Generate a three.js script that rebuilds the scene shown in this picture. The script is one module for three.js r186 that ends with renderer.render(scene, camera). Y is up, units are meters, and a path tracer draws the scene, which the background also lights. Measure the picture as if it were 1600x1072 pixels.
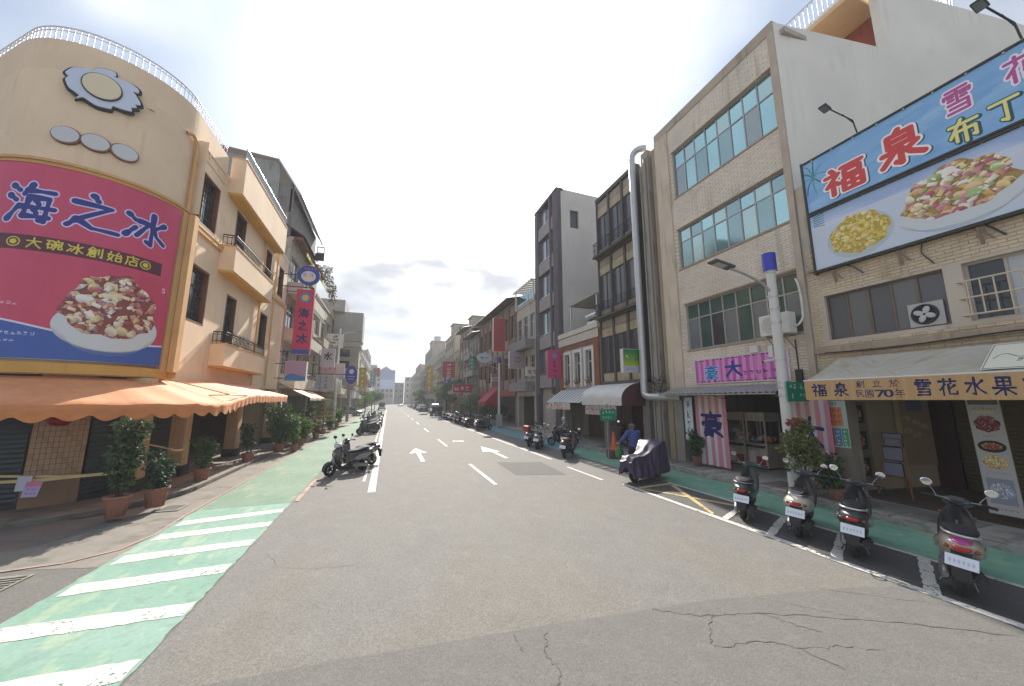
import * as THREE from 'three';
import { mergeGeometries } from 'three/addons/utils/BufferGeometryUtils.js';
import { MarchingCubes } from 'three/addons/objects/MarchingCubes.js';
import { RoundedBoxGeometry } from 'three/addons/geometries/RoundedBoxGeometry.js';

// ---------------------------------------------------------------- camera, sky, sun, exposure
const scene = new THREE.Scene();
const R2D = Math.PI / 180;
const camera = new THREE.PerspectiveCamera(86.98, 1024 / 686, 0.1, 3000);
camera.position.set(0, 2.5, 0);
camera.rotation.order = 'YXZ';
camera.rotation.y = -18.736 * R2D;
camera.rotation.x = 8.952 * R2D;
scene.add(camera);

const renderer = new THREE.WebGLRenderer({ antialias: true });
renderer.setSize(1024, 686);
renderer.toneMapping = THREE.LinearToneMapping;
renderer.toneMappingExposure = 2.08;
renderer.shadowMap.enabled = true;

const SUN = new THREE.Vector3(0.178, 0.72, -1).normalize();
const sun = new THREE.DirectionalLight(new THREE.Color(1, 0.94, 0.84), 4.3);
sun.position.copy(SUN).multiplyScalar(120);
sun.castShadow = true;
sun.shadow.radius = 1.2;
sun.shadow.mapSize.set(4096, 4096);
Object.assign(sun.shadow.camera, { left: -60, right: 60, top: 60, bottom: -60, near: 1, far: 400 });
scene.add(sun); scene.add(sun.target);

// ---------------------------------------------------------------- random, noise
function mulberry(a) { return () => { a = (a + 0x6d2b79f5) | 0; let t = Math.imul(a ^ (a >>> 15), 1 | a); t = (t + Math.imul(t ^ (t >>> 7), 61 | t)) ^ t; return ((t ^ (t >>> 14)) >>> 0) / 4294967296; }; }
let rnd = mulberry(7);
const rr = (a, b) => a + (b - a) * rnd();
function hash(x, y, s) { let h = Math.imul(x, 374761393) ^ Math.imul(y, 668265263) ^ Math.imul(s, 2147483647 - 97); h = Math.imul(h ^ (h >>> 13), 1274126177); return ((h ^ (h >>> 16)) >>> 0) / 4294967296; }
// value noise that repeats every `per` cells
function vnoise(x, y, per, s) {
  const xi = Math.floor(x), yi = Math.floor(y), fx = x - xi, fy = y - yi, m = (v) => ((v % per) + per) % per;
  const u = fx * fx * (3 - 2 * fx), v = fy * fy * (3 - 2 * fy);
  const a = hash(m(xi), m(yi), s), b = hash(m(xi + 1), m(yi), s), c = hash(m(xi), m(yi + 1), s), d = hash(m(xi + 1), m(yi + 1), s);
  return a + (b - a) * u + (c - a) * v + (a - b - c + d) * u * v;
}
function fbm(x, y, per, oct, s) { let t = 0, a = 0.5, n = 0; for (let i = 0; i < oct; i++) { t += a * vnoise(x, y, per, s + i); n += a; a *= 0.5; x *= 2; y *= 2; per *= 2; } return t / n; }
const clamp = (v, a = 0, b = 1) => Math.min(b, Math.max(a, v));
const smooth = (a, b, x) => { const t = clamp((x - a) / (b - a)); return t * t * (3 - 2 * t); };

// ---------------------------------------------------------------- the sky: bright veil of thin cloud round the sun, pale blue away from it, a few grey banks low down
{
  const BANKS = [[-1.363, 0.336, 0.2, 0.045], [-1.641, 0.262, 0.13, 0.07], [-1.598, 0.33, 0.07, 0.025], [-0.224, 0.534, 0.25, 0.06], [-2.9, 0.25, 0.2, 0.05], [-2.3, 0.2, 0.15, 0.04], [0.6, 0.24, 0.2, 0.05], [1.4, 0.22, 0.16, 0.05], [2.3, 0.26, 0.2, 0.05], [-0.4, 0.22, 0.15, 0.04]];
  const W = 1024, H = 512, data = new Float32Array(W * H * 4);
  for (let j = 0; j < H; j++) for (let i = 0; i < W; i++) {
    const u = (i + 0.5) / W, v = (j + 0.5) / H, el = (v - 0.5) * Math.PI, az = (u - 0.5) * 2 * Math.PI;
    const dx = Math.cos(el) * Math.cos(az), dy = Math.sin(el), dz = Math.cos(el) * Math.sin(az);
    const a = Math.acos(clamp(dx * SUN.x + dy * SUN.y + dz * SUN.z, -1, 1));
    const e = Math.max(dy, 0);
    let c = [0.19 + 0.24 * Math.exp(-e * 5), 0.245 + 0.2 * Math.exp(-e * 5), 0.345 + 0.12 * Math.exp(-e * 5)];
    // thin high cloud
    const px = dx / (e + 0.35), pz = dz / (e + 0.35);
    const veil = smooth(0.42, 0.74, fbm(px * 2.2 + 27, pz * 2.2 + 20, 4096, 5, 11)) * 0.7;
    c = c.map((q, k) => q + ([0.57, 0.582, 0.6][k] - q) * veil);
    const glow = 1.7 * Math.exp(-((a / 0.29) ** 2)) + 0.36 * Math.exp(-((a / 0.41) ** 2)) + 0.05 * Math.exp(-a / 0.9);
    c = c.map((q, k) => q + glow * [1, 0.985, 0.96][k]);
    // grey cloud banks low over the horizon
    let bank = 0; const nz = 0.9 * (fbm(az * 11 + 60, el * 30 + 40, 4096, 5, 31) - 0.5);
    for (const [ca, ce, cw, ch] of BANKS) { let d = az - ca; d -= 2 * Math.PI * Math.round(d / (2 * Math.PI)); bank = Math.max(bank, smooth(-0.7, 1.5, 1.15 - 0.55 * (d / cw) ** 2 - 0.6 * ((el - ce) / ch) ** 2 + nz * 3.2)); }
    c = c.map((q, k) => q + ([0.335, 0.35, 0.375][k] - q) * 0.96 * bank);
    const o = (j * W + i) * 4;
    data[o] = c[0]; data[o + 1] = c[1]; data[o + 2] = c[2]; data[o + 3] = 1;
  }
  const t = new THREE.DataTexture(data, W, H, THREE.RGBAFormat, THREE.FloatType);
  t.mapping = THREE.EquirectangularReflectionMapping; t.magFilter = THREE.LinearFilter; t.minFilter = THREE.LinearFilter; t.wrapS = THREE.RepeatWrapping; t.needsUpdate = true;
  scene.background = t; scene.environment = t;
}

// ---------------------------------------------------------------- naming and tree helpers
const used = new Map(), origin = new WeakMap();
function numbered(n) { const k = used.get(n) ?? 0; used.set(n, k + 1); return k ? n + '_' + String(k).padStart(3, '0') : n; }
function thing(name, label, category, [x, y, z] = [0, 0, 0], turn = 0, group) {
  const o = new THREE.Group(); o.name = numbered(name); o.position.set(x, y, z); o.rotation.y = turn; scene.add(o);
  o.userData = { label, category }; if (group) o.userData.group = group;
  origin.set(o, [x, y, z]); return o;
}
// part given in world coordinates (thing must have no turn) / in local coordinates
function part(parent, name, geo, m, label) {
  const [x, y, z] = origin.get(parent); geo.translate(-x, -y, -z);
  const o = new THREE.Mesh(geo, m); o.name = name; parent.add(o); origin.set(o, [x, y, z]);
  if (label) o.userData.label = label; return o;
}
function lpart(parent, name, geo, m, label) { const o = new THREE.Mesh(geo, m); o.name = name; parent.add(o); origin.set(o, [0, 0, 0]); if (label) o.userData.label = label; return o; }
function struct(name, geo, m) { const o = new THREE.Mesh(geo, m); o.name = numbered(name); o.userData.kind = 'structure'; scene.add(o); origin.set(o, [0, 0, 0]); return o; }
function solo(name, label, category, geo, m, pos = [0, 0, 0], group) {
  const o = new THREE.Mesh(geo, m); o.name = numbered(name); geo.translate(-pos[0], -pos[1], -pos[2]); o.position.set(...pos); scene.add(o); o.userData = { label, category }; if (group) o.userData.group = group; origin.set(o, pos); return o;
}
function copy(root, pos, turn, label, group) {
  const r = root.clone(); r.name = numbered(root.name.replace(/_\d\d\d$/, '')); r.userData = { ...root.userData }; scene.add(r); r.position.set(...pos); if (turn !== undefined) r.rotation.y = turn;
  if (label) r.userData.label = label; if (group) r.userData.group = group; return r;
}

// ---------------------------------------------------------------- geometry helpers
function clean(g) { const q = g.index ? g.toNonIndexed() : g; for (const k of Object.keys(q.attributes)) if (!['position', 'normal', 'uv', 'color'].includes(k)) q.deleteAttribute(k); return q; }
function mg(list) {
  list = list.filter(Boolean).map(clean);
  const col = list.some((g) => g.attributes.color);
  if (col) for (const g of list) if (!g.attributes.color) g.setAttribute('color', new THREE.BufferAttribute(new Float32Array(g.attributes.position.count * 3).fill(1), 3));
  const g = mergeGeometries(list); if (!g) throw new Error('merge failed'); return g;
}
// box between bounds, uv in metres
function bx(x0, x1, y0, y1, z0, z1) {
  const g = new THREE.BoxGeometry(Math.abs(x1 - x0), Math.abs(y1 - y0), Math.abs(z1 - z0));
  g.translate((x0 + x1) / 2, (y0 + y1) / 2, (z0 + z1) / 2); return wuv(g);
}
// world-aligned uv in metres by dominant normal
function wuv(g, k = 1) {
  g = clean(g); const p = g.attributes.position, n = g.attributes.normal, uv = new Float32Array(p.count * 2);
  for (let i = 0; i < p.count; i++) {
    const ax = Math.abs(n.getX(i)), ay = Math.abs(n.getY(i)), az = Math.abs(n.getZ(i));
    let u, v; if (ay > ax && ay > az) { u = p.getX(i); v = p.getZ(i); } else if (ax > az) { u = p.getZ(i); v = p.getY(i); } else { u = p.getX(i); v = p.getY(i); }
    uv[2 * i] = u * k; uv[2 * i + 1] = v * k;
  }
  g.setAttribute('uv', new THREE.BufferAttribute(uv, 2)); return g;
}
function rbox(w, h, d, r = 0.02, seg = 2) { return clean(new RoundedBoxGeometry(w, h, d, seg, Math.min(r, w / 2.01, h / 2.01, d / 2.01))); }
const V = (x, y, z) => new THREE.Vector3(x, y, z);
function cyl(a, b, r0, r1 = r0, seg = 12, open = false) {
  const A = V(...a), Bv = V(...b), d = Bv.clone().sub(A), g = new THREE.CylinderGeometry(r1, r0, d.length(), seg, 1, open);
  g.applyQuaternion(new THREE.Quaternion().setFromUnitVectors(V(0, 1, 0), d.clone().normalize())); const m = A.add(Bv).multiplyScalar(0.5); g.translate(m.x, m.y, m.z); return clean(g);
}
function tube(pts, r, seg = 8, n = 0) { const c = new THREE.CatmullRomCurve3(pts.map((p) => V(...p)), false, 'catmullrom', 0.3); return clean(new THREE.TubeGeometry(c, n || pts.length * 5, r, seg)); }
// bars along a polyline with mitred-looking overlaps
function bars(pts, r, seg = 6) { const l = []; for (let i = 0; i + 1 < pts.length; i++) l.push(cyl(pts[i], pts[i + 1], r, r, seg)); return mg(l); }
// closed rings of equal count -> skin with caps
function loft(rings, caps = true, closed = true) {
  const n = rings[0].length, pos = [], idx = [], uv = [];
  rings.forEach((r, j) => r.forEach((p, i) => { pos.push(p[0], p[1], p[2]); uv.push(i / n, j / (rings.length - 1)); }));
  const m = closed ? n : n - 1;
  for (let j = 0; j + 1 < rings.length; j++) for (let i = 0; i < m; i++) { const a = j * n + i, b = j * n + (i + 1) % n; idx.push(a, b, a + n, b, b + n, a + n); }
  const g = new THREE.BufferGeometry(); g.setAttribute('position', new THREE.Float32BufferAttribute(pos, 3)); g.setAttribute('uv', new THREE.Float32BufferAttribute(uv, 2)); g.setIndex(idx); g.computeVertexNormals();
  const list = [clean(g)];
  if (caps && closed) for (const [r, s] of [[rings[0], -1], [rings[rings.length - 1], 1]]) {
    const c = [0, 1, 2].map((k) => r.reduce((t, p) => t + p[k], 0) / n), q = [], quv = [];
    for (let i = 0; i < n; i++) { const a = r[i], b = r[(i + 1) % n]; q.push(...c, ...(s > 0 ? a : b), ...(s > 0 ? b : a)); quv.push(0, 0, 0, 0, 0, 0); }
    const h = new THREE.BufferGeometry(); h.setAttribute('position', new THREE.Float32BufferAttribute(q, 3)); h.setAttribute('uv', new THREE.Float32BufferAttribute(quv, 2)); h.computeVertexNormals(); list.push(h);
  }
  return mg(list);
}
// superellipse ring in the plane x = const
function ringX(x, cy, hy, hz, n = 2.5, seg = 20, cz = 0) { const o = []; for (let i = 0; i < seg; i++) { const t = i / seg * 2 * Math.PI, c = Math.cos(t), s = Math.sin(t); o.push([x, cy + hy * Math.sign(s) * Math.abs(s) ** (2 / n), cz + hz * Math.sign(c) * Math.abs(c) ** (2 / n)]); } return o; }
function ringY(y, cx, hx, hz, n = 2.5, seg = 20, cz = 0) { const o = []; for (let i = 0; i < seg; i++) { const t = i / seg * 2 * Math.PI, c = Math.cos(t), s = Math.sin(t); o.push([cx + hx * Math.sign(c) * Math.abs(c) ** (2 / n), y, cz - hz * Math.sign(s) * Math.abs(s) ** (2 / n)]); } return o; }
function lathe(pts, seg = 20) { return clean(new THREE.LatheGeometry(pts.map((p) => new THREE.Vector2(p[0], p[1])), seg)); }
function flat(pts, y = 0) { // polygon on the ground, [x, z] points
  const s = new THREE.Shape(pts.map(([x, z]) => new THREE.Vector2(x, -z))), g = new THREE.ShapeGeometry(s); g.rotateX(-Math.PI / 2); g.translate(0, y, 0); return wuv(g);
}
function chip(pts, amp = 0.012, step = 0.09) { // polygon with small chips along its edges
  const o = []; for (let i = 0; i < pts.length; i++) { const a = pts[i], b = pts[(i + 1) % pts.length], l = Math.hypot(b[0] - a[0], b[1] - a[1]), n = Math.min(160, Math.max(1, Math.round(l / step))); for (let k = 0; k < n; k++) { const f = k / n, j = k ? amp : amp * 0.5; o.push([a[0] + (b[0] - a[0]) * f + j * 2 * (rnd() - 0.5), a[1] + (b[1] - a[1]) * f + j * 2 * (rnd() - 0.5)]); } } return o;
}
const rectG = (x0, x1, z0, z1, y = 0) => flat([[x0, z0], [x1, z0], [x1, z1], [x0, z1]], y);
function ribbon(pts, w, y) { // strip of width w on the ground along [x, z, optional width]
  const pos = [], idx = [];
  pts.forEach((p, i) => { const a = pts[Math.max(0, i - 1)], b = pts[Math.min(pts.length - 1, i + 1)], dx = b[0] - a[0], dz = b[1] - a[1], l = Math.hypot(dx, dz) || 1, h = (p[2] ?? w) / 2; pos.push(p[0] + dz / l * h, y, p[1] - dx / l * h, p[0] - dz / l * h, y, p[1] + dx / l * h); });
  for (let i = 0; i + 1 < pts.length; i++) { const a = 2 * i; idx.push(a, a + 1, a + 2, a + 1, a + 3, a + 2); }
  const g = new THREE.BufferGeometry(); g.setAttribute('position', new THREE.Float32BufferAttribute(pos, 3)); g.setIndex(idx); g.computeVertexNormals();
  const n = g.attributes.normal; for (let i = 0; i < n.count; i++) n.setXYZ(i, 0, 1, 0);
  g.setAttribute('uv', new THREE.Float32BufferAttribute(new Float32Array(pos.length / 3 * 2), 2)); return wuv(g);
}
function tint(g, fn) { const p = g.attributes.position, c = new Float32Array(p.count * 3); for (let i = 0; i < p.count; i++) { const v = fn(p.getX(i), p.getY(i), p.getZ(i)); c[3 * i] = v[0]; c[3 * i + 1] = v[1]; c[3 * i + 2] = v[2]; } g.setAttribute('color', new THREE.BufferAttribute(c, 3)); return g; }
const solid = (g, c) => tint(g, () => c);
function flip(g) { g = clean(g); for (const k of Object.keys(g.attributes)) { const a = g.attributes[k], s = a.itemSize, q = a.array; for (let i = 0; i < a.count; i += 3) for (let c = 0; c < s; c++) { const t = q[(i + 1) * s + c]; q[(i + 1) * s + c] = q[(i + 2) * s + c]; q[(i + 2) * s + c] = t; } } return g; }
// facades: s runs down the street (s = -z), d points out of the wall
const RF = { X: 11, out: -1 }, LF = { X: -6.3, out: 1 };
const fb = (F, s0, s1, y0, y1, d0, d1) => bx(F.X + F.out * d0, F.X + F.out * d1, y0, y1, -s0, -s1);
const fp = (F, s, y, d) => [F.X + F.out * d, y, -s];
function wall(F, s0, s1, y0, y1, holes, d0, d1) {
  const sh = new THREE.Shape([new THREE.Vector2(s0, y0), new THREE.Vector2(s1, y0), new THREE.Vector2(s1, y1), new THREE.Vector2(s0, y1)]);
  for (const [a, b, c, d] of holes) sh.holes.push(new THREE.Path([new THREE.Vector2(a, c), new THREE.Vector2(a, d), new THREE.Vector2(b, d), new THREE.Vector2(b, c)]));
  let g = clean(new THREE.ExtrudeGeometry(sh, { depth: d1 - d0, bevelEnabled: false })); g.translate(0, 0, d0);
  return wuv(place(g, F));
}
function place(g, F) { // from (s, y, d) to the world
  g.applyMatrix4(new THREE.Matrix4().set(0, 0, F.out, F.X, 0, 1, 0, 0, -1, 0, 0, 0, 0, 0, 0, 1)); return F.out < 0 ? flip(g) : g;
}
// ---------------------------------------------------------------- textures and materials
function dtex(n, fn, srgb = true) {
  const d = new Uint8Array(n * n * 4);
  for (let j = 0; j < n; j++) for (let i = 0; i < n; i++) { const v = fn(i / n, j / n, i, j), o = (j * n + i) * 4; if (typeof v === 'number') d[o] = d[o + 1] = d[o + 2] = clamp(v) * 255; else { d[o] = clamp(v[0]) * 255; d[o + 1] = clamp(v[1]) * 255; d[o + 2] = clamp(v[2]) * 255; } d[o + 3] = 255; }
  const t = new THREE.DataTexture(d, n, n); t.wrapS = t.wrapT = THREE.RepeatWrapping; t.magFilter = THREE.LinearFilter; t.minFilter = THREE.LinearMipmapLinearFilter; t.generateMipmaps = true; if (srgb) t.colorSpace = THREE.SRGBColorSpace; t.needsUpdate = true; return t;
}
const sized = (t, m, m2 = m) => { const q = t.clone(); q.repeat.set(1 / m, 1 / m2); q.needsUpdate = true; return q; };
const TX = {};
TX.asphalt = dtex(1024, (u, v, i, j) => { const a = fbm(u * 8, v * 8, 8, 3, 3), b = hash(i >> 1, j >> 1, 5), c = vnoise(u * 160, v * 160, 160, 9); let q = 0.74 + 0.05 * (a - 0.5) + 0.15 * (c - 0.5) + 0.1 * (b - 0.5); if (b > 0.985) q += 0.16; if (b < 0.03) q -= 0.16; return [q, q * 0.985, q * 0.96]; });
TX.concrete = dtex(1024, (u, v, i, j) => { const a = fbm(u * 4, v * 4, 4, 6, 21), b = fbm(u * 24, v * 24, 24, 3, 25), s = smooth(0.58, 0.75, fbm(u * 7, v * 7, 7, 4, 28)); const q = 0.86 + 0.16 * (a - 0.5) + 0.1 * (b - 0.5) - 0.12 * s + 0.05 * (hash(i, j, 2) - 0.5); return [q, q * 0.99, q * 0.97]; });
TX.plaster = dtex(1024, (u, v, i, j) => { const a = fbm(u * 5, v * 5, 5, 5, 41), st = fbm(u * 26, v * 3, 1024, 4, 45), q = 0.94 + 0.1 * (a - 0.5) - 0.05 * smooth(0.56, 0.82, st) * smooth(0.4, 0.6, a) + 0.04 * (hash(i, j, 4) - 0.5); return [q, q * 0.985, q * 0.96]; });
TX.grime = dtex(1024, (u, v, i, j) => { const a = fbm(u * 4, v * 4, 4, 5, 51), st = smooth(0.5, 0.8, fbm(u * 30, v * 2, 1024, 5, 55)), q = 0.92 + 0.14 * (a - 0.5) - 0.11 * st * smooth(0.35, 0.65, fbm(u * 3, v * 3, 3, 3, 58)); return [q, q * 0.96 - 0.01 * st, q * 0.9 - 0.04 * st]; });
TX.paint = dtex(512, (u, v, i, j) => { const a = fbm(u * 6, v * 6, 6, 5, 61), w = smooth(0.62, 0.72, fbm(u * 22, v * 22, 22, 4, 65)), q = 0.94 + 0.14 * (a - 0.5) - 0.1 * w + 0.06 * (hash(i, j, 3) - 0.5); return [q, q * 0.99, q * 0.97]; });
TX.lane = dtex(1024, (u, v, i, j) => { const a = fbm(u * 5, v * 5, 5, 5, 71), w = smooth(0.58, 0.74, fbm(u * 14, v * 5, 1024, 4, 75)), c = vnoise(u * 120, v * 120, 120, 79), d = smooth(0.6, 0.7, fbm(u * 30, v * 30, 30, 3, 77)); return [0.84 + 0.18 * (a - 0.5) + 0.14 * w - 0.05 * d + 0.06 * (c - 0.5), 0.9 + 0.1 * (a - 0.5) + 0.06 * w - 0.05 * d + 0.06 * (c - 0.5), 0.86 + 0.14 * (a - 0.5) + 0.02 * w - 0.05 * d + 0.06 * (c - 0.5)]; });
TX.wear = dtex(1024, (u, v, i, j) => { const a = fbm(u * 9, v * 9, 9, 4, 131), b = fbm(u * 70, v * 70, 70, 3, 135); return smooth(0.25, 0.31, b + 0.5 * (0.6 - a)) > 0.5 ? 1 : 0; }, false);
TX.cloth = dtex(256, (u, v, i, j) => 0.9 + 0.1 * (fbm(u * 8, v * 8, 8, 4, 81) - 0.5) + 0.05 * (hash(i, j, 8) - 0.5));
TX.rough = dtex(256, (u, v) => 0.75 + 0.4 * (fbm(u * 8, v * 8, 8, 4, 91) - 0.5), false);
TX.bump = dtex(512, (u, v, i, j) => 0.5 + 0.7 * (fbm(u * 32, v * 32, 32, 4, 95) - 0.5) + 0.25 * (hash(i, j, 6) - 0.5), false);
const lin = (h) => new THREE.Color(h);
function M(color, o = {}) {
  const { tex, size = 3, bump, ...rest } = o;
  const m = new THREE.MeshPhysicalMaterial({ roughness: 0.85, side: THREE.DoubleSide, ...rest });
  if (Array.isArray(color)) m.color.setRGB(...color); else m.color.set(color);
  if (tex) m.map = sized(TX[tex], size);
  if (bump) { m.bumpMap = sized(TX.bump, o.bumpSize ?? 1); m.bumpScale = bump; }
  delete m.bumpSize; return m;
}
const strip = (o) => { const { bumpSize, ...r } = o; return r; };
const mt = {
  asphalt: M([0.335, 0.326, 0.316], { tex: 'asphalt', size: 2.2, vertexColors: true, roughness: 0.92, bump: 0.004 }),
  asphaltNear: M([0.275, 0.268, 0.26], { tex: 'asphalt', size: 1.3, roughness: 0.95, bump: 0.006 }),
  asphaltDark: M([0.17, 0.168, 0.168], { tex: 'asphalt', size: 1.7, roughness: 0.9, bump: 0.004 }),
  asphaltPatch: M([0.21, 0.205, 0.2], { tex: 'asphalt', size: 1.4, roughness: 0.95, bump: 0.004 }),
  crack: M([0.1, 0.095, 0.09], { roughness: 1 }),
  white: M([0.66, 0.64, 0.6], { tex: 'paint', size: 1.7, roughness: 0.8 }),
  yellowLine: M([0.62, 0.47, 0.2], { tex: 'paint', size: 1.3, roughness: 0.85 }),
  redLine: M([0.42, 0.28, 0.24], { tex: 'paint', size: 0.9, roughness: 0.85 }),
  lane: M([0.225, 0.285, 0.225], { tex: 'lane', size: 3.1, roughness: 0.88 }),
  laneRight: M([0.25, 0.42, 0.33], { tex: 'lane', size: 3.7, roughness: 0.88 }),
  laneBars: M([0.28, 0.39, 0.34], { tex: 'lane', size: 2.7, roughness: 0.88 }),
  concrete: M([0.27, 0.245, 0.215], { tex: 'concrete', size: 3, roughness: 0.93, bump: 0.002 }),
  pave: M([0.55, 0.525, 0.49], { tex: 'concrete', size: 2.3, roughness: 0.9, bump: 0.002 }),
  floorTile: M([0.17, 0.14, 0.12], { tex: 'concrete', size: 2, roughness: 0.5 }),
  kerb: M([0.48, 0.455, 0.42], { tex: 'concrete', size: 1.3, roughness: 0.92, bump: 0.003 }),
  cream: M([0.88, 0.69, 0.5], { tex: 'plaster', size: 4.5, roughness: 0.9, bump: 0.002 }),
  creamTrim: M([0.72, 0.44, 0.2], { tex: 'plaster', size: 2.5, roughness: 0.85 }),
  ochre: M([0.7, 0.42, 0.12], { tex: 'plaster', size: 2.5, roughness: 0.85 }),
  brick: M([0.3, 0.12, 0.075], { tex: 'grime', size: 2, roughness: 0.9 }),
  wood: M([0.12, 0.06, 0.035], { tex: 'cloth', size: 0.6, roughness: 0.6 }),
  iron: M([0.03, 0.03, 0.034], { roughness: 0.5, metalness: 0.3 }),
  steel: M([0.5, 0.51, 0.52], { roughness: 0.35, metalness: 0.85 }),
  steelDull: M([0.42, 0.43, 0.44], { roughness: 0.6, metalness: 0.5, tex: 'grime', size: 1.5 }),
  alu: M([0.56, 0.56, 0.55], { roughness: 0.4, metalness: 0.6 }),
  whitePaint: M([0.76, 0.76, 0.74], { tex: 'plaster', size: 1.6, roughness: 0.55 }),
  greyPaint: M([0.38, 0.38, 0.38], { roughness: 0.6, tex: 'grime', size: 2 }),
  dark: M([0.03, 0.03, 0.032], { roughness: 0.6 }),
  black: M([0.012, 0.012, 0.013], { roughness: 0.7 }),
  rubber: M([0.02, 0.02, 0.021], { roughness: 0.92 }),
  wallWhite: M([0.56, 0.55, 0.53], { tex: 'grime', size: 6, roughness: 0.9, bump: 0.002 }),
  wallGrey: M([0.5, 0.49, 0.48], { tex: 'grime', size: 5, roughness: 0.9, bump: 0.002 }),
  wallBeige: M([0.48, 0.43, 0.36], { tex: 'grime', size: 5, roughness: 0.9, bump: 0.002 }),
  grout: M([0.66, 0.63, 0.59], { tex: 'grime', size: 3, roughness: 0.95 }),
  tile: M([0.88, 0.85, 0.82], { tex: 'grime', size: 5.3, roughness: 0.55, vertexColors: true }),
  glassTeal: M([0.3, 0.49, 0.52], { roughness: 0.06, metalness: 0.85 }),
  glassTeal2: M([0.22, 0.33, 0.35], { roughness: 0.1, metalness: 0.8 }),
  glassTeal3: M([0.34, 0.47, 0.48], { roughness: 0.12, metalness: 0.75 }),
  glassGrey: M([0.26, 0.3, 0.31], { roughness: 0.16, metalness: 0.6 }),
  glassDark: M([0.045, 0.055, 0.06], { roughness: 0.06 }),
  glassGreen: M([0.07, 0.12, 0.1], { roughness: 0.06, metalness: 0.25 }),
  clear: new THREE.MeshPhysicalMaterial({ color: 0xffffff, roughness: 0.03, transmission: 1, thickness: 0, ior: 1.45 }),
  chrome: M([0.75, 0.75, 0.76], { roughness: 0.12, metalness: 1 }),
  mirror: M([0.85, 0.87, 0.9], { roughness: 0.04, metalness: 1 }),
  terracotta: M([0.42, 0.2, 0.14], { tex: 'concrete', size: 0.7, roughness: 0.85 }),
  soil: M([0.05, 0.035, 0.025], { roughness: 1 }),
  bark: M([0.11, 0.085, 0.06], { tex: 'concrete', size: 0.5, roughness: 1, bump: 0.006 }),
  leaf: new THREE.MeshPhysicalMaterial({ vertexColors: true, roughness: 0.75, transmission: 0.3, thickness: 0, side: THREE.DoubleSide }),
  shutter: M([0.1, 0.13, 0.15], { tex: 'grime', size: 2, roughness: 0.5, metalness: 0.3 }),
  shutterDark: M([0.07, 0.06, 0.05], { tex: 'grime', size: 2, roughness: 0.45, metalness: 0.4 }),
  orange: M([0.96, 0.37, 0.13], { tex: 'cloth', size: 1.2, roughness: 0.7 }),
  pipe: M([0.7, 0.72, 0.74], { roughness: 0.4, metalness: 0.35, tex: 'plaster', size: 2 }),
};
for (const k of ['white', 'yellowLine', 'redLine']) { mt[k].alphaMap = sized(TX.wear, 2.3); mt[k].alphaTest = 0.5; }
mt.orange.side = THREE.DoubleSide; mt.orange.transmission = 0.25; mt.orange.roughness = 0.8;

const parts = (t, name, list, m) => list.map((g) => part(t, name, g, m));
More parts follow.
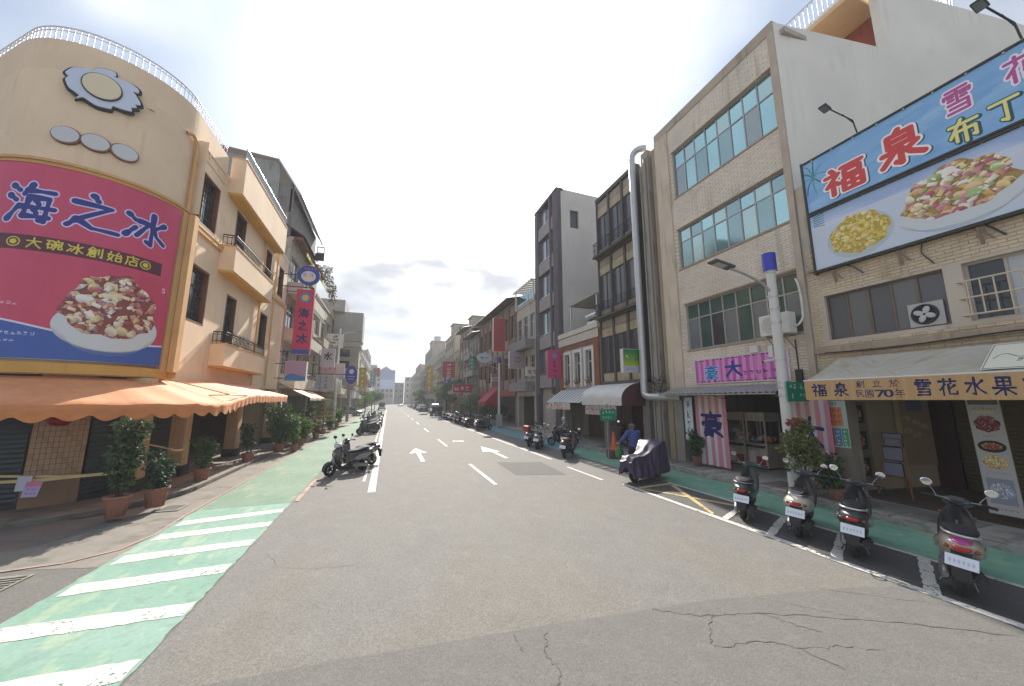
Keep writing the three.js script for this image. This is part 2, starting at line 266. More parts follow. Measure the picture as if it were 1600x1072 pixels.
// ---------------------------------------------------------------- lettering: strokes of the characters on a 100 x 100 grid
const GLYPH = {
  海: '10,12 24,22;6,36 20,46;8,92 26,60;48,6 34,30;40,20 92,20;46,36 38,82;46,36 84,36 80,92 70,90;28,60 96,60;38,82 88,82;60,42 66,52;58,64 64,74',
  之: '46,4 54,16;18,28 78,28 24,74;24,74 10,92;24,72 50,90 94,90',
  冰: '10,22 24,34;8,80 26,54;62,6 62,92 52,86;32,34 54,34 30,76;90,24 66,44;62,40 74,64 94,80',
  大: '10,36 90,36;50,6 48,44 12,92;50,40 66,70 90,92',
  碗: '6,14 42,14;24,14 8,50;16,42 16,82;16,42 38,42 38,76 16,76;68,4 68,12;46,28 46,18 94,18 92,28;56,30 46,56;54,38 66,38 46,90;54,52 62,60;74,36 90,36 88,58 80,56;74,36 74,80 94,80 94,68',
  創: '30,4 8,34;30,4 56,28;20,30 44,30;16,40 50,40 50,60 16,60;16,40 14,64 6,88;16,50 50,50;22,68 48,68 48,90 22,90 22,68;68,16 68,66;88,6 88,90 78,84',
  始: '24,6 10,60 36,90;6,34 44,34;40,34 30,66 8,92;72,6 56,38 84,38;84,24 94,44;58,56 90,56 90,88 58,88 58,56',
  店: '50,2 54,10;12,16 94,16;16,16 16,60 6,92;54,24 54,56;54,38 84,38;34,56 82,56 82,88 34,88 34,56',
  福: '22,4 28,14;8,24 38,24 10,60;24,46 24,94;28,52 38,62;48,10 94,10;54,24 88,24 88,42 54,42 54,24;50,54 92,54 92,92 50,92 50,54;50,73 92,73;71,54 71,92',
  泉: '50,2 44,12;28,14 74,14 74,44 28,44 28,14;28,29 74,29;50,48 50,94 40,88;14,58 40,58 12,90;82,52 62,64;52,56 70,76 92,90',
  雪: '18,6 82,6;50,6 50,48;10,30 10,20 90,20 88,30;22,30 38,30;22,42 38,42;62,30 78,30;62,42 78,42;20,58 80,58 80,92;24,75 80,75;16,92 80,92',
  花: '8,18 92,18;34,6 34,30;66,6 66,30;36,34 10,66;26,52 26,94;84,40 52,64;54,36 54,88 92,88 92,74',
  布: '8,22 92,22;46,4 8,66;26,48 26,86;26,48 84,48 84,84 76,80;54,34 54,96',
  丁: '8,14 92,14;54,14 54,90 38,82',
  水: '50,4 50,92 38,86;12,32 40,32 10,78;86,20 58,44;52,36 68,64 94,86',
  果: '24,8 78,8 78,48 24,48 24,8;24,28 78,28;51,8 51,96;6,60 96,60;48,62 10,92;54,62 92,92',
  立: '48,4 54,16;14,24 86,24;30,38 38,78;70,36 60,78;6,84 94,84',
  於: '24,4 28,14;4,22 50,22;22,22 20,56 6,92;20,46 44,46 42,88 34,84;72,8 50,46;70,10 94,44;64,56 76,66;60,76 76,90',
  民: '18,10 80,10 80,36 18,36;18,10 18,90 44,78;18,56 86,56;52,36 62,66 90,92 92,74',
  國: '8,6 92,6 92,94 8,94 8,6;22,26 78,26;28,38 48,38 48,56 28,56 28,38;24,70 50,66;58,14 64,52 80,80 82,68;76,46 58,78',
  年: '26,4 10,34;22,20 86,20;26,42 80,42;26,42 26,66;6,66 94,66;54,20 54,96',
  豪: '48,2 52,10;8,14 92,14;30,22 70,22 70,36 30,36 30,22;10,52 10,44 90,44 86,54;24,56 78,56;50,56 22,72;40,66 54,80 50,96 40,92;46,72 16,86;48,82 20,96;84,62 60,74;56,70 92,94',
};
const strokesOf = (ch) => GLYPH[ch].split(';').map((s) => s.split(' ').map((p) => p.split(',').map(Number)));
function glyph(c, ch, x, y, s, w, color, brush) { // x, y top left; s size; w stroke width in grid units
  c.save(); c.translate(x, y); c.scale((Array.isArray(s) ? s[0] : s) / 100, (Array.isArray(s) ? s[1] : s) / 100); c.strokeStyle = color; c.fillStyle = color; c.lineJoin = 'round'; c.lineCap = 'round';
  for (const st of strokesOf(ch)) {
    if (!brush) { c.lineWidth = w; c.beginPath(); st.forEach(([a, b], i) => (i ? c.lineTo(a, b) : c.moveTo(a, b))); c.stroke(); continue; }
    let L = 0; const seg = []; for (let i = 0; i + 1 < st.length; i++) { const l = Math.hypot(st[i + 1][0] - st[i][0], st[i + 1][1] - st[i][1]); seg.push(l); L += l; }
    for (let i = 0, d = 0; i < seg.length; d += seg[i++]) { const n = Math.max(2, Math.ceil(seg[i] / 1.2)); for (let k = 0; k <= n; k++) { const f = k / n, t = (d + f * seg[i]) / L, q = brush + w / 2 * (0.62 + 0.55 * Math.abs(Math.cos(t * 3.0)) ** 1.5) * (1 - 0.35 * t * t); c.beginPath(); c.arc(st[i][0] + (st[i + 1][0] - st[i][0]) * f, st[i][1] + (st[i + 1][1] - st[i][1]) * f, q, 0, 7); c.fill(); } }
  }
  c.restore();
}
function scribble(c, x, y, s, color, seed, n = 6) { // lettering too small to read in the photograph
  const q = mulberry(seed); c.strokeStyle = color; c.lineWidth = s * 0.1; c.lineCap = 'butt';
  for (let i = 0; i < n; i++) { c.beginPath(); if (q() < 0.6) { const b = y + s * (0.08 + 0.84 * q()), a = x + s * 0.3 * q(); c.moveTo(a, b); c.lineTo(a + s * (0.4 + 0.35 * q()), b); } else { const a = x + s * (0.1 + 0.8 * q()), b = y + s * 0.35 * q(); c.moveTo(a, b); c.lineTo(a + s * 0.15 * (q() - 0.5), b + s * (0.4 + 0.3 * q())); } c.stroke(); }
}
const scribbles = (c, x, y, s, n, color, seed, vert) => { for (let i = 0; i < n; i++) scribble(c, x + (vert ? 0 : i * s * 1.12), y + (vert ? i * s * 1.15 : 0), s, color, seed + i); };
function canvasTex(w, h, draw) {
  const cv = document.createElement('canvas'); cv.width = w; cv.height = h; const c = cv.getContext('2d'); draw(c, w, h);
  const t = new THREE.CanvasTexture(cv); t.colorSpace = THREE.SRGBColorSpace; t.magFilter = THREE.LinearFilter; t.wrapS = t.wrapT = THREE.ClampToEdgeWrapping; return t;
}
function printMat(w, h, draw, o = {}) { return new THREE.MeshPhysicalMaterial({ map: canvasTex(w, h, draw), roughness: 0.55, side: THREE.DoubleSide, ...o }); }
// flat print with its picture upright: corners a (bottom left), b (bottom right), c (top right), d (top left)
function quad(a, b, c, d) {
  const g = new THREE.BufferGeometry(); g.setAttribute('position', new THREE.Float32BufferAttribute([...a, ...b, ...c, ...a, ...c, ...d], 3)); g.setAttribute('uv', new THREE.Float32BufferAttribute([0, 0, 1, 0, 1, 1, 0, 0, 1, 1, 0, 1], 2)); g.computeVertexNormals(); return g;
}
// a heap of fruit, ice and jelly in a bowl, as printed on the shop signs
function bowl(c, x, y, rx, ry, seed, pal, glass = true, soft = 0.7) {
  const q = mulberry(seed), shade = (h, k) => { const n = parseInt(h.slice(1), 16), f = (v) => Math.round(clamp(k > 0 ? v + (255 - v) * k : v * (1 + k), 0, 255)); return 'rgb(' + f(n >> 16) + ',' + f((n >> 8) & 255) + ',' + f(n & 255) + ')'; };
  if (glass) { c.fillStyle = '#cfd4d4'; c.beginPath(); c.ellipse(x, y + ry * 0.38, rx, ry * 0.6, 0, 0, 7); c.fill(); c.strokeStyle = '#8f9a9a'; c.lineWidth = rx * 0.012; for (let k = 0; k < 6; k++) { c.globalAlpha = 0.5; c.beginPath(); c.ellipse(x, y + ry * (0.36 + 0.05 * k), rx * (1 - 0.05 * k), ry * (0.6 - 0.03 * k), 0, 0.15, 3.0); c.stroke(); } c.globalAlpha = 1; }
  c.save(); c.beginPath(); const k0 = glass ? 0.9 : 1; for (let i = 0; i <= 60; i++) { const t = i / 60 * 6.283, w = 1 + 0.05 * Math.sin(t * 7 + seed) + 0.03 * Math.sin(t * 13), up = Math.sin(t) < 0 ? 1 : (glass ? 0.62 : 0.9); c.lineTo(x + Math.cos(t) * rx * k0 * w * (Math.sin(t) < 0 ? 1 - 0.12 * Math.sin(t) ** 2 : 1), y + Math.sin(t) * ry * up * w); } c.closePath(); c.fillStyle = shade(pal[0], -0.35 * soft); c.fill(); c.clip();
  const P = []; for (let i = 0; i < 260; i++) { const a = q() * 6.283, r = Math.sqrt(q()); P.push([x + Math.cos(a) * r * rx * 0.96, y + Math.sin(a) * r * ry * 0.98, q(), q(), q(), q()]); } P.sort((m, n) => m[1] - n[1]);
  for (const [px, py, a, b, d, e] of P) {
    const s = rx * (0.05 + 0.085 * a), col = pal[Math.floor(b * pal.length)], dark = 0.28 * (py - y) / ry - 0.02; c.save(); c.translate(px, py); c.rotate((d - 0.5) * 2.4); c.fillStyle = 'rgba(60,30,20,' + 0.28 * soft + ')'; c.beginPath(); c.ellipse(s * 0.08, s * 0.2, s, s * 0.72, 0, 0, 7); c.fill();
    const g = c.createLinearGradient(-s * 0.5, -s * 0.7, s * 0.5, s * 0.7); g.addColorStop(0, shade(col, (0.3 - dark) * soft)); g.addColorStop(0.5, shade(col, -Math.max(0, dark) * 0.6)); g.addColorStop(1, shade(col, (-0.3 - Math.max(0, dark)) * soft)); c.fillStyle = g; c.beginPath();
    if (e < 0.4) { const n = 5; for (let i = 0; i < n; i++) { const t = i / n * 6.283, w = 0.8 + 0.3 * Math.sin(i * 2.7 + a * 9); c.lineTo(Math.cos(t) * s * w, Math.sin(t) * s * 0.75 * w); } } else if (e < 0.75) c.ellipse(0, 0, s, s * (0.55 + 0.3 * a), 0, 0, 7); else c.rect(-s * 0.8, -s * 0.45, s * 1.6, s * 0.9); c.closePath(); c.fill(); c.restore();
  }
  c.restore();
}
// merged small rectangular tiles, proud of the wall; rects and holes in (s, y)
function tileField(F, s0, s1, y0, y1, holes, tw, th, d0, d1, gap = 0.008) {
  const pos = [], nor = [], uv = [], col = []; const o = rnd; rnd = mulberry(Math.floor(s0 * 100 + y0 * 10 + 5));
  const quadp = (P, n, c) => { for (const k of [0, 1, 2, 0, 2, 3]) { pos.push(...P[k]); nor.push(...n); uv.push(P[k][2], P[k][1]); col.push(...c); } };
  let row = 0;
  for (let y = y0; y + th * 0.5 < y1; y += th, row++) for (let s = s0 - (row % 2) * tw * 0.5; s < s1; s += tw) {
    const a = Math.max(s, s0) + gap / 2, b = Math.min(s + tw, s1) - gap / 2, c0 = y + gap / 2, c1 = Math.min(y + th, y1) - gap / 2; if (b - a < 0.03 || c1 - c0 < 0.012) continue;
    if (holes.some(([p, q, r, t]) => b > p && a < q && c1 > r && c0 < t)) continue;
    const v = 0.93 + 0.1 * rnd() - (rnd() < 0.02 ? 0.1 : 0), c = [v, v * (0.97 + 0.03 * rnd()), v * (0.93 + 0.05 * rnd())], D = d1 + 0.0016 * (rnd() - 0.5);
    const p = (S, Y, d) => fp(F, S, Y, d), e = 0.0035;
    const o4 = [p(a + e, c0 + e, D), p(b - e, c0 + e, D), p(b - e, c1 - e, D), p(a + e, c1 - e, D)], i4 = [p(a, c0, d0), p(b, c0, d0), p(b, c1, d0), p(a, c1, d0)];
    const sgn = F.out, f = (A) => (sgn > 0 ? A : [A[0], A[3], A[2], A[1]]);
    quadp(f(o4), [sgn, 0, 0], c);
    quadp(f([i4[3], o4[3], o4[2], i4[2]].reverse()), [0, 1, 0], c); quadp(f([i4[0], i4[1], o4[1], o4[0]]), [0, -1, 0], c);
    quadp(f([i4[1], i4[2], o4[2], o4[1]]), [0, 0, -1], c); quadp(f([i4[0], o4[0], o4[3], i4[3]]), [0, 0, 1], c);
  }
  rnd = o;
  const g = new THREE.BufferGeometry(); g.setAttribute('position', new THREE.Float32BufferAttribute(pos, 3)); g.setAttribute('normal', new THREE.Float32BufferAttribute(nor, 3)); g.setAttribute('uv', new THREE.Float32BufferAttribute(uv, 2)); g.setAttribute('color', new THREE.Float32BufferAttribute(col, 3)); return g;
}
// roller shutter: horizontal slats with rounded profile
function shutterGeo(F, s0, s1, y0, y1, d, pitch = 0.09) {
  const pr = []; const n = Math.round((y1 - y0) / pitch);
  for (let i = 0; i < n; i++) { const y = y0 + i * (y1 - y0) / n, h = (y1 - y0) / n; for (let k = 0; k < 4; k++) pr.push([y + h * k / 4, d + 0.016 * Math.sin(Math.PI * k / 4)]); } pr.push([y1, d]);
  const rings = [s0, s1].map((s) => pr.map(([y, e]) => fp(F, s, y, e))); return wuv(loft(rings, false, false));
}
// window in a wall opening: frame = the part, each pane a sub-part
function win(t, F, s0, s1, y0, y1, o = {}) {
  const { cols = 2, rows = [1], frame = mt.alu, panes = [mt.glassDark], d = -0.12, w = 0.045, name = 'window', label } = o, L = [];
  L.push(fb(F, s0, s1, y0, y0 + w, d - 0.04, d + 0.03), fb(F, s0, s1, y1 - w, y1, d - 0.04, d + 0.03), fb(F, s0, s0 + w, y0 + w, y1 - w, d - 0.04, d + 0.03), fb(F, s1 - w, s1, y0 + w, y1 - w, d - 0.04, d + 0.03));
  const cs = []; for (let i = 0; i <= cols; i++) cs.push(s0 + w / 2 + (s1 - s0 - w) * i / cols); const ys = [y0 + w / 2]; const tot = rows.reduce((a, b) => a + b, 0); let acc = 0; for (const q of rows) { acc += q; ys.push(y0 + w / 2 + (y1 - y0 - w) * acc / tot); }
  for (let i = 1; i < cols; i++) L.push(fb(F, cs[i] - w / 2, cs[i] + w / 2, y0 + w, y1 - w, d - 0.035, d + 0.025)); for (let j = 1; j + 1 < ys.length; j++) L.push(fb(F, s0 + w, s1 - w, ys[j] - w / 2, ys[j] + w / 2, d - 0.03, d + 0.022));
  const f = part(t, name, mg(L), frame, label); let k = 0;
  for (let j = 0; j + 1 < ys.length; j++) for (let i = 0; i < cols; i++) { const pm = typeof panes === 'function' ? panes(i, j) : panes[(k++) % panes.length], off = (i % 2) * 0.012; part(f, 'pane', fb(F, cs[i] + w / 2 - 0.004, cs[i + 1] - w / 2 + 0.004, ys[j] + w / 2 - 0.004, ys[j + 1] - w / 2 + 0.004, d - 0.012 + off, d - 0.006 + off), pm); }
  return f;
}
// railing of upright bars along a 3-D polyline
function railing(pts, h, step, r = 0.012, extra = []) {
  const L = [], up = (p, k) => [p[0], p[1] + k, p[2]];
  for (let i = 0; i + 1 < pts.length; i++) {
    const a = pts[i], b = pts[i + 1], l = Math.hypot(b[0] - a[0], b[1] - a[1], b[2] - a[2]); L.push(cyl(up(a, h), up(b, h), r * 1.7, r * 1.7, 6)); for (const e of extra) L.push(cyl(up(a, e), up(b, e), r, r, 5));
    const n = Math.max(1, Math.round(l / step)); for (let k = 0; k < n; k++) { const f = k / n, p = [0, 1, 2].map((q) => a[q] + (b[q] - a[q]) * f); L.push(cyl(p, up(p, h), r * 0.8, r * 0.8, 5)); }
  }
  const e = pts[pts.length - 1]; L.push(cyl(e, up(e, h), r, r, 5)); return mg(L);
}
// leaves: small folded diamonds through a set of ellipsoid clumps [x, y, z, rx, ry, rz]
function leaves(clumps, count, size, cols, seed, droop = 0.2) {
  const q = mulberry(seed), pos = [], col = [], vol = clumps.map((c) => c[3] * c[4] * c[5]), tot = vol.reduce((a, b) => a + b, 0), v = V(0, 0, 0), X = V(0, 0, 0), Y = V(0, 0, 0), Zv = V(0, 0, 0);
  clumps.forEach((cl, ci) => {
    const n = Math.max(6, Math.round(count * vol[ci] / tot));
    for (let i = 0; i < n; i++) {
      do v.set(q() * 2 - 1, q() * 2 - 1, q() * 2 - 1); while (v.lengthSq() > 1); v.multiplyScalar(0.55 + 0.45 * Math.sqrt(q()));
      const s = size * (0.55 + 0.8 * q()); Y.copy(v).normalize().add(V(q() - 0.5, q() - 0.5 - droop, q() - 0.5).multiplyScalar(1.6)).normalize(); X.set(q() - 0.5, q() - 0.5, q() - 0.5).cross(Y).normalize(); Zv.copy(X).cross(Y);
      const p = [cl[0] + v.x * cl[3], cl[1] + v.y * cl[4], cl[2] + v.z * cl[5]], at = (a, b, c) => [p[0] + X.x * a + Y.x * b + Zv.x * c, p[1] + X.y * a + Y.y * b + Zv.y * c, p[2] + X.z * a + Y.z * b + Zv.z * c];
      const A = at(0, 0, 0), Bq = at(s * 0.3, s * 0.45, s * 0.1), C = at(0, s, -s * 0.08), D = at(-s * 0.3, s * 0.45, s * 0.1), k = cols[Math.floor(q() * cols.length)], b = 0.75 + 0.5 * q();
      pos.push(...A, ...Bq, ...C, ...A, ...C, ...D); for (let m = 0; m < 6; m++) col.push(k[0] * b, k[1] * b, k[2] * b);
    }
  });
  const g = new THREE.BufferGeometry(); g.setAttribute('position', new THREE.Float32BufferAttribute(pos, 3)); g.setAttribute('color', new THREE.Float32BufferAttribute(col, 3)); g.setAttribute('uv', new THREE.Float32BufferAttribute(new Float32Array(pos.length / 3 * 2), 2)); g.computeVertexNormals(); return g;
}
const GREEN = [[0.05, 0.1, 0.03], [0.07, 0.13, 0.035], [0.09, 0.15, 0.04]], LIME = [[0.14, 0.24, 0.05], [0.2, 0.29, 0.06], [0.1, 0.18, 0.04]], DEEP = [[0.035, 0.07, 0.03], [0.05, 0.09, 0.035]];
// ================================================================ GROUND
struct('ground', rectG(-500, 500, 60, -1200, -0.03), M([0.22, 0.21, 0.2], { tex: 'concrete', size: 7 }));
{
  const g = new THREE.PlaneGeometry(11.2, 90, 32, 260); g.rotateX(-Math.PI / 2); g.translate(2.9, 0, -33); const road = wuv(g);
  const wear = (x, z) => { const a = fbm(x * 0.35 + 9, z * 0.12 + 30, 4096, 4, 101), b = fbm(x * 1.3 + 9, z * 1.3 + 90, 4096, 4, 111), st = smooth(0.6, 0.78, b); return 0.93 + 0.34 * (a - 0.5) - 0.13 * st; };
  struct('road', tint(road, (x, y, z) => { const v = 0.72 * 0.95 + 0.28 * wear(x, z), p = smooth(0.5, 0.7, fbm(x * 0.8 + 50, z * 0.3 + 10, 4096, 3, 121)); return [v * (1 + 0.02 * p), v, v * (1 - 0.05 * p)]; }), mt.asphalt);
  struct('road_far', rectG(-6, 12, -78, -700, -0.004), M([0.318, 0.31, 0.3], { tex: 'asphalt', size: 2.2, roughness: 0.92, bump: 0.004 }));
  // the newer, coarser surface this side of a seam
  const seam = [[-2.1, -4.35], [-0.3, -4.28], [1.9, -4.13], [4, -3.95], [6, -3.58], [7.4, -3.2]];
  struct('resurfaced_road', flat([...seam, [7.4, 9], [-2.1, 9]], 0.004), mt.asphaltNear);
  struct('road_patch', flat([[4.3, -14.6], [6.05, -14.1], [5.85, -11.5], [4.2, -12.0]], 0.004), mt.asphaltPatch);
  // cracks, as open dark seams
  const crack = (pts, w0, seed) => { const w = w0 * 0.62, q = mulberry(seed), o = []; for (let i = 0; i + 1 < pts.length; i++) { const n = 9; for (let k = 0; k < n; k++) { const f = k / n; o.push([pts[i][0] + (pts[i + 1][0] - pts[i][0]) * f + 0.05 * (q() - 0.5), pts[i][1] + (pts[i + 1][1] - pts[i][1]) * f + 0.05 * (q() - 0.5), w * (0.35 + 1.0 * q())]); } } o.push([...pts[pts.length - 1], w * 0.3]); return ribbon(o, w, 0.0075); };
  struct('road_cracks', mg([
    crack([[3.15, -4.0], [3.6, -3.72], [4.3, -3.55], [5, -3.2], [5.7, -2.85], [6.5, -2.35]], 0.02, 1), crack([[3.75, -3.7], [3.5, -3.5], [3.3, -3.3]], 0.016, 2), crack([[4.3, -3.55], [4.45, -3.25], [4.6, -3.05]], 0.014, 3),
    crack([[1.75, -4.0], [1.62, -3.75], [1.64, -3.45], [1.5, -3.2], [1.55, -3.0]], 0.022, 4), crack([[1.4, -4.1], [1.42, -3.8]], 0.013, 5), crack([[3.3, -3.25], [3.9, -3.15], [4.1, -2.95], [4.2, -2.6]], 0.014, 6), crack([[4.1, -2.95], [4.5, -2.85], [4.9, -2.65]], 0.012, 7),
    crack([[4.6, -3.8], [5.0, -3.4], [5.3, -3.1]], 0.01, 8), crack([[-1.5, -6.8], [-0.9, -6.5], [-0.3, -6.45]], 0.01, 9), crack([[-1.8, -7.4], [-1.5, -6.9]], 0.009, 10), crack([[5.6, -3.7], [6.4, -3.1], [6.9, -2.7]], 0.009, 11),
  ]), mt.crack);
}
// parking strip on the right, of darker asphalt, with the angled bays
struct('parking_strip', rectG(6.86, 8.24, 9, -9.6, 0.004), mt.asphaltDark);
struct('side_street', flat([[-2.1, 9], [-2.1, -8], [-5.2, -10.4], [-8, -11.2], [-40, -37], [-60, -10], [-30, 9]], 0.002), M([0.25, 0.24, 0.225], { tex: 'asphalt', size: 1.9, roughness: 0.93, bump: 0.004 }));
struct('bike_lane_striped', flat(chip([[-4.0, 9], [-2.12, 9], [-2.12, -10.6], [-4.0, -10.6]], 0.016, 0.13), 0.008), mt.laneBars);
struct('bike_lane', rectG(-4.0, -2.12, -10.6, -110, 0.008), mt.lane);
struct('bike_lane', mg([flat(chip([[8.24, 9], [9.9, 9], [9.9, -17.5], [8.24, -17.5]], 0.012, 0.17), 0.006)]), mt.laneRight);
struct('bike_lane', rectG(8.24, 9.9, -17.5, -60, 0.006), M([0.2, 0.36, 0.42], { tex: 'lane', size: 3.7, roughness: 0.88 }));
// the gutter strip and arcade floor on the left
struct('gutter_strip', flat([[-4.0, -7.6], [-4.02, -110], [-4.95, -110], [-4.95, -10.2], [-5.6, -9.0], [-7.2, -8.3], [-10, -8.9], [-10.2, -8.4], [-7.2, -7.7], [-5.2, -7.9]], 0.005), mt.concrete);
{
  const pts = [[-4.98, -110], [-4.98, -13.0]]; for (let a = 5; a <= 130; a += 9) pts.push([-8.3 + 3.32 * Math.cos(a * R2D), -13.4 + 3.32 * Math.sin(a * R2D)]);
  pts.push([-30, -27], [-30, -110]);
  const s = new THREE.Shape(pts.map(([x, z]) => new THREE.Vector2(x, -z))), g = new THREE.ExtrudeGeometry(s, { depth: 0.1, bevelEnabled: true, bevelSize: 0.015, bevelThickness: 0.015, bevelSegments: 2 }); g.rotateX(-Math.PI / 2); g.translate(0, -0.01, 0);
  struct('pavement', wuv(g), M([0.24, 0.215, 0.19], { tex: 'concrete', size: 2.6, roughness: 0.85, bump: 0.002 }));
}
// painted markings
{
  const L = [];
  const rz = [[-9.62, -9.97], [-8.82, -9.02], [-7.82, -8.0], [-6.85, -6.94], [-5.85, -5.81], [-4.8, -4.75], [-3.8, -3.7], [-2.75, -2.65]];
  for (const [a, b] of rz) struct('crossing_bar', flat(chip([[-3.9, a - 0.16], [-2.14, b - 0.15], [-2.14, b + 0.15], [-3.9, a + 0.18]]), 0.012), mt.white);
  struct('lane_line', rectG(-0.4, -0.2, -11.1, -103, 0.006), mt.white);
  struct('lane_line', rectG(-0.62, -0.54, -12.6, -70, 0.006), mt.white);
  struct('edge_line', flat(chip([[6.76, 9], [6.9, 9], [6.9, -9.7], [6.76, -9.7]], 0.003, 0.2), 0.0095), mt.white);
  struct('edge_line', rectG(6.5, 6.6, -10.4, -12.8, 0.006), mt.white);
  struct('edge_line', rectG(6.66, 6.78, -14.6, -80, 0.006), mt.white);
  struct('edge_line', flat(chip([[8.18, 9], [8.28, 9], [8.28, -9.4], [8.18, -9.4]], 0.004, 0.2), 0.0125), mt.white);
  for (let k = 0; k < 12; k++) { const z = -10.9 - k * 9.5; struct('lane_dash', rectG(3.12, 3.24, z, z - 3.7, 0.006), mt.white); }
  for (const z of [-0.95, -2.02, -3.15, -4.24, -5.31]) struct('bay_line', flat(chip([[6.9, z - 0.08], [8.18, z - 0.71], [8.18, z - 0.55], [6.9, z + 0.08]]), 0.0095), mt.white);
  struct('box_marking', flat([[6.9, -6.6], [7.02, -6.66], [8.18, -9.1], [8.06, -9.16]], 0.0095), mt.yellowLine);
  struct('box_marking', flat([[6.9, -9.1], [7.03, -9.02], [8.18, -6.7], [8.06, -6.6]], 0.0125), mt.yellowLine);
  struct('box_marking', flat([[6.9, -9.2], [8.2, -9.35], [8.2, -9.2], [6.9, -9.05]], 0.016), mt.yellowLine);
  struct('box_marking', flat([[6.9, -6.35], [8.2, -6.95], [8.2, -6.8], [6.9, -6.2]], 0.016), mt.white);
  const arrow = (x, z, f) => flat([[x - 0.09, z], [x + 0.09, z], [x + 0.09, z - 2.6], [x + 0.42, z - 2.45], [x, z - 4.4], [x - 0.42, z - 2.45], [x - 0.09, z - 2.6]], 0.006);
  struct('road_arrow', arrow(1.5, -15.8), mt.white);
  struct('road_arrow', flat([[4.94, -15.5], [5.12, -15.5], [5.08, -17.6], [5.35, -17.5], [4.92, -19.8], [4.5, -17.7], [4.9, -17.6]], 0.006), mt.white);
  struct('red_line', ribbon([[-4.06, -30], [-4.06, -10.2], [-4.0, -9.0], [-4.15, -8.32], [-4.6, -7.95], [-5.3, -7.86], [-6.4, -7.95]], 0.05, 0.016), mt.redLine);
  struct('red_line', rectG(-2.1, -1.98, -10.7, -13.4, 0.012), mt.redLine);
}
// drain covers let into the ground
function grate(x0, x1, z0, z1, y, turn, along) {
  const t = thing('drain_grate', along, 'drain grate', [(x0 + x1) / 2, y, (z0 + z1) / 2]); const L = [bx(x0, x1, y - 0.004, y + 0.004, z0, z0 - 0.03), bx(x0, x1, y - 0.004, y + 0.004, z1, z1 + 0.03), bx(x0, x0 + 0.03, y - 0.004, y + 0.004, z0 - 0.03, z1 + 0.03), bx(x1 - 0.03, x1, y - 0.004, y + 0.004, z0 - 0.03, z1 + 0.03)];
  part(t, 'frame', mg(L), mt.steelDull); const n = 7; for (let i = 0; i < n; i++) { const z = z0 - 0.05 + (z1 - z0 + 0.1) * i / (n - 1); part(t, 'slat', bx(x0 + 0.03, x1 - 0.03, y - 0.004, y + 0.003, z - 0.012, z + 0.012), mt.steelDull); } part(t, 'pit', bx(x0 + 0.03, x1 - 0.03, y - 0.006, y - 0.0045, z0 - 0.03, z1 + 0.03), mt.black);
}
grate(-4.85, -4.4, -10.7, -11.25, 0.02, 0, 'steel drain grate in the gutter strip beside two potted plants');
grate(-5.5, -4.7, -7.0, -7.6, 0.016, 0, 'steel drain grate at the bend of the red kerb line');
grate(3.9, 4.5, -22.3, -22.9, 0.006, 0, 'small steel cover in the right traffic lane');
// right pavement: floor, kerb stones
{
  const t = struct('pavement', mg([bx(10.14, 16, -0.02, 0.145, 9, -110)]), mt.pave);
  const k = struct('kerb', bx(9.905, 10.13, -0.02, 0.12, 9, -110), mt.kerb);
  const sg = [0, 1, 2].map((i) => { const g = rbox(0.232, 0.06, 0.985 - 0.01 * i, 0.02); return wuv(g); });
  for (let i = 0; i < 42; i++) { const o = new THREE.Mesh(sg[i % 3], mt.kerb); o.name = 'kerb_stone'; o.position.set(10.02, 0.122 + 0.003 * ((i * 7) % 3), 2.5 - i); k.add(o); }
  const pg = [0, 1].map((i) => wuv(rbox(0.93, 0.03, 0.985, 0.006))); const pm = [mt.pave, M([0.27, 0.255, 0.235], { tex: 'concrete', size: 1.9, roughness: 0.9, bump: 0.002 }), M([0.33, 0.31, 0.28], { tex: 'concrete', size: 2.6, roughness: 0.9, bump: 0.002 })];
  for (let i = 0; i < 20; i++) { const o = new THREE.Mesh(pg[0], pm[(i * 5 + (i >> 1)) % 3]); o.name = 'paving_slab'; o.position.set(10.61, 0.1375 + 0.002 * ((i * 3) % 4), 2.5 - i); t.add(o); }
}

// ================================================================ LEFT CORNER BUILDING
const CX = -8.3, CZ = -13.4;
const arcP = (r, a, y) => [CX + r * Math.cos(a * R2D), y, CZ + r * Math.sin(a * R2D)];
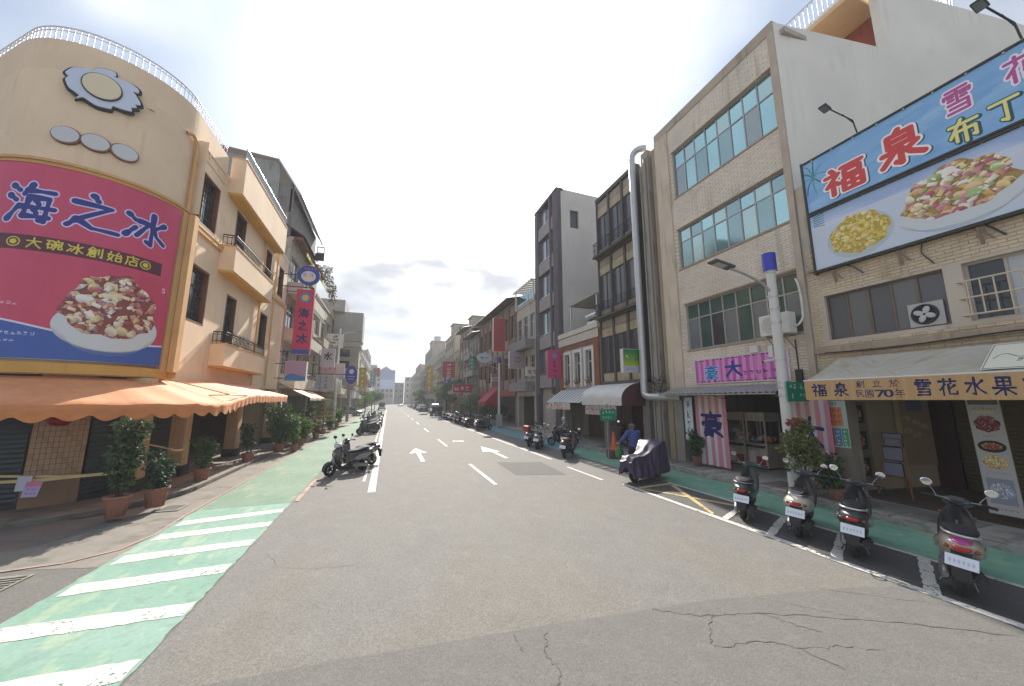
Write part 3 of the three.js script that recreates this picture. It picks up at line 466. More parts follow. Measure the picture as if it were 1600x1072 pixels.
// wall strip that follows the street face, the round corner and the side street; r = distance out of the round wall
function cornerPath(off, a1 = 128, sFar = 25, side = 14, step = 4) {
  const p = []; p.push([-6.3 + off, -sFar]); p.push([-6.3 + off, CZ - 0.001]); for (let a = step; a < a1; a += step) p.push([CX + (2 + off) * Math.cos(a * R2D), CZ + (2 + off) * Math.sin(a * R2D)]);
  const e = [CX + (2 + off) * Math.cos(a1 * R2D), CZ + (2 + off) * Math.sin(a1 * R2D)]; p.push(e); if (side) p.push([e[0] - side * Math.sin(a1 * R2D), e[1] + side * Math.cos(a1 * R2D)]); return p;
}
function band(path, y0, y1, t) { // vertical slab of thickness t (inward) along the path, with top and bottom
  const inn = path.map((p, i) => { const a = path[Math.max(0, i - 1)], b = path[Math.min(path.length - 1, i + 1)], dx = b[0] - a[0], dz = b[1] - a[1], l = Math.hypot(dx, dz); return [p[0] - dz / l * t, p[1] + dx / l * t]; });
  const pos = [], L = path.length; const uv = []; let acc = 0; const S = path.map((p, i) => (acc += i ? Math.hypot(p[0] - path[i - 1][0], p[1] - path[i - 1][1]) : 0));
  const q = (A, B, C, D, ua, ub, va, vb) => { pos.push(...A, ...B, ...C, ...A, ...C, ...D); uv.push(ua, va, ub, va, ub, vb, ua, va, ub, vb, ua, vb); };
  for (let i = 0; i + 1 < L; i++) {
    const a = path[i], b = path[i + 1], c = inn[i], d = inn[i + 1];
    q([a[0], y0, a[1]], [b[0], y0, b[1]], [b[0], y1, b[1]], [a[0], y1, a[1]], S[i], S[i + 1], y0, y1); q([d[0], y0, d[1]], [c[0], y0, c[1]], [c[0], y1, c[1]], [d[0], y1, d[1]], S[i + 1], S[i], y0, y1);
    q([a[0], y1, a[1]], [b[0], y1, b[1]], [d[0], y1, d[1]], [c[0], y1, c[1]], S[i], S[i + 1], 0, t); q([c[0], y0, c[1]], [d[0], y0, d[1]], [b[0], y0, b[1]], [a[0], y0, a[1]], S[i], S[i + 1], 0, t);
  }
  for (const i of [0, L - 1]) { const a = path[i], c = inn[i]; q([a[0], y0, a[1]], [c[0], y0, c[1]], [c[0], y1, c[1]], [a[0], y1, a[1]], 0, t, y0, y1); }
  const g = new THREE.BufferGeometry(); g.setAttribute('position', new THREE.Float32BufferAttribute(pos, 3)); g.setAttribute('uv', new THREE.Float32BufferAttribute(uv, 2)); flip(g); g.computeVertexNormals(); return g;
}
const L1 = thing('corner_building', 'cream three storey corner building with rounded end and street balconies', 'building', [-8.3, 0.1, -13.4]);
{
  const t = L1, W = mt.cream;
  // street face with window openings
  const hs = [[13.7, 15.3, 8.4, 10.22], [13.75, 15.3, 5.06, 6.98], [16.9, 18.0, 8.35, 10.3], [16.9, 17.9, 4.7, 6.7], [20.7, 21.8, 8.45, 10.25], [20.9, 22.0, 5.1, 6.9], [23.2, 24.2, 8.45, 10.2]];
  part(t, 'wall', wall(LF, 13.4, 25, 3.1, 10.9, hs, -0.3, 0), W);
  part(t, 'wall', band(cornerPath(0, 128, 13.4, 16), 3.1, 10.9, 0.3), W);
  part(t, 'parapet', band(cornerPath(0, 128, 15.6, 16), 10.9, 11.78, 0.2), W);
  part(t, 'parapet', fb(LF, 15.6, 25, 10.9, 11.1, -0.25, 0.02), W);
  parts(t, 'roof_slab', [flat([[-6.35, -24.9], [-6.35, -13.4], [-6.8, -12], [-8.3, -11.5], [-9.6, -12], [-20, -20], [-20, -24.9]], 10.7), flat([[-6.35, -24.9], [-6.35, -13.4], [-6.8, -12], [-8.3, -11.5], [-9.6, -12], [-20, -20], [-20, -24.9]], 3.15)], mt.wallGrey);
  part(t, 'party_wall', bx(-20, -6.31, 0, 10.9, -24.98, -24.7), W);
  // sill bands, cornice and vertical pilaster trims
  parts(t, 'cornice', [mg([fb(LF, 13.45, 15.85, 8.05, 8.2, 0.002, 0.09), fb(LF, 13.45, 15.85, 8.2, 8.24, 0.002, 0.11)]), fb(LF, 22.3, 25, 8.05, 8.22, 0.002, 0.09)], mt.creamTrim);
  part(t, 'cornice', mg([band(cornerPath(0.12, 118, 13.4, 0), 8.2, 8.27, 0.11), band(cornerPath(0.16, 118, 13.4, 0), 8.27, 8.34, 0.155)]), mt.creamTrim);
  part(t, 'sign_border', mg([band(cornerPath(0.17, 11.5, 13.15, 0, 3), 3.3, 8.2, 0.16)]), mt.creamTrim);
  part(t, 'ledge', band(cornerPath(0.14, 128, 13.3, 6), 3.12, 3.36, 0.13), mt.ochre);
  part(t, 'rainwater_pipe', tube([arcP(2.02, 16, 10.75), arcP(2.1, 11, 10.78), arcP(2.11, 6, 10.55), arcP(2.1, 5, 10.2), arcP(2.1, 5, 9.3), arcP(2.1, 5, 8.35)], 0.055, 8, 40), mt.creamTrim);
  parts(t, 'rainwater_pipe', [cyl([-6.2, 3.2, -20.3], [-6.2, 7.6, -20.3], 0.045), cyl([-6.2, 8.2, -20.4], [-6.2, 10.7, -20.4], 0.045), cyl([-6.22, 3.2, -22.5], [-6.22, 10.6, -22.5], 0.04)], mt.creamTrim);
  // raised panel lines on the upper wall
  part(t, 'relief_band', mg([fb(LF, 13.6, 15.6, 10.62, 10.7, 0.002, 0.03), fb(LF, 13.6, 15.6, 10.98, 11.04, 0.002, 0.03), fb(LF, 14.2, 14.26, 10.7, 10.98, 0.002, 0.025), fb(LF, 14.9, 14.96, 10.7, 10.98, 0.002, 0.025), fb(LF, 15.52, 15.6, 10.7, 10.98, 0.002, 0.025)]), W);
  // windows with timber reveals and grilles
  hs.forEach(([a, b, c, d], i) => {
    const w = win(t, LF, a + 0.06, b - 0.06, c + 0.06, d - 0.06, { cols: 2, rows: [2.2, 1], frame: mt.wood, panes: [mt.glassGrey, mt.glassDark], d: -0.2, w: 0.06, label: 'dark timber window with scrolled iron grille' });
    part(w, 'reveal', mg([fb(LF, a, a + 0.06, c, d, -0.26, 0.006), fb(LF, b - 0.06, b, c, d, -0.26, 0.006), fb(LF, a + 0.06, b - 0.06, d - 0.06, d, -0.26, 0.006), fb(LF, a + 0.06, b - 0.06, c, c + 0.06, -0.26, 0.006)]), M([0.2, 0.095, 0.05], { tex: 'cloth', size: 0.7, roughness: 0.6 }));
    const G = []; const n = Math.round((b - a) / 0.16); for (let k = 1; k < n; k++) { const s = a + 0.06 + (b - a - 0.12) * k / n; G.push(cyl(fp(LF, s, c + 0.06, -0.1), fp(LF, s, d - 0.06, -0.1), 0.008, 0.008, 5)); }
    for (const y of [0.2, 0.5, 0.8]) G.push(cyl(fp(LF, a + 0.06, c + (d - c) * y, -0.1), fp(LF, b - 0.06, c + (d - c) * y, -0.1), 0.009, 0.009, 5));
    for (let k = 0; k < n; k++) { const s = a + 0.1 + (b - a - 0.2) * (k + 0.5) / n; const q = new THREE.TorusGeometry(0.06, 0.007, 5, 12); q.rotateY(Math.PI / 2); q.translate(...fp(LF, s, c + (d - c) * 0.65, -0.1)); G.push(q); }
    part(w, 'grille', mg(G), mt.iron);
  });
  // balconies: solid parapet boxes with ochre undersides, some with iron railings
  for (const [s0, s1, y0, y1, dep, rail] of [[15.85, 22.0, 10.5, 11.95, 0.5, 0], [15.85, 20.6, 7.35, 8.3, 0.5, 1], [16.05, 20.6, 3.75, 4.55, 0.47, 1]]) {
    const low = y0 - 0.07, b = part(t, 'balcony', mg([fb(LF, s0, s1, y0, y1, dep - 0.12, dep), fb(LF, s0, s0 + 0.12, y0, y1, 0.001, dep - 0.12), fb(LF, s1 - 0.12, s1, y0, y1, 0.001, dep - 0.12), fb(LF, s0 + 0.12, s1 - 0.12, y0, y0 + 0.12, 0.001, dep - 0.12)]), W);
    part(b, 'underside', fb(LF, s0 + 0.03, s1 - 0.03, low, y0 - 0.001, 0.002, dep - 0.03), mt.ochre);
    part(b, 'coping', mg([fb(LF, s0 - 0.02, s1 + 0.02, y1, y1 + 0.05, dep - 0.15, dep + 0.025), fb(LF, s0 - 0.02, s0 + 0.14, y1, y1 + 0.05, 0.004, dep - 0.15)]), mt.creamTrim);
    if (rail) { const y = y1 + 0.05, G = [railing([fp(LF, s0 + 0.05, y, 0.03), fp(LF, s0 + 0.05, y, dep - 0.05), fp(LF, s1 - 0.05, y, dep - 0.05)], 0.42, 0.15, 0.014, [0.08, 0.33])]; for (let s = s0 + 0.12; s < s1 - 0.1; s += 0.15) G.push(cyl(fp(LF, s, y + 0.42, dep - 0.05), fp(LF, s, y + 0.54, dep - 0.05), 0.016, 0.002, 5)); part(b, 'railing', mg(G), mt.iron); }
    else part(b, 'railing', railing([fp(LF, s0 + 0.1, y1 + 0.05, dep - 0.07), fp(LF, s1 - 0.1, y1 + 0.05, dep - 0.07)], 0.5, 0.14, 0.014, [0.1]), mt.steel);
  }
  // tube railing on the parapet
  const rp = cornerPath(-0.1, 128, 15.6, 12).map(([x, z]) => [x, 11.78, z]);
  part(t, 'roof_railing', railing(rp, 0.46, 0.22, 0.014, [0.36]), M([0.62, 0.63, 0.68], { roughness: 0.35, metalness: 0.5 }));
  // ground floor: back wall, columns, shutters
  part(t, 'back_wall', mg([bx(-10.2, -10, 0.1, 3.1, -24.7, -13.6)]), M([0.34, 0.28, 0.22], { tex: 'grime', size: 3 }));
  for (const [x, z, w] of [[-6.42, -12.75, 0.5], [-6.35, -14.95, 0.42], [-6.35, -19.3, 0.46], [-6.35, -24.4, 0.5]]) { const c = part(t, 'column', (() => { const g = rbox(w, 2.7, w, 0.05); g.translate(x, 1.75, z); return wuv(g); })(), M([0.62, 0.48, 0.33], { tex: 'grime', size: 2.3, roughness: 0.8 })); part(c, 'plinth', bx(x - w / 2 - 0.03, x + w / 2 + 0.03, 0.085, 0.4, z - w / 2 - 0.03, z + w / 2 + 0.03), mt.dark); }
  // tiled pier between two shutters on the round corner
  const pier = part(t, 'pier', band((() => { const p = []; for (let a = 46; a <= 71; a += 5) p.push([CX + 1.98 * Math.cos(a * R2D), CZ + 1.98 * Math.sin(a * R2D)]); return p; })(), 0.1, 3.1, 0.3), M([0.3, 0.22, 0.16], { tex: 'grime', size: 2 }));
  const tileM = [M([0.5, 0.38, 0.28], { tex: 'grime', size: 2, roughness: 0.5 }), M([0.43, 0.32, 0.23], { tex: 'grime', size: 2, roughness: 0.5 })];
  const tg = rbox(0.015, 0.115, 0.078, 0.004, 1);
  for (let r = 0; r < 18; r++) for (let k = 0; k < 10; k++) { const a = 47.2 + k * 2.48, o = new THREE.Mesh(tg, tileM[(r * 7 + k * 3) % 5 ? 0 : 1]); o.name = 'tile'; const p = arcP(1.985, a, 0.72 + r * 0.125); o.position.set(p[0] + 8.3, p[1] - 0.1, p[2] + 13.4); o.rotation.y = -a * R2D; pier.add(o); }
  // shutters on the curve
  for (const [a0, a1, nm] of [[15, 44, 'shutter'], [73, 118, 'shutter']]) { const pts = []; for (let i = 0; i <= 28; i++) { const y = 0.1 + i * 3 / 28; for (let k = 0; k < 3; k++) pts.push([1.86 + 0.02 * Math.sin(Math.PI * k / 3), y + 3 / 28 * k / 3]); } const rings = []; for (let a = a0; a <= a1; a += 2.9) rings.push(pts.map(([r, y]) => arcP(r, a, y))); const s = part(t, nm, wuv(loft(rings, false, false)), M([0.05, 0.075, 0.1], { roughness: 0.42, metalness: 0.35, tex: 'grime', size: 2 })); }
  part(t, 'shutter', shutterGeo({ X: -8.2, out: 1 }, 15.3, 19, 0.1, 3.0, 0), mt.shutter); part(t, 'shutter', shutterGeo({ X: -8.2, out: 1 }, 19.6, 24.2, 0.1, 3.0, 0), mt.shutterDark);
  part(t, 'skirting', band(cornerPath(-0.06, 128, 13.2, 10), 0.1, 0.2, 0.06), mt.dark);
  part(t, 'red_lantern', (() => { const g = new THREE.SphereGeometry(0.17, 16, 10); g.scale(1.2, 0.75, 1); g.translate(...arcP(2.0, 60, 2.02)); return clean(g); })(), M([0.3, 0.012, 0.015], { roughness: 0.4 }), 'small dark red panel under the awning');
}
// the curved billboard
{
  const m = printMat(1024, 1300, (c, w, h) => {
    const g = c.createLinearGradient(0, 0, w, 0); c.fillStyle = '#cb4c6a'; c.fillRect(0, 0, w, h);
    const q = mulberry(3); for (let i = 0; i < 60; i++) { c.globalAlpha = 0.05; c.fillStyle = q() < 0.5 ? '#ee6470' : '#8d2c5c'; c.beginPath(); c.ellipse(q() * w, q() * h, 60 + 130 * q(), 200 + 250 * q(), 0, 0, 7); c.fill(); } c.globalAlpha = 1;
    for (const [ch, x, s] of [['海', 0.115, [0.235, 0.225]], ['之', 0.375, [0.27, 0.215]], ['冰', 0.645, [0.26, 0.215]]]) { const y = 0.105 * h, S = [s[0] * w, s[1] * h * 0.98]; glyph(c, ch, x * w, y, S, 11, '#cfc6e6', 4.4); glyph(c, ch, x * w, y, S, 11, '#28307e', 1.2); }
    c.fillStyle = '#5d2a3a'; c.fillRect(0, h * 0.385, w * 0.905, h * 0.078);
    const Y = h * 0.392, S = h * 0.06; ['大', '碗', '冰', '創', '始', '店'].forEach((ch, i) => glyph(c, ch, w * 0.245 + i * S * 1.16, Y, S, 11, '#d8c64a'));
    for (const x of [0.19, 0.8]) { c.strokeStyle = '#d8c64a'; c.lineWidth = 7; c.beginPath(); c.arc(x * w, h * 0.424, 30, 0, 7); c.stroke(); c.fillStyle = '#d8c64a'; c.beginPath(); c.arc(x * w, h * 0.424, 17, 0, 7); c.fill(); }
    scribbles(c, w * 0.02, h * 0.725, 26, 9, '#e7cdd6', 91);
    c.fillStyle = '#4460a8'; c.beginPath(); c.moveTo(0, h * 0.8); c.bezierCurveTo(w * 0.3, h * 0.79, w * 0.5, h * 0.93, w, h * 0.88); c.lineTo(w, h); c.lineTo(0, h); c.fill(); c.strokeStyle = '#d9dbe8'; c.lineWidth = 12; c.beginPath(); c.moveTo(0, h * 0.8); c.bezierCurveTo(w * 0.3, h * 0.79, w * 0.5, h * 0.93, w, h * 0.88); c.stroke();
    scribbles(c, w * 0.03, h * 0.87, 24, 13, '#cdd6ee', 191); scribbles(c, w * 0.03, h * 0.91, 24, 10, '#cdd6ee', 291);
    bowl(c, w * 0.68, h * 0.735, w * 0.262, h * 0.215, 5, ['#b9655c', '#c27a6c', '#e3cf9c', '#ecd9b2', '#a27a94', '#dcc084', '#f0e6d6', '#a8504a', '#d8c79c', '#e9e0d8', '#c98f84', '#e6d6be']);
    c.fillStyle = '#e8d5dd'; c.font = 'bold 54px serif'; c.fillText('5', w * 0.93, h * 0.56);
  }, { roughness: 0.5 });
  const t = thing('curved_billboard', 'pink and blue curved billboard with a heaped dessert bowl on the round corner', 'billboard', [-8.3, 3.4, -13.4]);
  const pos = [], uv = []; const P = (u, v) => arcP(2.15, 113 - 100 * u, 3.44 + 4.72 * v); for (let i = 0; i < 40; i++) { const a = i / 40, b = (i + 1) / 40; pos.push(...P(a, 0), ...P(b, 0), ...P(b, 1), ...P(a, 0), ...P(b, 1), ...P(a, 1)); uv.push(a, 0, b, 0, b, 1, a, 0, b, 1, a, 1); }
  const g = new THREE.BufferGeometry(); g.setAttribute('position', new THREE.Float32BufferAttribute(pos, 3)); g.setAttribute('uv', new THREE.Float32BufferAttribute(uv, 2)); g.computeVertexNormals(); part(t, 'print', g, m);
  const bp = (r, a0, a1) => { const p = []; for (let a = a0; a <= a1 + 0.01; a += 5) p.push([CX + r * Math.cos(a * R2D), CZ + r * Math.sin(a * R2D)]); return p; };
  part(t, 'backing', band(bp(2.14, 13, 113), 3.43, 8.17, 0.1), mt.alu); part(t, 'edge_trim', band(bp(2.165, 13, 113), 8.165, 8.185, 0.05), mt.ochre);
}
// the sun-shaped plaque (left without its face) and the three oval plates
{
  const onCyl = (shape, depth, a, y, r) => { let g = clean(new THREE.ExtrudeGeometry(shape, { depth, bevelEnabled: true, bevelSize: 0.012, bevelThickness: 0.012, bevelSegments: 2, curveSegments: 24 })); g.rotateY(Math.PI / 2 - a * R2D); g.translate(...arcP(r, a, y)); return g; };
  const ray = [[267, 290], [285, 265], [315, 259], [340, 260], [352, 250], [380, 245], [408, 252], [411, 268], [400, 272], [440, 283], [470, 295], [492, 315], [490, 328], [474, 326], [486, 342], [503, 372], [504, 384], [488, 384], [495, 398], [478, 402], [481, 418], [450, 414], [420, 406], [414, 420], [370, 413], [330, 386], [312, 392], [318, 380], [285, 352], [271, 320], [278, 304]], star = (k) => { const s = new THREE.Shape(), c = new THREE.CatmullRomCurve3(ray.map(([x, y]) => V((x - 385) / 105 * 0.56 * k, (333 - y) / 88 * 0.54 * k - (x - 385) / 105 * -0.19 * k, 0)), true, 'catmullrom', 0.35); for (let i = 0; i < 240; i++) { const p = c.getPoint(i / 240); i ? s.lineTo(p.x, p.y) : s.moveTo(p.x, p.y); } s.closePath(); return s; };
  const t = thing('sun_plaque', 'silver sunburst plaque with a pale round centre high on the curved wall', 'plaque', arcP(2.0, 68.5, 10.65));
  part(t, 'rim', onCyl(star(1.14), 0.06, 68.5, 10.65, 2.0), M([0.03, 0.035, 0.05], { roughness: 0.5 }));
  part(t, 'rays', onCyl(star(1.05), 0.03, 68.5, 10.65, 2.085), M([0.55, 0.58, 0.66], { roughness: 0.35, metalness: 0.3 }));
  const disc = (r) => { const s = new THREE.Shape(); s.absellipse(-0.03, 0, r, r * 0.97, 0, 6.283); return s; };
  part(t, 'centre_rim', onCyl(disc(0.36), 0.02, 68.5, 10.65, 2.135), M([0.05, 0.05, 0.05], { roughness: 0.5 })); part(t, 'centre', onCyl(disc(0.335), 0.02, 68.5, 10.65, 2.15), M([0.7, 0.6, 0.4], { roughness: 0.5 }));
  const lab = ['pale oval plate at the rainwater pipe end of the row of three', 'middle pale oval plate of the row of three under the sunburst', 'pale oval plate at the side street end of the row of three'];
  [53.2, 67.7, 82.2].forEach((a, i) => {
    const s = new THREE.Shape(); s.absellipse(0, 0, 0.265, 0.225, 0, 6.283); const o = thing('oval_plate', lab[i], 'sign plate', arcP(2.0, a, 9.1), 0, 'oval plates on the curved wall'); const s2 = new THREE.Shape(); s2.absellipse(0, 0, 0.235, 0.197, 0, 6.283);
    part(o, 'rim', onCyl(s, 0.05, a, 9.1, 2.0), M([0.24, 0.1, 0.08], { roughness: 0.5 }));
    part(o, 'plate', onCyl(s2, 0.02, a, 9.1, 2.06), M([0.55, 0.54, 0.53], { roughness: 0.45, metalness: 0.2 }));
  });
}
// orange awning with scalloped valance
function awningRings(inner, outer, yi, yo, val, scal, n, seed) {
  const q = mulberry(seed), rings = [];
  for (let i = 0; i <= n; i++) { const [a, b] = [inner(i / n), outer(i / n)], r = [], wob = 0.012 * Math.sin(i * 0.31) + 0.006 * (q() - 0.5); for (let k = 0; k <= 6; k++) { const f = k / 6, sag = -0.08 * Math.sin(Math.PI * f) * (0.8 + 0.2 * Math.sin(i * 0.23)); r.push([a[0] + (b[0] - a[0]) * f, yi(i / n) + (yo(i / n) - yi(i / n)) * f + sag * 0.5 + (k ? wob * f : 0), a[1] + (b[1] - a[1]) * f]); } for (let k = 1; k <= 3; k++) { const f = k / 3; r.push([b[0] + 0.012 * Math.sin(i * 0.8) * f, yo(i / n) + wob - (val(i / n) + scal(i / n)) * f, b[1] + 0.012 * Math.cos(i * 0.8) * f]); } rings.push(r); }
  return wuv(loft(rings, false, false));
}
{
  const t = thing('orange_awning', 'orange cloth awning with scalloped edge wrapped round the cream corner building', 'awning', [-6.3, 2.0, -14]);
  const LA = 3.0 * 130 * R2D, LS = 6.9, TOT = LA + LS, pt = (r) => (f) => { const l = f * TOT; if (l < LA) { const a = (130 - 130 * l / LA) * R2D; return [CX + r * Math.cos(a), CZ + r * Math.sin(a)]; } return [CX + r + (r > 3 ? -0.04 : 0), CZ - (l - LA)]; };
  const k = (f) => smooth(0.45, 0.7, f);
  part(t, 'canopy', awningRings(pt(1.97), pt(3.72), (f) => 3.05 + 0.17 * k(f), (f) => 2.4 + 0.32 * k(f), (f) => 0.22 + 0.06 * k(f), (f) => (f < 0.56 ? 0.13 * Math.abs(Math.sin(f * Math.PI * 34)) : 0.05 * Math.abs(Math.sin(f * Math.PI * 70))), 300, 5), mt.orange);
  part(t, 'frame', mg([bars([[-4.66, 2.66, -13.5], [-4.66, 2.66, -20.3]], 0.02), ...[13.6, 17, 20.3].map((s) => bars([[-6.27, 3.12, -s], [-4.66, 2.66, -s], [-6.27, 2.6, -s]], 0.016)), ...[5, 35, 65, 95].map((a) => bars([arcP(2.1, a, 2.95), arcP(3.68, a, 2.3)], 0.018))]), mt.steelDull);
}
// ================================================================ RIGHT: FOUR STOREY TILED BUILDING (R2)
const TILEJ = mt.grout;
const R2 = thing('tiled_building', 'four storey beige tiled building with bands of teal windows', 'building', [11, 0.145, -9.35]);
const SW = (k, y, off = 0) => [11 + 4.6 * k + off * 0.134, y, -6.64 + 0.62 * k + off * 0.991]; // along the slanted side wall, k = 0..2
{
  const t = R2, s0 = 6.64, s1 = 12.06, H = 14.42;
  const hs = [[6.85, 11.1, 10.85, 12.9], [6.75, 11.1, 7.75, 9.4], [6.75, 11.0, 4.4, 6.2]];
  part(t, 'front_wall', wall(RF, s0, s1, 2.95, H, hs, -0.25, 0), TILEJ);
  const tf = part(t, 'wall_tiles', tileField(RF, s0 + 0.005, s1 - 0.005, 2.97, H - 0.35, hs.map(([a, b, c, d]) => [a - 0.03, b + 0.03, c - 0.03, d + 0.03]), 0.25, 0.085, 0.0, 0.008), mt.tile); tf.userData.kind = 'stuff';
  part(t, 'coping', fb(RF, s0 - 0.02, s1 + 0.02, H - 0.34, H + 0.04, -0.3, 0.03), M([0.5, 0.46, 0.41], { tex: 'grime', size: 3 }));
  // projecting piers at both ends
  part(t, 'pier', mg([fb(RF, s0 - 0.02, s0 + 0.16, 2.7, H - 0.35, 0.009, 0.06)]), M([0.58, 0.52, 0.46], { tex: 'grime', size: 2.2 })); part(t, 'pier', mg([fb(RF, s1 - 0.75, s1 + 0.02, 2.6, H - 0.35, 0.012, 0.05)]), M([0.72, 0.65, 0.58], { tex: 'grime', size: 2.7 }));
  // slanted side wall with penthouse
  const sideShape = [[0, 0.1], [4.2, 0.1], [4.2, 17.1], [3.45, 17.1], [1.0, 17.1], [1.0, 14.42], [0, 14.42]].map(([k, y]) => new THREE.Vector2(k * 4.642, y));
  const sh = new THREE.Shape(sideShape); sh.holes = [new THREE.Path([[0.3, 14.42], [1.0, 14.42], [0.985, 16.0], [0.3, 14.52]].map(([k, y]) => new THREE.Vector2(k * 4.642, y)))]; sh.holes = [];
  const g = clean(new THREE.ExtrudeGeometry(sh, { depth: 0.25, bevelEnabled: false })); g.translate(0, 0, -0.25); g.rotateY(-Math.atan2(0.62, 4.6)); g.translate(11.03, 0, -6.62);
  part(t, 'side_wall', g, M([0.8, 0.78, 0.72], { tex: 'plaster', size: 8.5, bump: 0.002 }));
  part(t, 'far_wall', bx(11.3, 24, 0.1, 14.3, -12.05, -11.85), mt.wallGrey); parts(t, 'floor_slab', [bx(11.01, 24, 2.95, 3.15, -11.84, -6.45), bx(11.26, 24, 14.0, 14.18, -11.84, -6.45)], mt.wallGrey);
  part(t, 'penthouse_wall', mg([bx(16.5, 16.7, 14.2, 16.74, -11.8, -6.15)]), M([0.36, 0.12, 0.09], { tex: 'grime', size: 2 })); part(t, 'penthouse_window', mg([bx(16.42, 16.49, 14.7, 15.6, -8.1, -7.4)]), mt.glassDark);
  part(t, 'penthouse_roof', mg([bx(14.9, 24, 16.75, 16.95, -11.9, -6.35)]), M([0.8, 0.56, 0.32], { tex: 'plaster', size: 3 }), 'roof slab with orange painted underside');
  part(t, 'roof_railing', mg([railing([[14.95, 16.95, -11.8], [14.95, 16.95, -6.4]], 1.0, 0.16, 0.016, [0.12]), railing([SW(1.2, 17.1, -0.15), SW(1.9, 17.1, -0.15), SW(1.9, 17.1, -2.5)], 0.95, 0.16, 0.018, [0.1])]), M([0.5, 0.52, 0.58], { roughness: 0.4, metalness: 0.4 }));
  // windows: fixed top lights over alternating sliding panes
  const dull = [mt.glassTeal2, mt.glassGrey];
  win(t, RF, ...hs[0], { cols: 8, rows: [1.35, 0.75], frame: M([0.33, 0.34, 0.34], { roughness: 0.4, metalness: 0.5 }), panes: (i, j) => (j ? [mt.glassTeal, mt.glassTeal3, mt.glassTeal][(i * 5 + 1) % 3] : i % 2 ? [mt.glassTeal2, mt.glassGrey, mt.glassTeal2][i % 3] : mt.glassTeal), d: -0.1, label: 'top row of teal windows' });
  win(t, RF, ...hs[1], { cols: 8, rows: [1.3, 0.6], frame: M([0.36, 0.36, 0.35], { roughness: 0.4, metalness: 0.5 }), panes: (i, j) => (j ? [mt.glassTeal3, mt.glassTeal, mt.glassTeal2][(i * 7 + 2) % 3] : i % 2 ? mt.glassTeal2 : [mt.glassTeal, mt.glassTeal3][(i >> 1) % 2]), d: -0.1, label: 'middle row of teal windows' });
  const w3 = win(t, RF, ...hs[2], { cols: 8, rows: [1.25, 0.6], frame: M([0.4, 0.38, 0.36], { roughness: 0.4, metalness: 0.4 }), panes: (i, j) => (j ? mt.glassGreen : [mt.glassGrey, mt.glassGreen, mt.glassGrey, mt.glassGreen, mt.glassGrey, mt.glassDark, mt.glassGreen, mt.glassGrey][i]), d: -0.1, label: 'lowest row of green glazed windows with curtains' });
  parts(t, 'sill', hs.map(([a, b, c]) => fb(RF, a - 0.03, b + 0.05, c - 0.06, c, -0.09, 0.035)), M([0.45, 0.39, 0.33], { tex: 'grime', size: 2 })); parts(t, 'lintel', hs.map(([a, b, c, d]) => fb(RF, a - 0.02, b + 0.02, d, d + 0.05, 0.009, 0.03)), M([0.32, 0.25, 0.17], { tex: 'grime', size: 2 }));
  part(t, 'vent_box', fb(RF, 8.15, 8.42, 3.98, 4.2, 0.009, 0.12), mt.whitePaint);
  // arcade: back wall, side pier, ceiling is the slab
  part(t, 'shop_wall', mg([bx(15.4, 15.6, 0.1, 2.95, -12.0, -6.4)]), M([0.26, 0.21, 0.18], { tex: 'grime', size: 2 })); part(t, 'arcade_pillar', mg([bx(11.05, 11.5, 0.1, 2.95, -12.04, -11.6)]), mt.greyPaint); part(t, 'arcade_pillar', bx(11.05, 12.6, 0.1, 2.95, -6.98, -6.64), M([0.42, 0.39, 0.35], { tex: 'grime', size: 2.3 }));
}
// air conditioner on the window band, with white pipe
{
  const t = thing('air_conditioner', 'white air conditioner unit on a bracket beside the lamp post', 'air conditioner', [10.9, 4.35, -7.25]);
  const b = rbox(0.34, 0.62, 0.85, 0.03); b.translate(10.72, 4.68, -7.35); part(t, 'casing', b, mt.whitePaint);
  const G = []; for (let k = 1; k < 6; k++) { const q = new THREE.TorusGeometry(0.045 * k, 0.006, 5, 20); q.rotateY(Math.PI / 2); q.translate(10.548, 4.68, -7.47); G.push(q); } part(t, 'fan_grille', mg(G), mt.greyPaint); const d = cyl([10.556, 4.68, -7.47], [10.552, 4.68, -7.47], 0.25, 0.25, 24); part(t, 'fan_recess', d, mt.dark);
  part(t, 'bracket', mg([bx(10.55, 10.99, 4.33, 4.365, -7.62, -7.58), bx(10.55, 10.99, 4.33, 4.365, -7.12, -7.08), cyl([10.97, 3.95, -7.6], [10.58, 4.33, -7.6], 0.015), cyl([10.97, 3.95, -7.1], [10.58, 4.33, -7.1], 0.015)]), mt.steelDull);
  part(t, 'pipe', tube([[10.75, 4.55, -6.93], [10.78, 4.6, -6.8], [10.85, 4.8, -6.72], [10.88, 5.3, -6.72], [10.88, 5.75, -6.76], [10.95, 5.95, -6.85]], 0.03, 8, 40), mt.whitePaint);
}
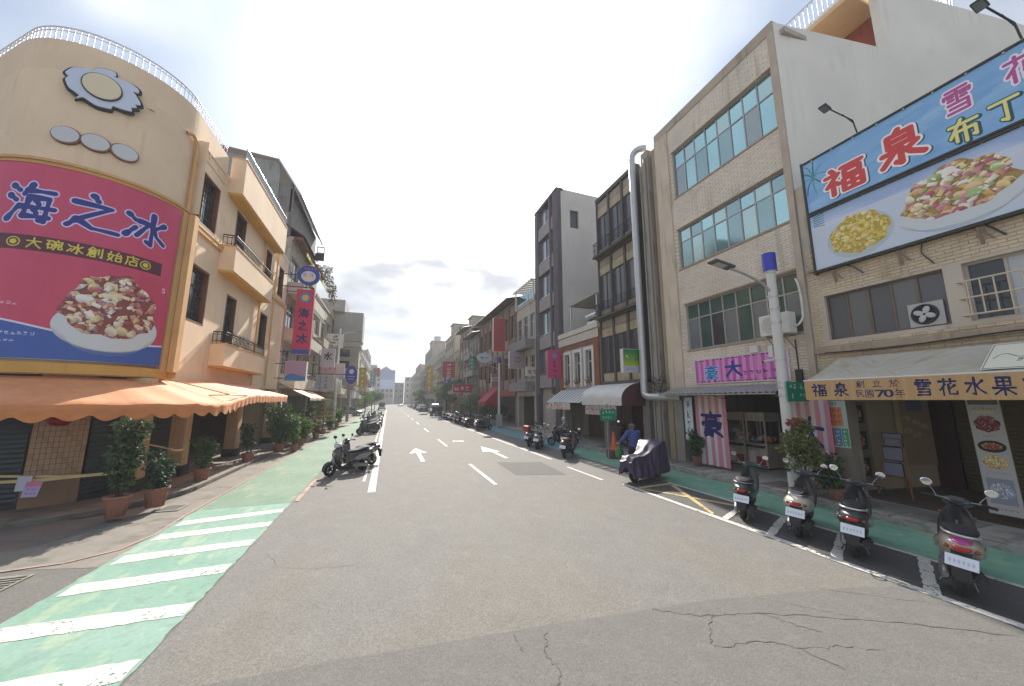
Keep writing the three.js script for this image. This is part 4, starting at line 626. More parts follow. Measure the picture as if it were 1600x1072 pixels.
// pink shop sign board of R2
{
  const m = printMat(1024, 320, (c, w, h) => {
    for (let i = 0; i < 26; i++) { c.fillStyle = i % 2 ? '#d98cc0' : '#b95aa2'; c.fillRect(i * w / 26, 0, w / 26 + 1, h); } for (let i = 0; i < 5; i++) { c.globalAlpha = 0.35; c.fillStyle = '#efc2dc'; c.fillRect(w * (0.1 + i * 0.2), 0, 30, h); } c.globalAlpha = 1;
    c.fillStyle = '#2a2a52'; for (let i = 0; i < 22; i++) for (const y of [8, h - 22]) if (i % 4) c.fillRect(14 + i * 46, y, 26, 13);
    glyph(c, '豪', 120, 90, 190, 15, '#7fd0e2'); glyph(c, '豪', 120, 90, 190, 8, '#3560a8'); glyph(c, '大', 380, 50, 210, 15, '#2b3a8e'); scribbles(c, 590, 190, 60, 4, '#5a2d62', 41); scribbles(c, 880, 190, 50, 2, '#7b1f9a', 47); c.fillStyle = '#f4e3ee'; c.fillRect(870, 40, 70, 26);
  });
  const t = thing('shop_sign', 'pink striped shop sign board with blue lettering above a metal canopy', 'sign', [10.95, 3.05, -9.1]);
  part(t, 'board', fb(RF, 7.3, 10.75, 3.08, 3.98, 0.012, 0.05), mt.whitePaint); part(t, 'print', quad(fp(RF, 10.7, 3.11, 0.055), fp(RF, 7.35, 3.11, 0.055), fp(RF, 7.35, 3.95, 0.055), fp(RF, 10.7, 3.95, 0.055)), m);
  const cm = thing('security_camera', 'white security camera on a short arm beside the pink sign', 'camera', [10.8, 3.6, -7.6]); part(cm, 'body', cyl([10.55, 3.62, -7.75], [10.75, 3.68, -7.55], 0.045), mt.whitePaint); part(cm, 'lens', cyl([10.53, 3.614, -7.77], [10.55, 3.62, -7.75], 0.038), mt.black); part(cm, 'arm', cyl([10.72, 3.66, -7.58], [10.97, 3.6, -7.55], 0.018), mt.dark);
}
// corrugated canopy under the sign
function corrCanopy(t, F, s0, s1, yw, yo, d, m, pitch = 0.19) {
  const rings = [0, 0.5, 1].map((f) => { const r = []; const n = Math.round((s1 - s0) / pitch) * 6; for (let i = 0; i <= n; i++) r.push(fp(F, s0 + (s1 - s0) * i / n, yw + (yo - yw) * f + 0.022 * Math.sin(i / 6 * 2 * Math.PI), 0.02 + d * f)); return r; });
  return part(t, 'corrugated_sheet', wuv(loft(rings, false, false)), m);
}
{
  const t = thing('metal_canopy', 'ribbed blue-grey metal canopy under the pink striped sign', 'canopy', [10.5, 2.7, -9.6]); corrCanopy(t, RF, 7.15, 11.7, 2.98, 2.72, 0.95, M([0.45, 0.5, 0.55], { roughness: 0.45, metalness: 0.4, tex: 'grime', size: 2 }));
  part(t, 'front_rail', fb(RF, 7.15, 11.7, 2.66, 2.7, 0.93, 0.97), mt.steelDull); part(t, 'brackets', mg([7.4, 9.4, 11.5].map((s) => bars([fp(RF, s, 2.5, 0.05), fp(RF, s, 2.68, 0.9), fp(RF, s, 2.9, 0.05)], 0.015))), mt.steelDull);
}
// striped cloth banners in the arcade openings
function banner(s0, s1, y0, y1, ch, d, label, turnText) {
  const m = printMat(512, 1100, (c, w, h) => { for (let i = 0; i < 9; i++) { c.fillStyle = i % 2 ? '#ded8d8' : '#d98f9f'; c.fillRect(i * w / 9, 0, w / 9 + 1, h); } c.globalAlpha = 0.25; c.fillStyle = '#e8b08a'; c.fillRect(w * 0.2, 0, w * 0.5, h * 0.3); c.globalAlpha = 1; if (turnText) { c.translate(w * 0.5, h * 0.33); c.rotate(0.14); c.translate(-w * 0.5, -h * 0.33); } glyph(c, ch, w * 0.14, h * 0.24, [w * 0.74, h * 0.36], 12, '#2b3170'); }, { roughness: 0.9, transmission: 0.15, side: THREE.DoubleSide });
  const t = thing('striped_banner', label, 'banner', fp(RF, (s0 + s1) / 2, y0, d)), rings = [], n = 28;
  for (let j = 0; j <= 12; j++) { const r = []; for (let i = 0; i <= n; i++) { const f = i / n, v = j / 12; r.push(fp(RF, s1 + (s0 - s1) * f, y0 + (y1 - y0) * v, d + 0.03 * (1.15 - v) * Math.sin(f * 22 + v))); } rings.push(r); }
  const g = loft(rings, false, false); part(t, 'cloth', (() => { const p = g.attributes.position, uv = g.attributes.uv; for (let i = 0; i < p.count; i++) uv.setXY(i, (s1 + p.getZ(i)) / (s1 - s0), (p.getY(i) - y0) / (y1 - y0)); return g; })(), m);
  part(t, 'rod', cyl(fp(RF, s0 - 0.05, y1 + 0.01, d), fp(RF, s1 + 0.05, y1 + 0.01, d), 0.014), mt.steelDull);
}
banner(9.5, 10.8, 0.24, 2.66, '豪', 0.1, 'pink and white striped banner reading a many-stroked blue character'); banner(6.4, 7.45, 0.35, 2.62, '大', 0.12, 'pink and white striped banner behind the lamp post with a simple blue character', true);
{
  const m = printMat(256, 512, (c, w, h) => { c.fillStyle = '#d5dde0'; c.fillRect(0, 0, w, h); scribbles(c, 70, 30, 110, 4, '#2f5f8a', 61, true); });
  const t = thing('narrow_banner', 'narrow pale banner with blue writing beside the striped one', 'banner', fp(RF, 11.2, 0.9, 0.06)); part(t, 'cloth', quad(fp(RF, 11.35, 1.0, 0.1), fp(RF, 10.95, 1.0, 0.1), fp(RF, 10.95, 2.6, 0.1), fp(RF, 11.35, 2.6, 0.1)), m); part(t, 'rod', cyl(fp(RF, 10.9, 2.61, 0.1), fp(RF, 11.4, 2.61, 0.1), 0.012), mt.steelDull);
}
// claw machines in the arcade
function clawMachine(x, z, w, label, inside) {
  const t = thing('claw_machine', label, 'claw machine', [x, 0.145, z], 0, 'claw machines in the arcade'), d = 0.75, P = M([0.62, 0.6, 0.55], { tex: 'grime', size: 1.5, roughness: 0.5 });
  const B = (n, a, b, c, e, f, g, m) => part(t, n, bx(x + a, x + b, 0.145 + c, 0.145 + e, z + f, z + g), m); B('base', 0, d, 0.06, 0.85, -w, 0, P); B('plinth', 0.04, d - 0.04, 0, 0.06, -w + 0.04, -0.04, mt.dark); B('header', 0, d, 1.62, 1.92, -w, 0, P); B('back_panel', d - 0.05, d - 0.01, 0.85, 1.62, -w + 0.05, -0.05, mt.dark);
  for (const [a, f] of [[0, -0.05], [0, -w], [d - 0.05, -0.05], [d - 0.05, -w]]) B('post', a, a + 0.05, 0.85, 1.62, f, f + 0.05, P); B('pane', 0.01, 0.016, 0.855, 1.615, -w + 0.052, -0.052, mt.clear); B('pane', 0.052, d - 0.052, 0.855, 1.615, -0.016, -0.01, mt.clear);
  const q = mulberry(inside), G = []; for (let k = 0; k < 26; k++) { const r = 0.05 + 0.05 * q(), s = new THREE.SphereGeometry(r, 8, 6); s.translate(x + 0.12 + (d - 0.25) * q(), 0.145 + 0.87 + r + 0.12 * q(), z - 0.12 - (w - 0.24) * q()); G.push(solid(clean(s), [[0.6, 0.05, 0.06], [0.1, 0.2, 0.6], [0.7, 0.5, 0.1], [0.6, 0.55, 0.5], [0.5, 0.1, 0.3]][Math.floor(q() * 5)])); }
  const toys = part(t, 'toys', mg(G), new THREE.MeshPhysicalMaterial({ vertexColors: true, roughness: 0.8 })); toys.userData.kind = 'stuff'; B('control_panel', -0.12, 0, 0.72, 0.8, -w + 0.05, -0.05, mt.dark); B('prize_flap', -0.012, -0.002, 0.15, 0.42, -w * 0.55, -0.08, M([0.3, 0.04, 0.04], { roughness: 0.4 })); B('drawer', -0.012, -0.002, 0.15, 0.6, -w + 0.06, -w * 0.6, mt.whitePaint);
}
clawMachine(12.3, -10.05, 0.72, 'pale claw machine of plush toys next to the striped banner', 3); clawMachine(12.3, -9.25, 0.72, 'pale claw machine with red prize flap next to the dark doorway', 8); clawMachine(12.9, -7.75, 0.75, 'grey claw machine behind the lamp post', 12);

// ================================================================ RIGHT: TWO STOREY ICE SHOP (R1)
const R1 = thing('ice_shop_building', 'low tiled shop building under a huge blue dessert billboard', 'building', [11, 0.145, -3]);
{
  const t = R1, hs = [[4.02, 6.24, 4.06, 5.26], [2.2, 3.75, 4.06, 5.26], [0.2, 1.9, 4.06, 5.26]];
  part(t, 'front_wall', wall(RF, -4, 6.6, 2.95, 8.6, hs, -0.25, 0), TILEJ); const tf = part(t, 'wall_tiles', tileField(RF, -1, 6.58, 3.0, 6.6, hs.map(([a, b, c, d]) => [a - 0.02, b + 0.02, c - 0.02, d + 0.02]), 0.235, 0.075, 0, 0.009), M([0.74, 0.65, 0.52], { tex: 'grime', size: 3.1, roughness: 0.55, vertexColors: true })); tf.userData.kind = 'stuff';
  parts(t, 'ledge', [fb(RF, -2, 6.55, 3.72, 3.86, 0.01, 0.14), fb(RF, -2, 6.55, 5.98, 6.06, 0.01, 0.06)], M([0.46, 0.4, 0.33], { tex: 'grime', size: 1.7 }));
  part(t, 'body', mg([bx(11.26, 22, 2.95, 3.1, -6.4, 4), bx(11.26, 22, 8.3, 8.5, -6.4, 4), bx(21.8, 22, 0.1, 8.3, -6.4, 4), bx(11.26, 22, 3.1, 8.3, 3.8, 4)]), mt.wallGrey);
  const fr = M([0.22, 0.17, 0.13], { roughness: 0.5, metalness: 0.3, tex: 'grime', size: 1 });
  win(t, RF, ...hs[0], { cols: 5, rows: [1], frame: fr, panes: [M([0.13, 0.14, 0.145], { roughness: 0.25, metalness: 0.2 }), M([0.17, 0.18, 0.18], { roughness: 0.25, metalness: 0.2 })], d: -0.12, label: 'row of grey sliding panes with a fan set into one' });
  win(t, RF, ...hs[1], { cols: 3, rows: [1], frame: M([0.45, 0.4, 0.33], { roughness: 0.5 }), panes: [mt.glassGrey, M([0.5, 0.52, 0.52], { roughness: 0.7 }), mt.glassDark], d: -0.14 }); win(t, RF, ...hs[2], { cols: 3, rows: [1], panes: [mt.glassGrey, mt.glassDark], d: -0.14 });
  // cage of cream bars on the second window
  const cage = []; for (const y of [4.16, 4.5, 4.84]) cage.push(bars([fp(RF, 3.78, y, 0.0), fp(RF, 3.78, y, 0.22), fp(RF, 1.9, y, 0.22)], 0.017)); for (let s = 1.95; s <= 3.8; s += 0.17) cage.push(cyl(fp(RF, s, 4.16, 0.22), fp(RF, s, 4.84, 0.22), 0.012, 0.012, 5)); part(t, 'window_cage', mg(cage), M([0.62, 0.5, 0.36], { roughness: 0.6 }));
  // exhaust fan in the pane
  const f = part(t, 'exhaust_fan', fb(RF, 4.12, 4.68, 4.1, 4.62, -0.1, -0.07), M([0.45, 0.44, 0.41], { roughness: 0.6 })); const ring = new THREE.TorusGeometry(0.2, 0.025, 8, 28); ring.rotateY(Math.PI / 2); ring.translate(...fp(RF, 4.42, 4.36, -0.06)); part(f, 'ring', ring, mt.dark); part(f, 'well', cyl(fp(RF, 4.42, 4.36, -0.065), fp(RF, 4.42, 4.36, -0.055), 0.19, 0.19, 24), mt.black); const bl = []; for (let k = 0; k < 4; k++) { const q = new THREE.SphereGeometry(0.085, 10, 6); q.scale(0.12, 1, 0.7); q.translate(0, 0.1, 0); q.rotateX(k * Math.PI / 2 + 0.4); q.translate(...fp(RF, 4.42, 4.36, -0.045)); bl.push(q); } part(f, 'blades', mg(bl), M([0.5, 0.49, 0.47], { roughness: 0.5 }));
  // arcade: walls, pillar, shutters
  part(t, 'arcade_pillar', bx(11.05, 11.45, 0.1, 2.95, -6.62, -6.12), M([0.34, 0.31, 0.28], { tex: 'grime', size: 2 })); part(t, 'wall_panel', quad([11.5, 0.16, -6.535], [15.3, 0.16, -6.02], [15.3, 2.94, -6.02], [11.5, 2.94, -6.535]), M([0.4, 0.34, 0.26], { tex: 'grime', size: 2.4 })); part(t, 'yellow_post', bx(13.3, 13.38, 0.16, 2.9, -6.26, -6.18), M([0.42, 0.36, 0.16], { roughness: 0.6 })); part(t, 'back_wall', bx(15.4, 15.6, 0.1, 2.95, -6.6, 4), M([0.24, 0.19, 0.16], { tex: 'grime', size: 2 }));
  const RB = { X: 14.6, out: -1 }; part(t, 'shutter', shutterGeo(RB, 2.0, 5.6, 0.15, 2.9, 0, 0.1), M([0.17, 0.13, 0.07], { roughness: 0.35, metalness: 0.6 })); part(t, 'shutter', shutterGeo(RB, -2, 1.8, 0.15, 2.9, 0, 0.1), M([0.17, 0.13, 0.07], { roughness: 0.35, metalness: 0.6 })); part(t, 'shutter_post', fb(RB, 1.8, 2.0, 0.15, 2.95, -0.1, 0.1), mt.dark); part(t, 'red_door', fb(RB, 5.65, 6.4, 0.15, 2.5, -0.05, 0.02), M([0.045, 0.01, 0.01], { roughness: 0.5 }));
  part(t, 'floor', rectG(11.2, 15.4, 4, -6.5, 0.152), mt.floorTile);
  // rust runs below the billboard brackets
  parts(t, 'wall_cable', [tube([fp(RF, 6.5, 6.0, 0.05), fp(RF, 5.6, 5.9, 0.07), fp(RF, 5.3, 5.6, 0.05)], 0.012, 5), tube([fp(RF, 3.9, 6.2, 0.05), fp(RF, 3.4, 6.0, 0.09), fp(RF, 3.1, 5.6, 0.05)], 0.018, 5), tube([fp(RF, 4.2, 6.0, 0.04), fp(RF, 4.25, 5.7, 0.06), fp(RF, 4.1, 5.4, 0.04)], 0.012, 5), tube([fp(RF, 6.3, 3.72, 0.16), fp(RF, 5, 3.68, 0.17), fp(RF, 3.2, 3.76, 0.16), fp(RF, 1.5, 3.7, 0.16)], 0.016, 5)], mt.dark);
}
// the billboard
{
  const m = printMat(2048, 640, (c, w, h) => {
    c.fillStyle = '#84b2dc'; c.fillRect(0, 0, w, h); const q = mulberry(9); for (let i = 0; i < 90; i++) { c.globalAlpha = 0.1; c.fillStyle = q() < 0.6 ? '#d6e6f4' : '#3f7cc0'; c.beginPath(); c.ellipse(q() * w, q() * h, 60 + 140 * q(), 20 + 40 * q(), -0.15, 0, 7); c.fill(); } c.globalAlpha = 1;
    for (let k = 0; k < 9; k++) { c.strokeStyle = k % 2 ? '#2d6f7c' : '#4f9aa0'; c.lineWidth = 14; c.beginPath(); c.moveTo(90, 230); c.quadraticCurveTo(60 + 60 * Math.cos(k * 0.75), 160 + 130 * Math.sin(k * 0.75), 80 + 130 * Math.cos(k * 0.7), 230 + 210 * Math.sin(k * 0.7)); c.stroke(); }
    const out = (ch, x, y, s, a, w1, b, w2, e, w3) => { glyph(c, ch, x + 10, y + 10, s, w1, e); glyph(c, ch, x, y, s, w1, a); glyph(c, ch, x, y, s, w2, b); };
    out('福', 165, 240, [355, 335], '#f6ece6', 24, '#d2413f', 14, '#1d3f55'); out('泉', 605, 165, [345, 390], '#f6ece6', 24, '#d2413f', 14, '#1d3f55'); out('雪', 1060, 70, [178, 250], '#f2e2ec', 24, '#b6508e', 11, '#86a6cc'); out('花', 1380, 70, [185, 250], '#f2e2ec', 24, '#b6508e', 11, '#86a6cc'); out('水', 1700, 70, [185, 250], '#f2e2ec', 24, '#b6508e', 11, '#86a6cc'); out('布', 1060, 378, [178, 240], '#1f4a52', 20, '#ece18a', 12, '#1f4a52'); out('丁', 1275, 378, [160, 230], '#1f4a52', 20, '#ece18a', 12, '#1f4a52');
  }, { roughness: 0.5 });
  const m2 = printMat(2048, 680, (c, w, h) => {
    c.fillStyle = '#c9d2de'; c.fillRect(0, 0, w, h); c.fillStyle = '#9fb6d8'; c.fillRect(0, 0, w, h * 0.2); const q = mulberry(19); for (let i = 0; i < 40; i++) { c.globalAlpha = 0.14; c.fillStyle = '#d9dde6'; c.beginPath(); c.ellipse(q() * w, h * (0.1 + 0.25 * q()), 150, 40, 0, 0, 7); c.fill(); } c.globalAlpha = 1;
    for (let k = 0; k < 6; k++) { c.strokeStyle = '#2f7c72'; c.lineWidth = 10; c.beginPath(); c.moveTo(30, 30 + k * 22); c.lineTo(130, 10 + k * 30); c.stroke(); }
    c.fillStyle = '#b9c2c4'; c.beginPath(); c.ellipse(392, 420, 262, 240, 0, 0, 7); c.fill(); bowl(c, 392, 400, 235, 232, 15, ['#e0c24a', '#ead36a', '#dcb03e', '#efe0a0', '#e8d486', '#dfc254'], false, 0.45); bowl(c, 1040, 350, 355, 300, 25, ['#ddb35e', '#c0626e', '#e9dfc2', '#d08a90', '#a4ba72', '#f0ead8', '#dba678', '#ead08a', '#efe6cf', '#e6c58e'], true); bowl(c, 1720, 380, 270, 250, 35, ['#7c4a32', '#e3d3b4', '#a4624a', '#d9b37a'], true);
  }, { roughness: 0.5 });
  const t = thing('billboard', 'huge blue billboard with red lettering and two dessert bowls over the shop', 'billboard', [10.85, 5.9, -3]);
  const s0 = 1.0, s1 = 6.24, d = 0.14; part(t, 'upper_print', quad(fp(RF, s1, 7.63, d), fp(RF, s0, 7.63, d), fp(RF, s0, 9.08, d), fp(RF, s1, 9.08, d)), m); part(t, 'lower_print', quad(fp(RF, s1, 5.97, d), fp(RF, s0, 5.97, d), fp(RF, s0, 7.5, d), fp(RF, s1, 7.5, d)), m2);
  part(t, 'backing', fb(RF, s0, s1, 5.97, 9.08, d - 0.06, d - 0.005), mt.steelDull);
  part(t, 'frame', mg([fb(RF, s0, s1 + 0.02, 9.085, 9.13, d - 0.08, d + 0.03), fb(RF, s0, s1 + 0.02, 7.505, 7.555, d - 0.02, d + 0.04), fb(RF, s0, s1 + 0.02, 7.58, 7.625, d - 0.02, d + 0.03), fb(RF, s0, s1 + 0.02, 5.9, 5.965, d - 0.1, d + 0.03), fb(RF, s1 + 0.005, s1 + 0.06, 5.86, 9.16, d - 0.09, d + 0.02)]), M([0.06, 0.07, 0.06], { roughness: 0.6, metalness: 0.3, tex: 'grime', size: 1 }));
  part(t, 'brackets', mg([5.9, 4.6, 3.4, 2.1].flatMap((s) => [bars([fp(RF, s, 5.55, 0.02), fp(RF, s, 5.87, d)], 0.025), bars([fp(RF, s - 0.15, 5.6, 0.02), fp(RF, s, 5.87, d)], 0.015)])), M([0.3, 0.22, 0.16], { roughness: 0.7, metalness: 0.3 }));
  const tie = []; for (let s = s0 + 0.2; s < s1; s += 0.48) for (const y of [9.09, 7.53, 5.96]) tie.push(bx(10.83, 10.87, y - 0.03, y + 0.01, -s - 0.015, -s + 0.015)); part(t, 'clamps', mg(tie), mt.steel);
}
// floodlights over the billboard
function flood(s, label) {
  const t = thing('floodlight', label, 'floodlight', fp(RF, s, 9.16, 0.14), 0, 'floodlights over the billboard');
  part(t, 'arm', mg([bars([fp(RF, s, 9.16, 0.14), fp(RF, s + 0.02, 9.5, 0.2), fp(RF, s + 0.12, 9.72, 0.9)], 0.017), bars([fp(RF, s + 0.015, 9.42, 0.18), fp(RF, s + 0.06, 9.62, 0.5)], 0.012)]), mt.dark);
  const h = rbox(0.24, 0.05, 0.17, 0.012); h.rotateZ(-0.35); const p = fp(RF, s + 0.13, 9.7, 1.02); h.translate(...p); part(t, 'head', h, mt.dark); const l = rbox(0.2, 0.012, 0.13, 0.004); l.translate(0, -0.028, 0); l.rotateZ(-0.35); l.translate(...p); part(t, 'lens', l, mt.glassGrey); const f = []; for (let k = 0; k < 5; k++) { const q = new THREE.BoxGeometry(0.01, 0.035, 0.14); q.translate(-0.08 + k * 0.04, 0.04, 0); q.rotateZ(-0.35); q.translate(...p); f.push(q); } part(t, 'cooling_fins', mg(f), mt.dark);
}
flood(4.95, 'black floodlight on a bent arm above the red lettering'); flood(2.42, 'black floodlight on a bent arm above the pink lettering');
// shop awning with printed valance
{
  const m = printMat(2048, 256, (c, w, h) => {
    c.fillStyle = '#bf9a6a'; c.fillRect(0, 0, w, h); const q = mulberry(29); for (let i = 0; i < 80; i++) { c.globalAlpha = 0.08; c.fillStyle = q() < 0.5 ? '#e0c090' : '#9d7444'; c.fillRect(q() * w, 0, 10 + 40 * q(), h); } c.globalAlpha = 1; const K = '#232b56'; let x = 55;
    glyph(c, '福', 52, 45, [118, 170], 12, K, 0.6); glyph(c, '泉', 214, 40, [112, 175], 12, K, 0.6); ['創', '立', '於'].forEach((ch, i) => glyph(c, ch, 378 + i * 102, 22, [58, 92], 9, K, 0.3)); glyph(c, '民', 366, 132, [58, 95], 9, K, 0.3); glyph(c, '國', 428, 132, [56, 95], 9, K); c.fillStyle = K; c.font = 'bold 118px sans-serif'; c.fillText('7', 486, 222); c.fillText('0', 538, 222); glyph(c, '年', 606, 132, [58, 95], 9, K, 0.3);
    [['雪', 715], ['花', 832], ['水', 950], ['果', 1066], ['冰', 1182]].forEach(([ch, X]) => glyph(c, ch, X, 32, [94, 185], 11, K, 0.8)); scribbles(c, 1330, 70, 110, 5, K, 77);
  }, { roughness: 0.8 });
  const t = thing('shop_awning', 'weathered white awning with a tan lettered valance over the ice shop', 'awning', [10.3, 2.5, -3.4]);
  const rings = []; for (let i = 0; i <= 40; i++) { const f = i / 40, s = 6.13 - 5.6 * f, r = []; for (let k = 0; k <= 6; k++) { const g = k / 6; r.push(fp(RF, s - (1 - g) * 0.12 * (f < 0.5 ? 1 : 0), 3.55 - 0.6 * g - 0.035 * Math.sin(Math.PI * g) * (1 + 0.5 * Math.sin(i * 1.3)), 0.15 + g * 1.2)); } rings.push(r); }
  part(t, 'roof_cloth', wuv(loft(rings, false, false)), (() => { const q = M([0.68, 0.64, 0.56], { roughness: 0.7 }); q.map = canvasTex(1024, 512, (c, w, h) => { c.fillStyle = '#dcdcda'; c.fillRect(0, 0, w, h); const k = mulberry(77); for (let i = 0; i < 240; i++) { c.globalAlpha = 0.05; c.fillStyle = ['#8f8f8c', '#c4914a', '#f2f2f0', '#9a7a44'][Math.floor(k() * 4)]; const a = k() * w; c.beginPath(); c.ellipse(a, k() * h, 6 + 30 * k(), 40 + 120 * k(), 0.7, 0, 7); c.fill(); } for (let i = 0; i < 16; i++) { c.globalAlpha = 0.15; c.fillStyle = ['#b9772c', '#a88a3a', '#8d7a4e'][i % 3]; c.beginPath(); c.ellipse(k() * w, h * (0.4 + 0.5 * k()), 8 + 16 * k(), 30 + 70 * k(), 0.8, 0, 7); c.fill(); } c.globalAlpha = 1; }); q.map.wrapS = q.map.wrapT = THREE.MirroredRepeatWrapping; q.map.repeat.set(0.4, 0.8); return q; })());
  part(t, 'valance', quad(fp(RF, 6.13, 2.5, 1.36), fp(RF, 0.53, 2.5, 1.36), fp(RF, 0.53, 2.95, 1.36), fp(RF, 6.13, 2.95, 1.36)), m); part(t, 'valance_side', quad(fp(RF, 6.135, 2.5, 0.9), fp(RF, 6.135, 2.5, 1.355), fp(RF, 6.135, 2.94, 1.355), fp(RF, 6.135, 3.16, 0.9)), M([0.55, 0.4, 0.22], { roughness: 0.8 }));
  part(t, 'front_pipe', cyl(fp(RF, 6.15, 2.96, 1.34), fp(RF, 0.5, 2.96, 1.34), 0.02), mt.whitePaint); part(t, 'frame', mg([6.0, 3.6, 1.2].map((s) => bars([fp(RF, s, 3.4, 0.03), fp(RF, s, 2.9, 1.3), fp(RF, s, 2.6, 0.03)], 0.016))), mt.steelDull);
  const mp = thing('menu_placard', 'cream placard with a line drawing fixed on the white awning', 'placard', fp(RF, 3.1, 3.1, 1.0)); part(mp, 'board', quad(fp(RF, 3.35, 3.02, 1.25), fp(RF, 2.6, 3.02, 1.25), fp(RF, 2.6, 3.5, 0.6), fp(RF, 3.35, 3.5, 0.6)), printMat(256, 200, (c, w, h) => { c.fillStyle = '#d8d3be'; c.fillRect(0, 0, w, h); c.strokeStyle = '#555'; c.lineWidth = 4; c.strokeRect(8, 8, w - 16, h - 16); c.beginPath(); c.moveTo(30, 120); c.bezierCurveTo(80, 20, 120, 180, 170, 80); c.stroke(); scribbles(c, 120, 120, 36, 3, '#666', 7); }));
}
// posters, easel, hanging food banner
const poster = (name, label, cat, a, b, c, d, w, h, draw) => { const cx = [0, 1, 2].map((k) => (a[k] + b[k]) / 2), t = thing(name, label, cat, cx); part(t, 'print', quad(a, b, c, d), printMat(w, h, draw)); const u = V(b[0] - a[0], b[1] - a[1], b[2] - a[2]), v = V(d[0] - a[0], d[1] - a[1], d[2] - a[2]), n = u.clone().cross(v).normalize().multiplyScalar(-0.004), q = (p) => [p[0] + n.x, p[1] + n.y, p[2] + n.z]; const bg = mg([quad(q(b), q(a), q(d), q(c)), bars([q(a), q(b), q(c), q(d), q(a)], 0.006, 4)]); part(t, 'backing', bg, mt.greyPaint); return t; };
poster('price_poster', 'pale green price list poster with coloured squares on the pillar', 'poster', [11.04, 1.3, -6.62], [11.04, 1.3, -6.12], [11.04, 2.48, -6.12], [11.04, 2.48, -6.62], 300, 640, (c, w, h) => { c.fillStyle = '#b9cfc4'; c.fillRect(0, 0, w, h); scribbles(c, 20, 20, 40, 4, '#44504a', 3); c.fillStyle = '#d98a5c'; c.fillRect(30, 90, 210, 260); for (let j = 0; j < 3; j++) scribbles(c, 45, 105 + j * 80, 55, 3, '#b8453a', 30 + j); ['#cf6a6a', '#5f8ec0', '#4fa878'].forEach((k, i) => { c.fillStyle = k; c.fillRect(20 + i * 92, 380, 84, 240); scribbles(c, 34 + i * 92, 400, 50, 4, '#e6eeea', 60 + i * 9, true); }); });
poster('photo_poster', 'poster of three dessert photographs on the arcade side wall', 'poster', [11.6, 0.3, -6.49], [12.35, 0.3, -6.39], [12.35, 2.45, -6.39], [11.6, 2.45, -6.49], 300, 800, (c, w, h) => { c.fillStyle = '#6d665e'; c.fillRect(0, 0, w, h); [[0.16, '#8d2b34'], [0.48, '#54453c'], [0.8, '#4b4a4c']].forEach(([y, k], i) => { c.fillStyle = '#2d2522'; c.fillRect(40, h * (y - 0.12), 220, h * 0.22); bowl(c, 150, h * y, 85, 70, 70 + i, [k, '#a58a70', '#6a3a34', '#c0b09a'], false); }); });
poster('cloth_curtain', 'tan cloth door curtain with printed dishes inside the arcade', 'curtain', [13.45, 0.75, -6.2], [14.35, 0.75, -6.0], [14.35, 2.5, -6.0], [13.45, 2.5, -6.2], 300, 640, (c, w, h) => { c.fillStyle = '#8a7658'; c.fillRect(0, 0, w, h); c.fillStyle = '#5b5f74'; c.fillRect(70, 0, 160, 110); for (let i = 0; i < 5; i++) bowl(c, 60 + (i % 3) * 85, 190 + i * 40, 46, 34, 80 + i, ['#bfa77a', '#7a5a50', '#a9a08c'], false); });
{
  const t = thing('easel', 'wooden easel with framed menu cards in the ice shop arcade', 'easel', [12.2, 0.152, -5.95]); const P = (x, y, z) => [x, y, z];
  for (const [a, b] of [[[12.0, 0.152, -6.2], [12.3, 1.55, -6.05]], [[12.0, 0.152, -5.55], [12.3, 1.55, -5.75]], [[12.7, 0.152, -5.9], [12.3, 1.5, -5.9]]]) part(t, 'leg', cyl(a, b, 0.02, 0.018, 8), M([0.24, 0.1, 0.05], { roughness: 0.6 })); parts(t, 'crossbar', [cyl([12.1, 0.6, -6.15], [12.1, 0.6, -5.6], 0.015), cyl([12.29, 1.52, -6.06], [12.29, 1.52, -5.74], 0.018)], M([0.24, 0.1, 0.05], { roughness: 0.6 }));
  for (const y of [0.62, 1.0, 1.34]) { const f = part(t, 'menu_card', bx(12.16 + 0.18 * (y - 0.6) / 0.9 - 0.03, 12.17 + 0.18 * (y - 0.6) / 0.9 - 0.03, y, y + 0.3, -6.08, -5.72), M([0.3, 0.3, 0.36], { roughness: 0.6 })); part(f, 'frame', bx(12.172 + 0.18 * (y - 0.6) / 0.9 - 0.03, 12.19 + 0.18 * (y - 0.6) / 0.9 - 0.03, y - 0.02, y + 0.32, -6.1, -5.7), mt.dark); }
}
poster('food_banner', 'tall white hanging banner with five food photographs', 'banner', [11.3, 0.32, -4.12], [11.3, 0.32, -3.68], [11.3, 2.55, -3.72], [11.3, 2.55, -4.16], 360, 1400, (c, w, h) => { c.fillStyle = '#b9b6b2'; c.fillRect(0, 0, w, h); c.fillStyle = '#6d6158'; c.fillRect(20, 0, 320, 90); scribbles(c, 50, 120, 34, 7, '#777', 5); c.fillStyle = '#cfc48e'; c.fillRect(50, 165, 240, 36); bowl(c, 180, 330, 140, 105, 91, ['#7d2b34', '#9a4a4c', '#b47a70', '#5f2028'], false); scribbles(c, 110, 460, 30, 4, '#888', 25); c.fillStyle = '#28241f'; c.beginPath(); c.ellipse(180, 600, 150, 72, 0, 0, 7); c.fill(); bowl(c, 180, 600, 110, 45, 92, ['#b8542c', '#8a3a22', '#d89a6a', '#3f3328'], false); bowl(c, 180, 790, 130, 85, 93, ['#d8c15a', '#e8d88a', '#d9a06a', '#e6dcc0'], false); scribbles(c, 60, 900, 34, 7, '#8fa3b4', 45); c.fillStyle = '#8f949e'; c.fillRect(40, 980, 280, 300); bowl(c, 180, 1130, 130, 100, 94, ['#c9ced6', '#b4bac4', '#dfe3e8', '#a4aab4'], false); scribbles(c, 60, 1320, 32, 7, '#777', 65); });
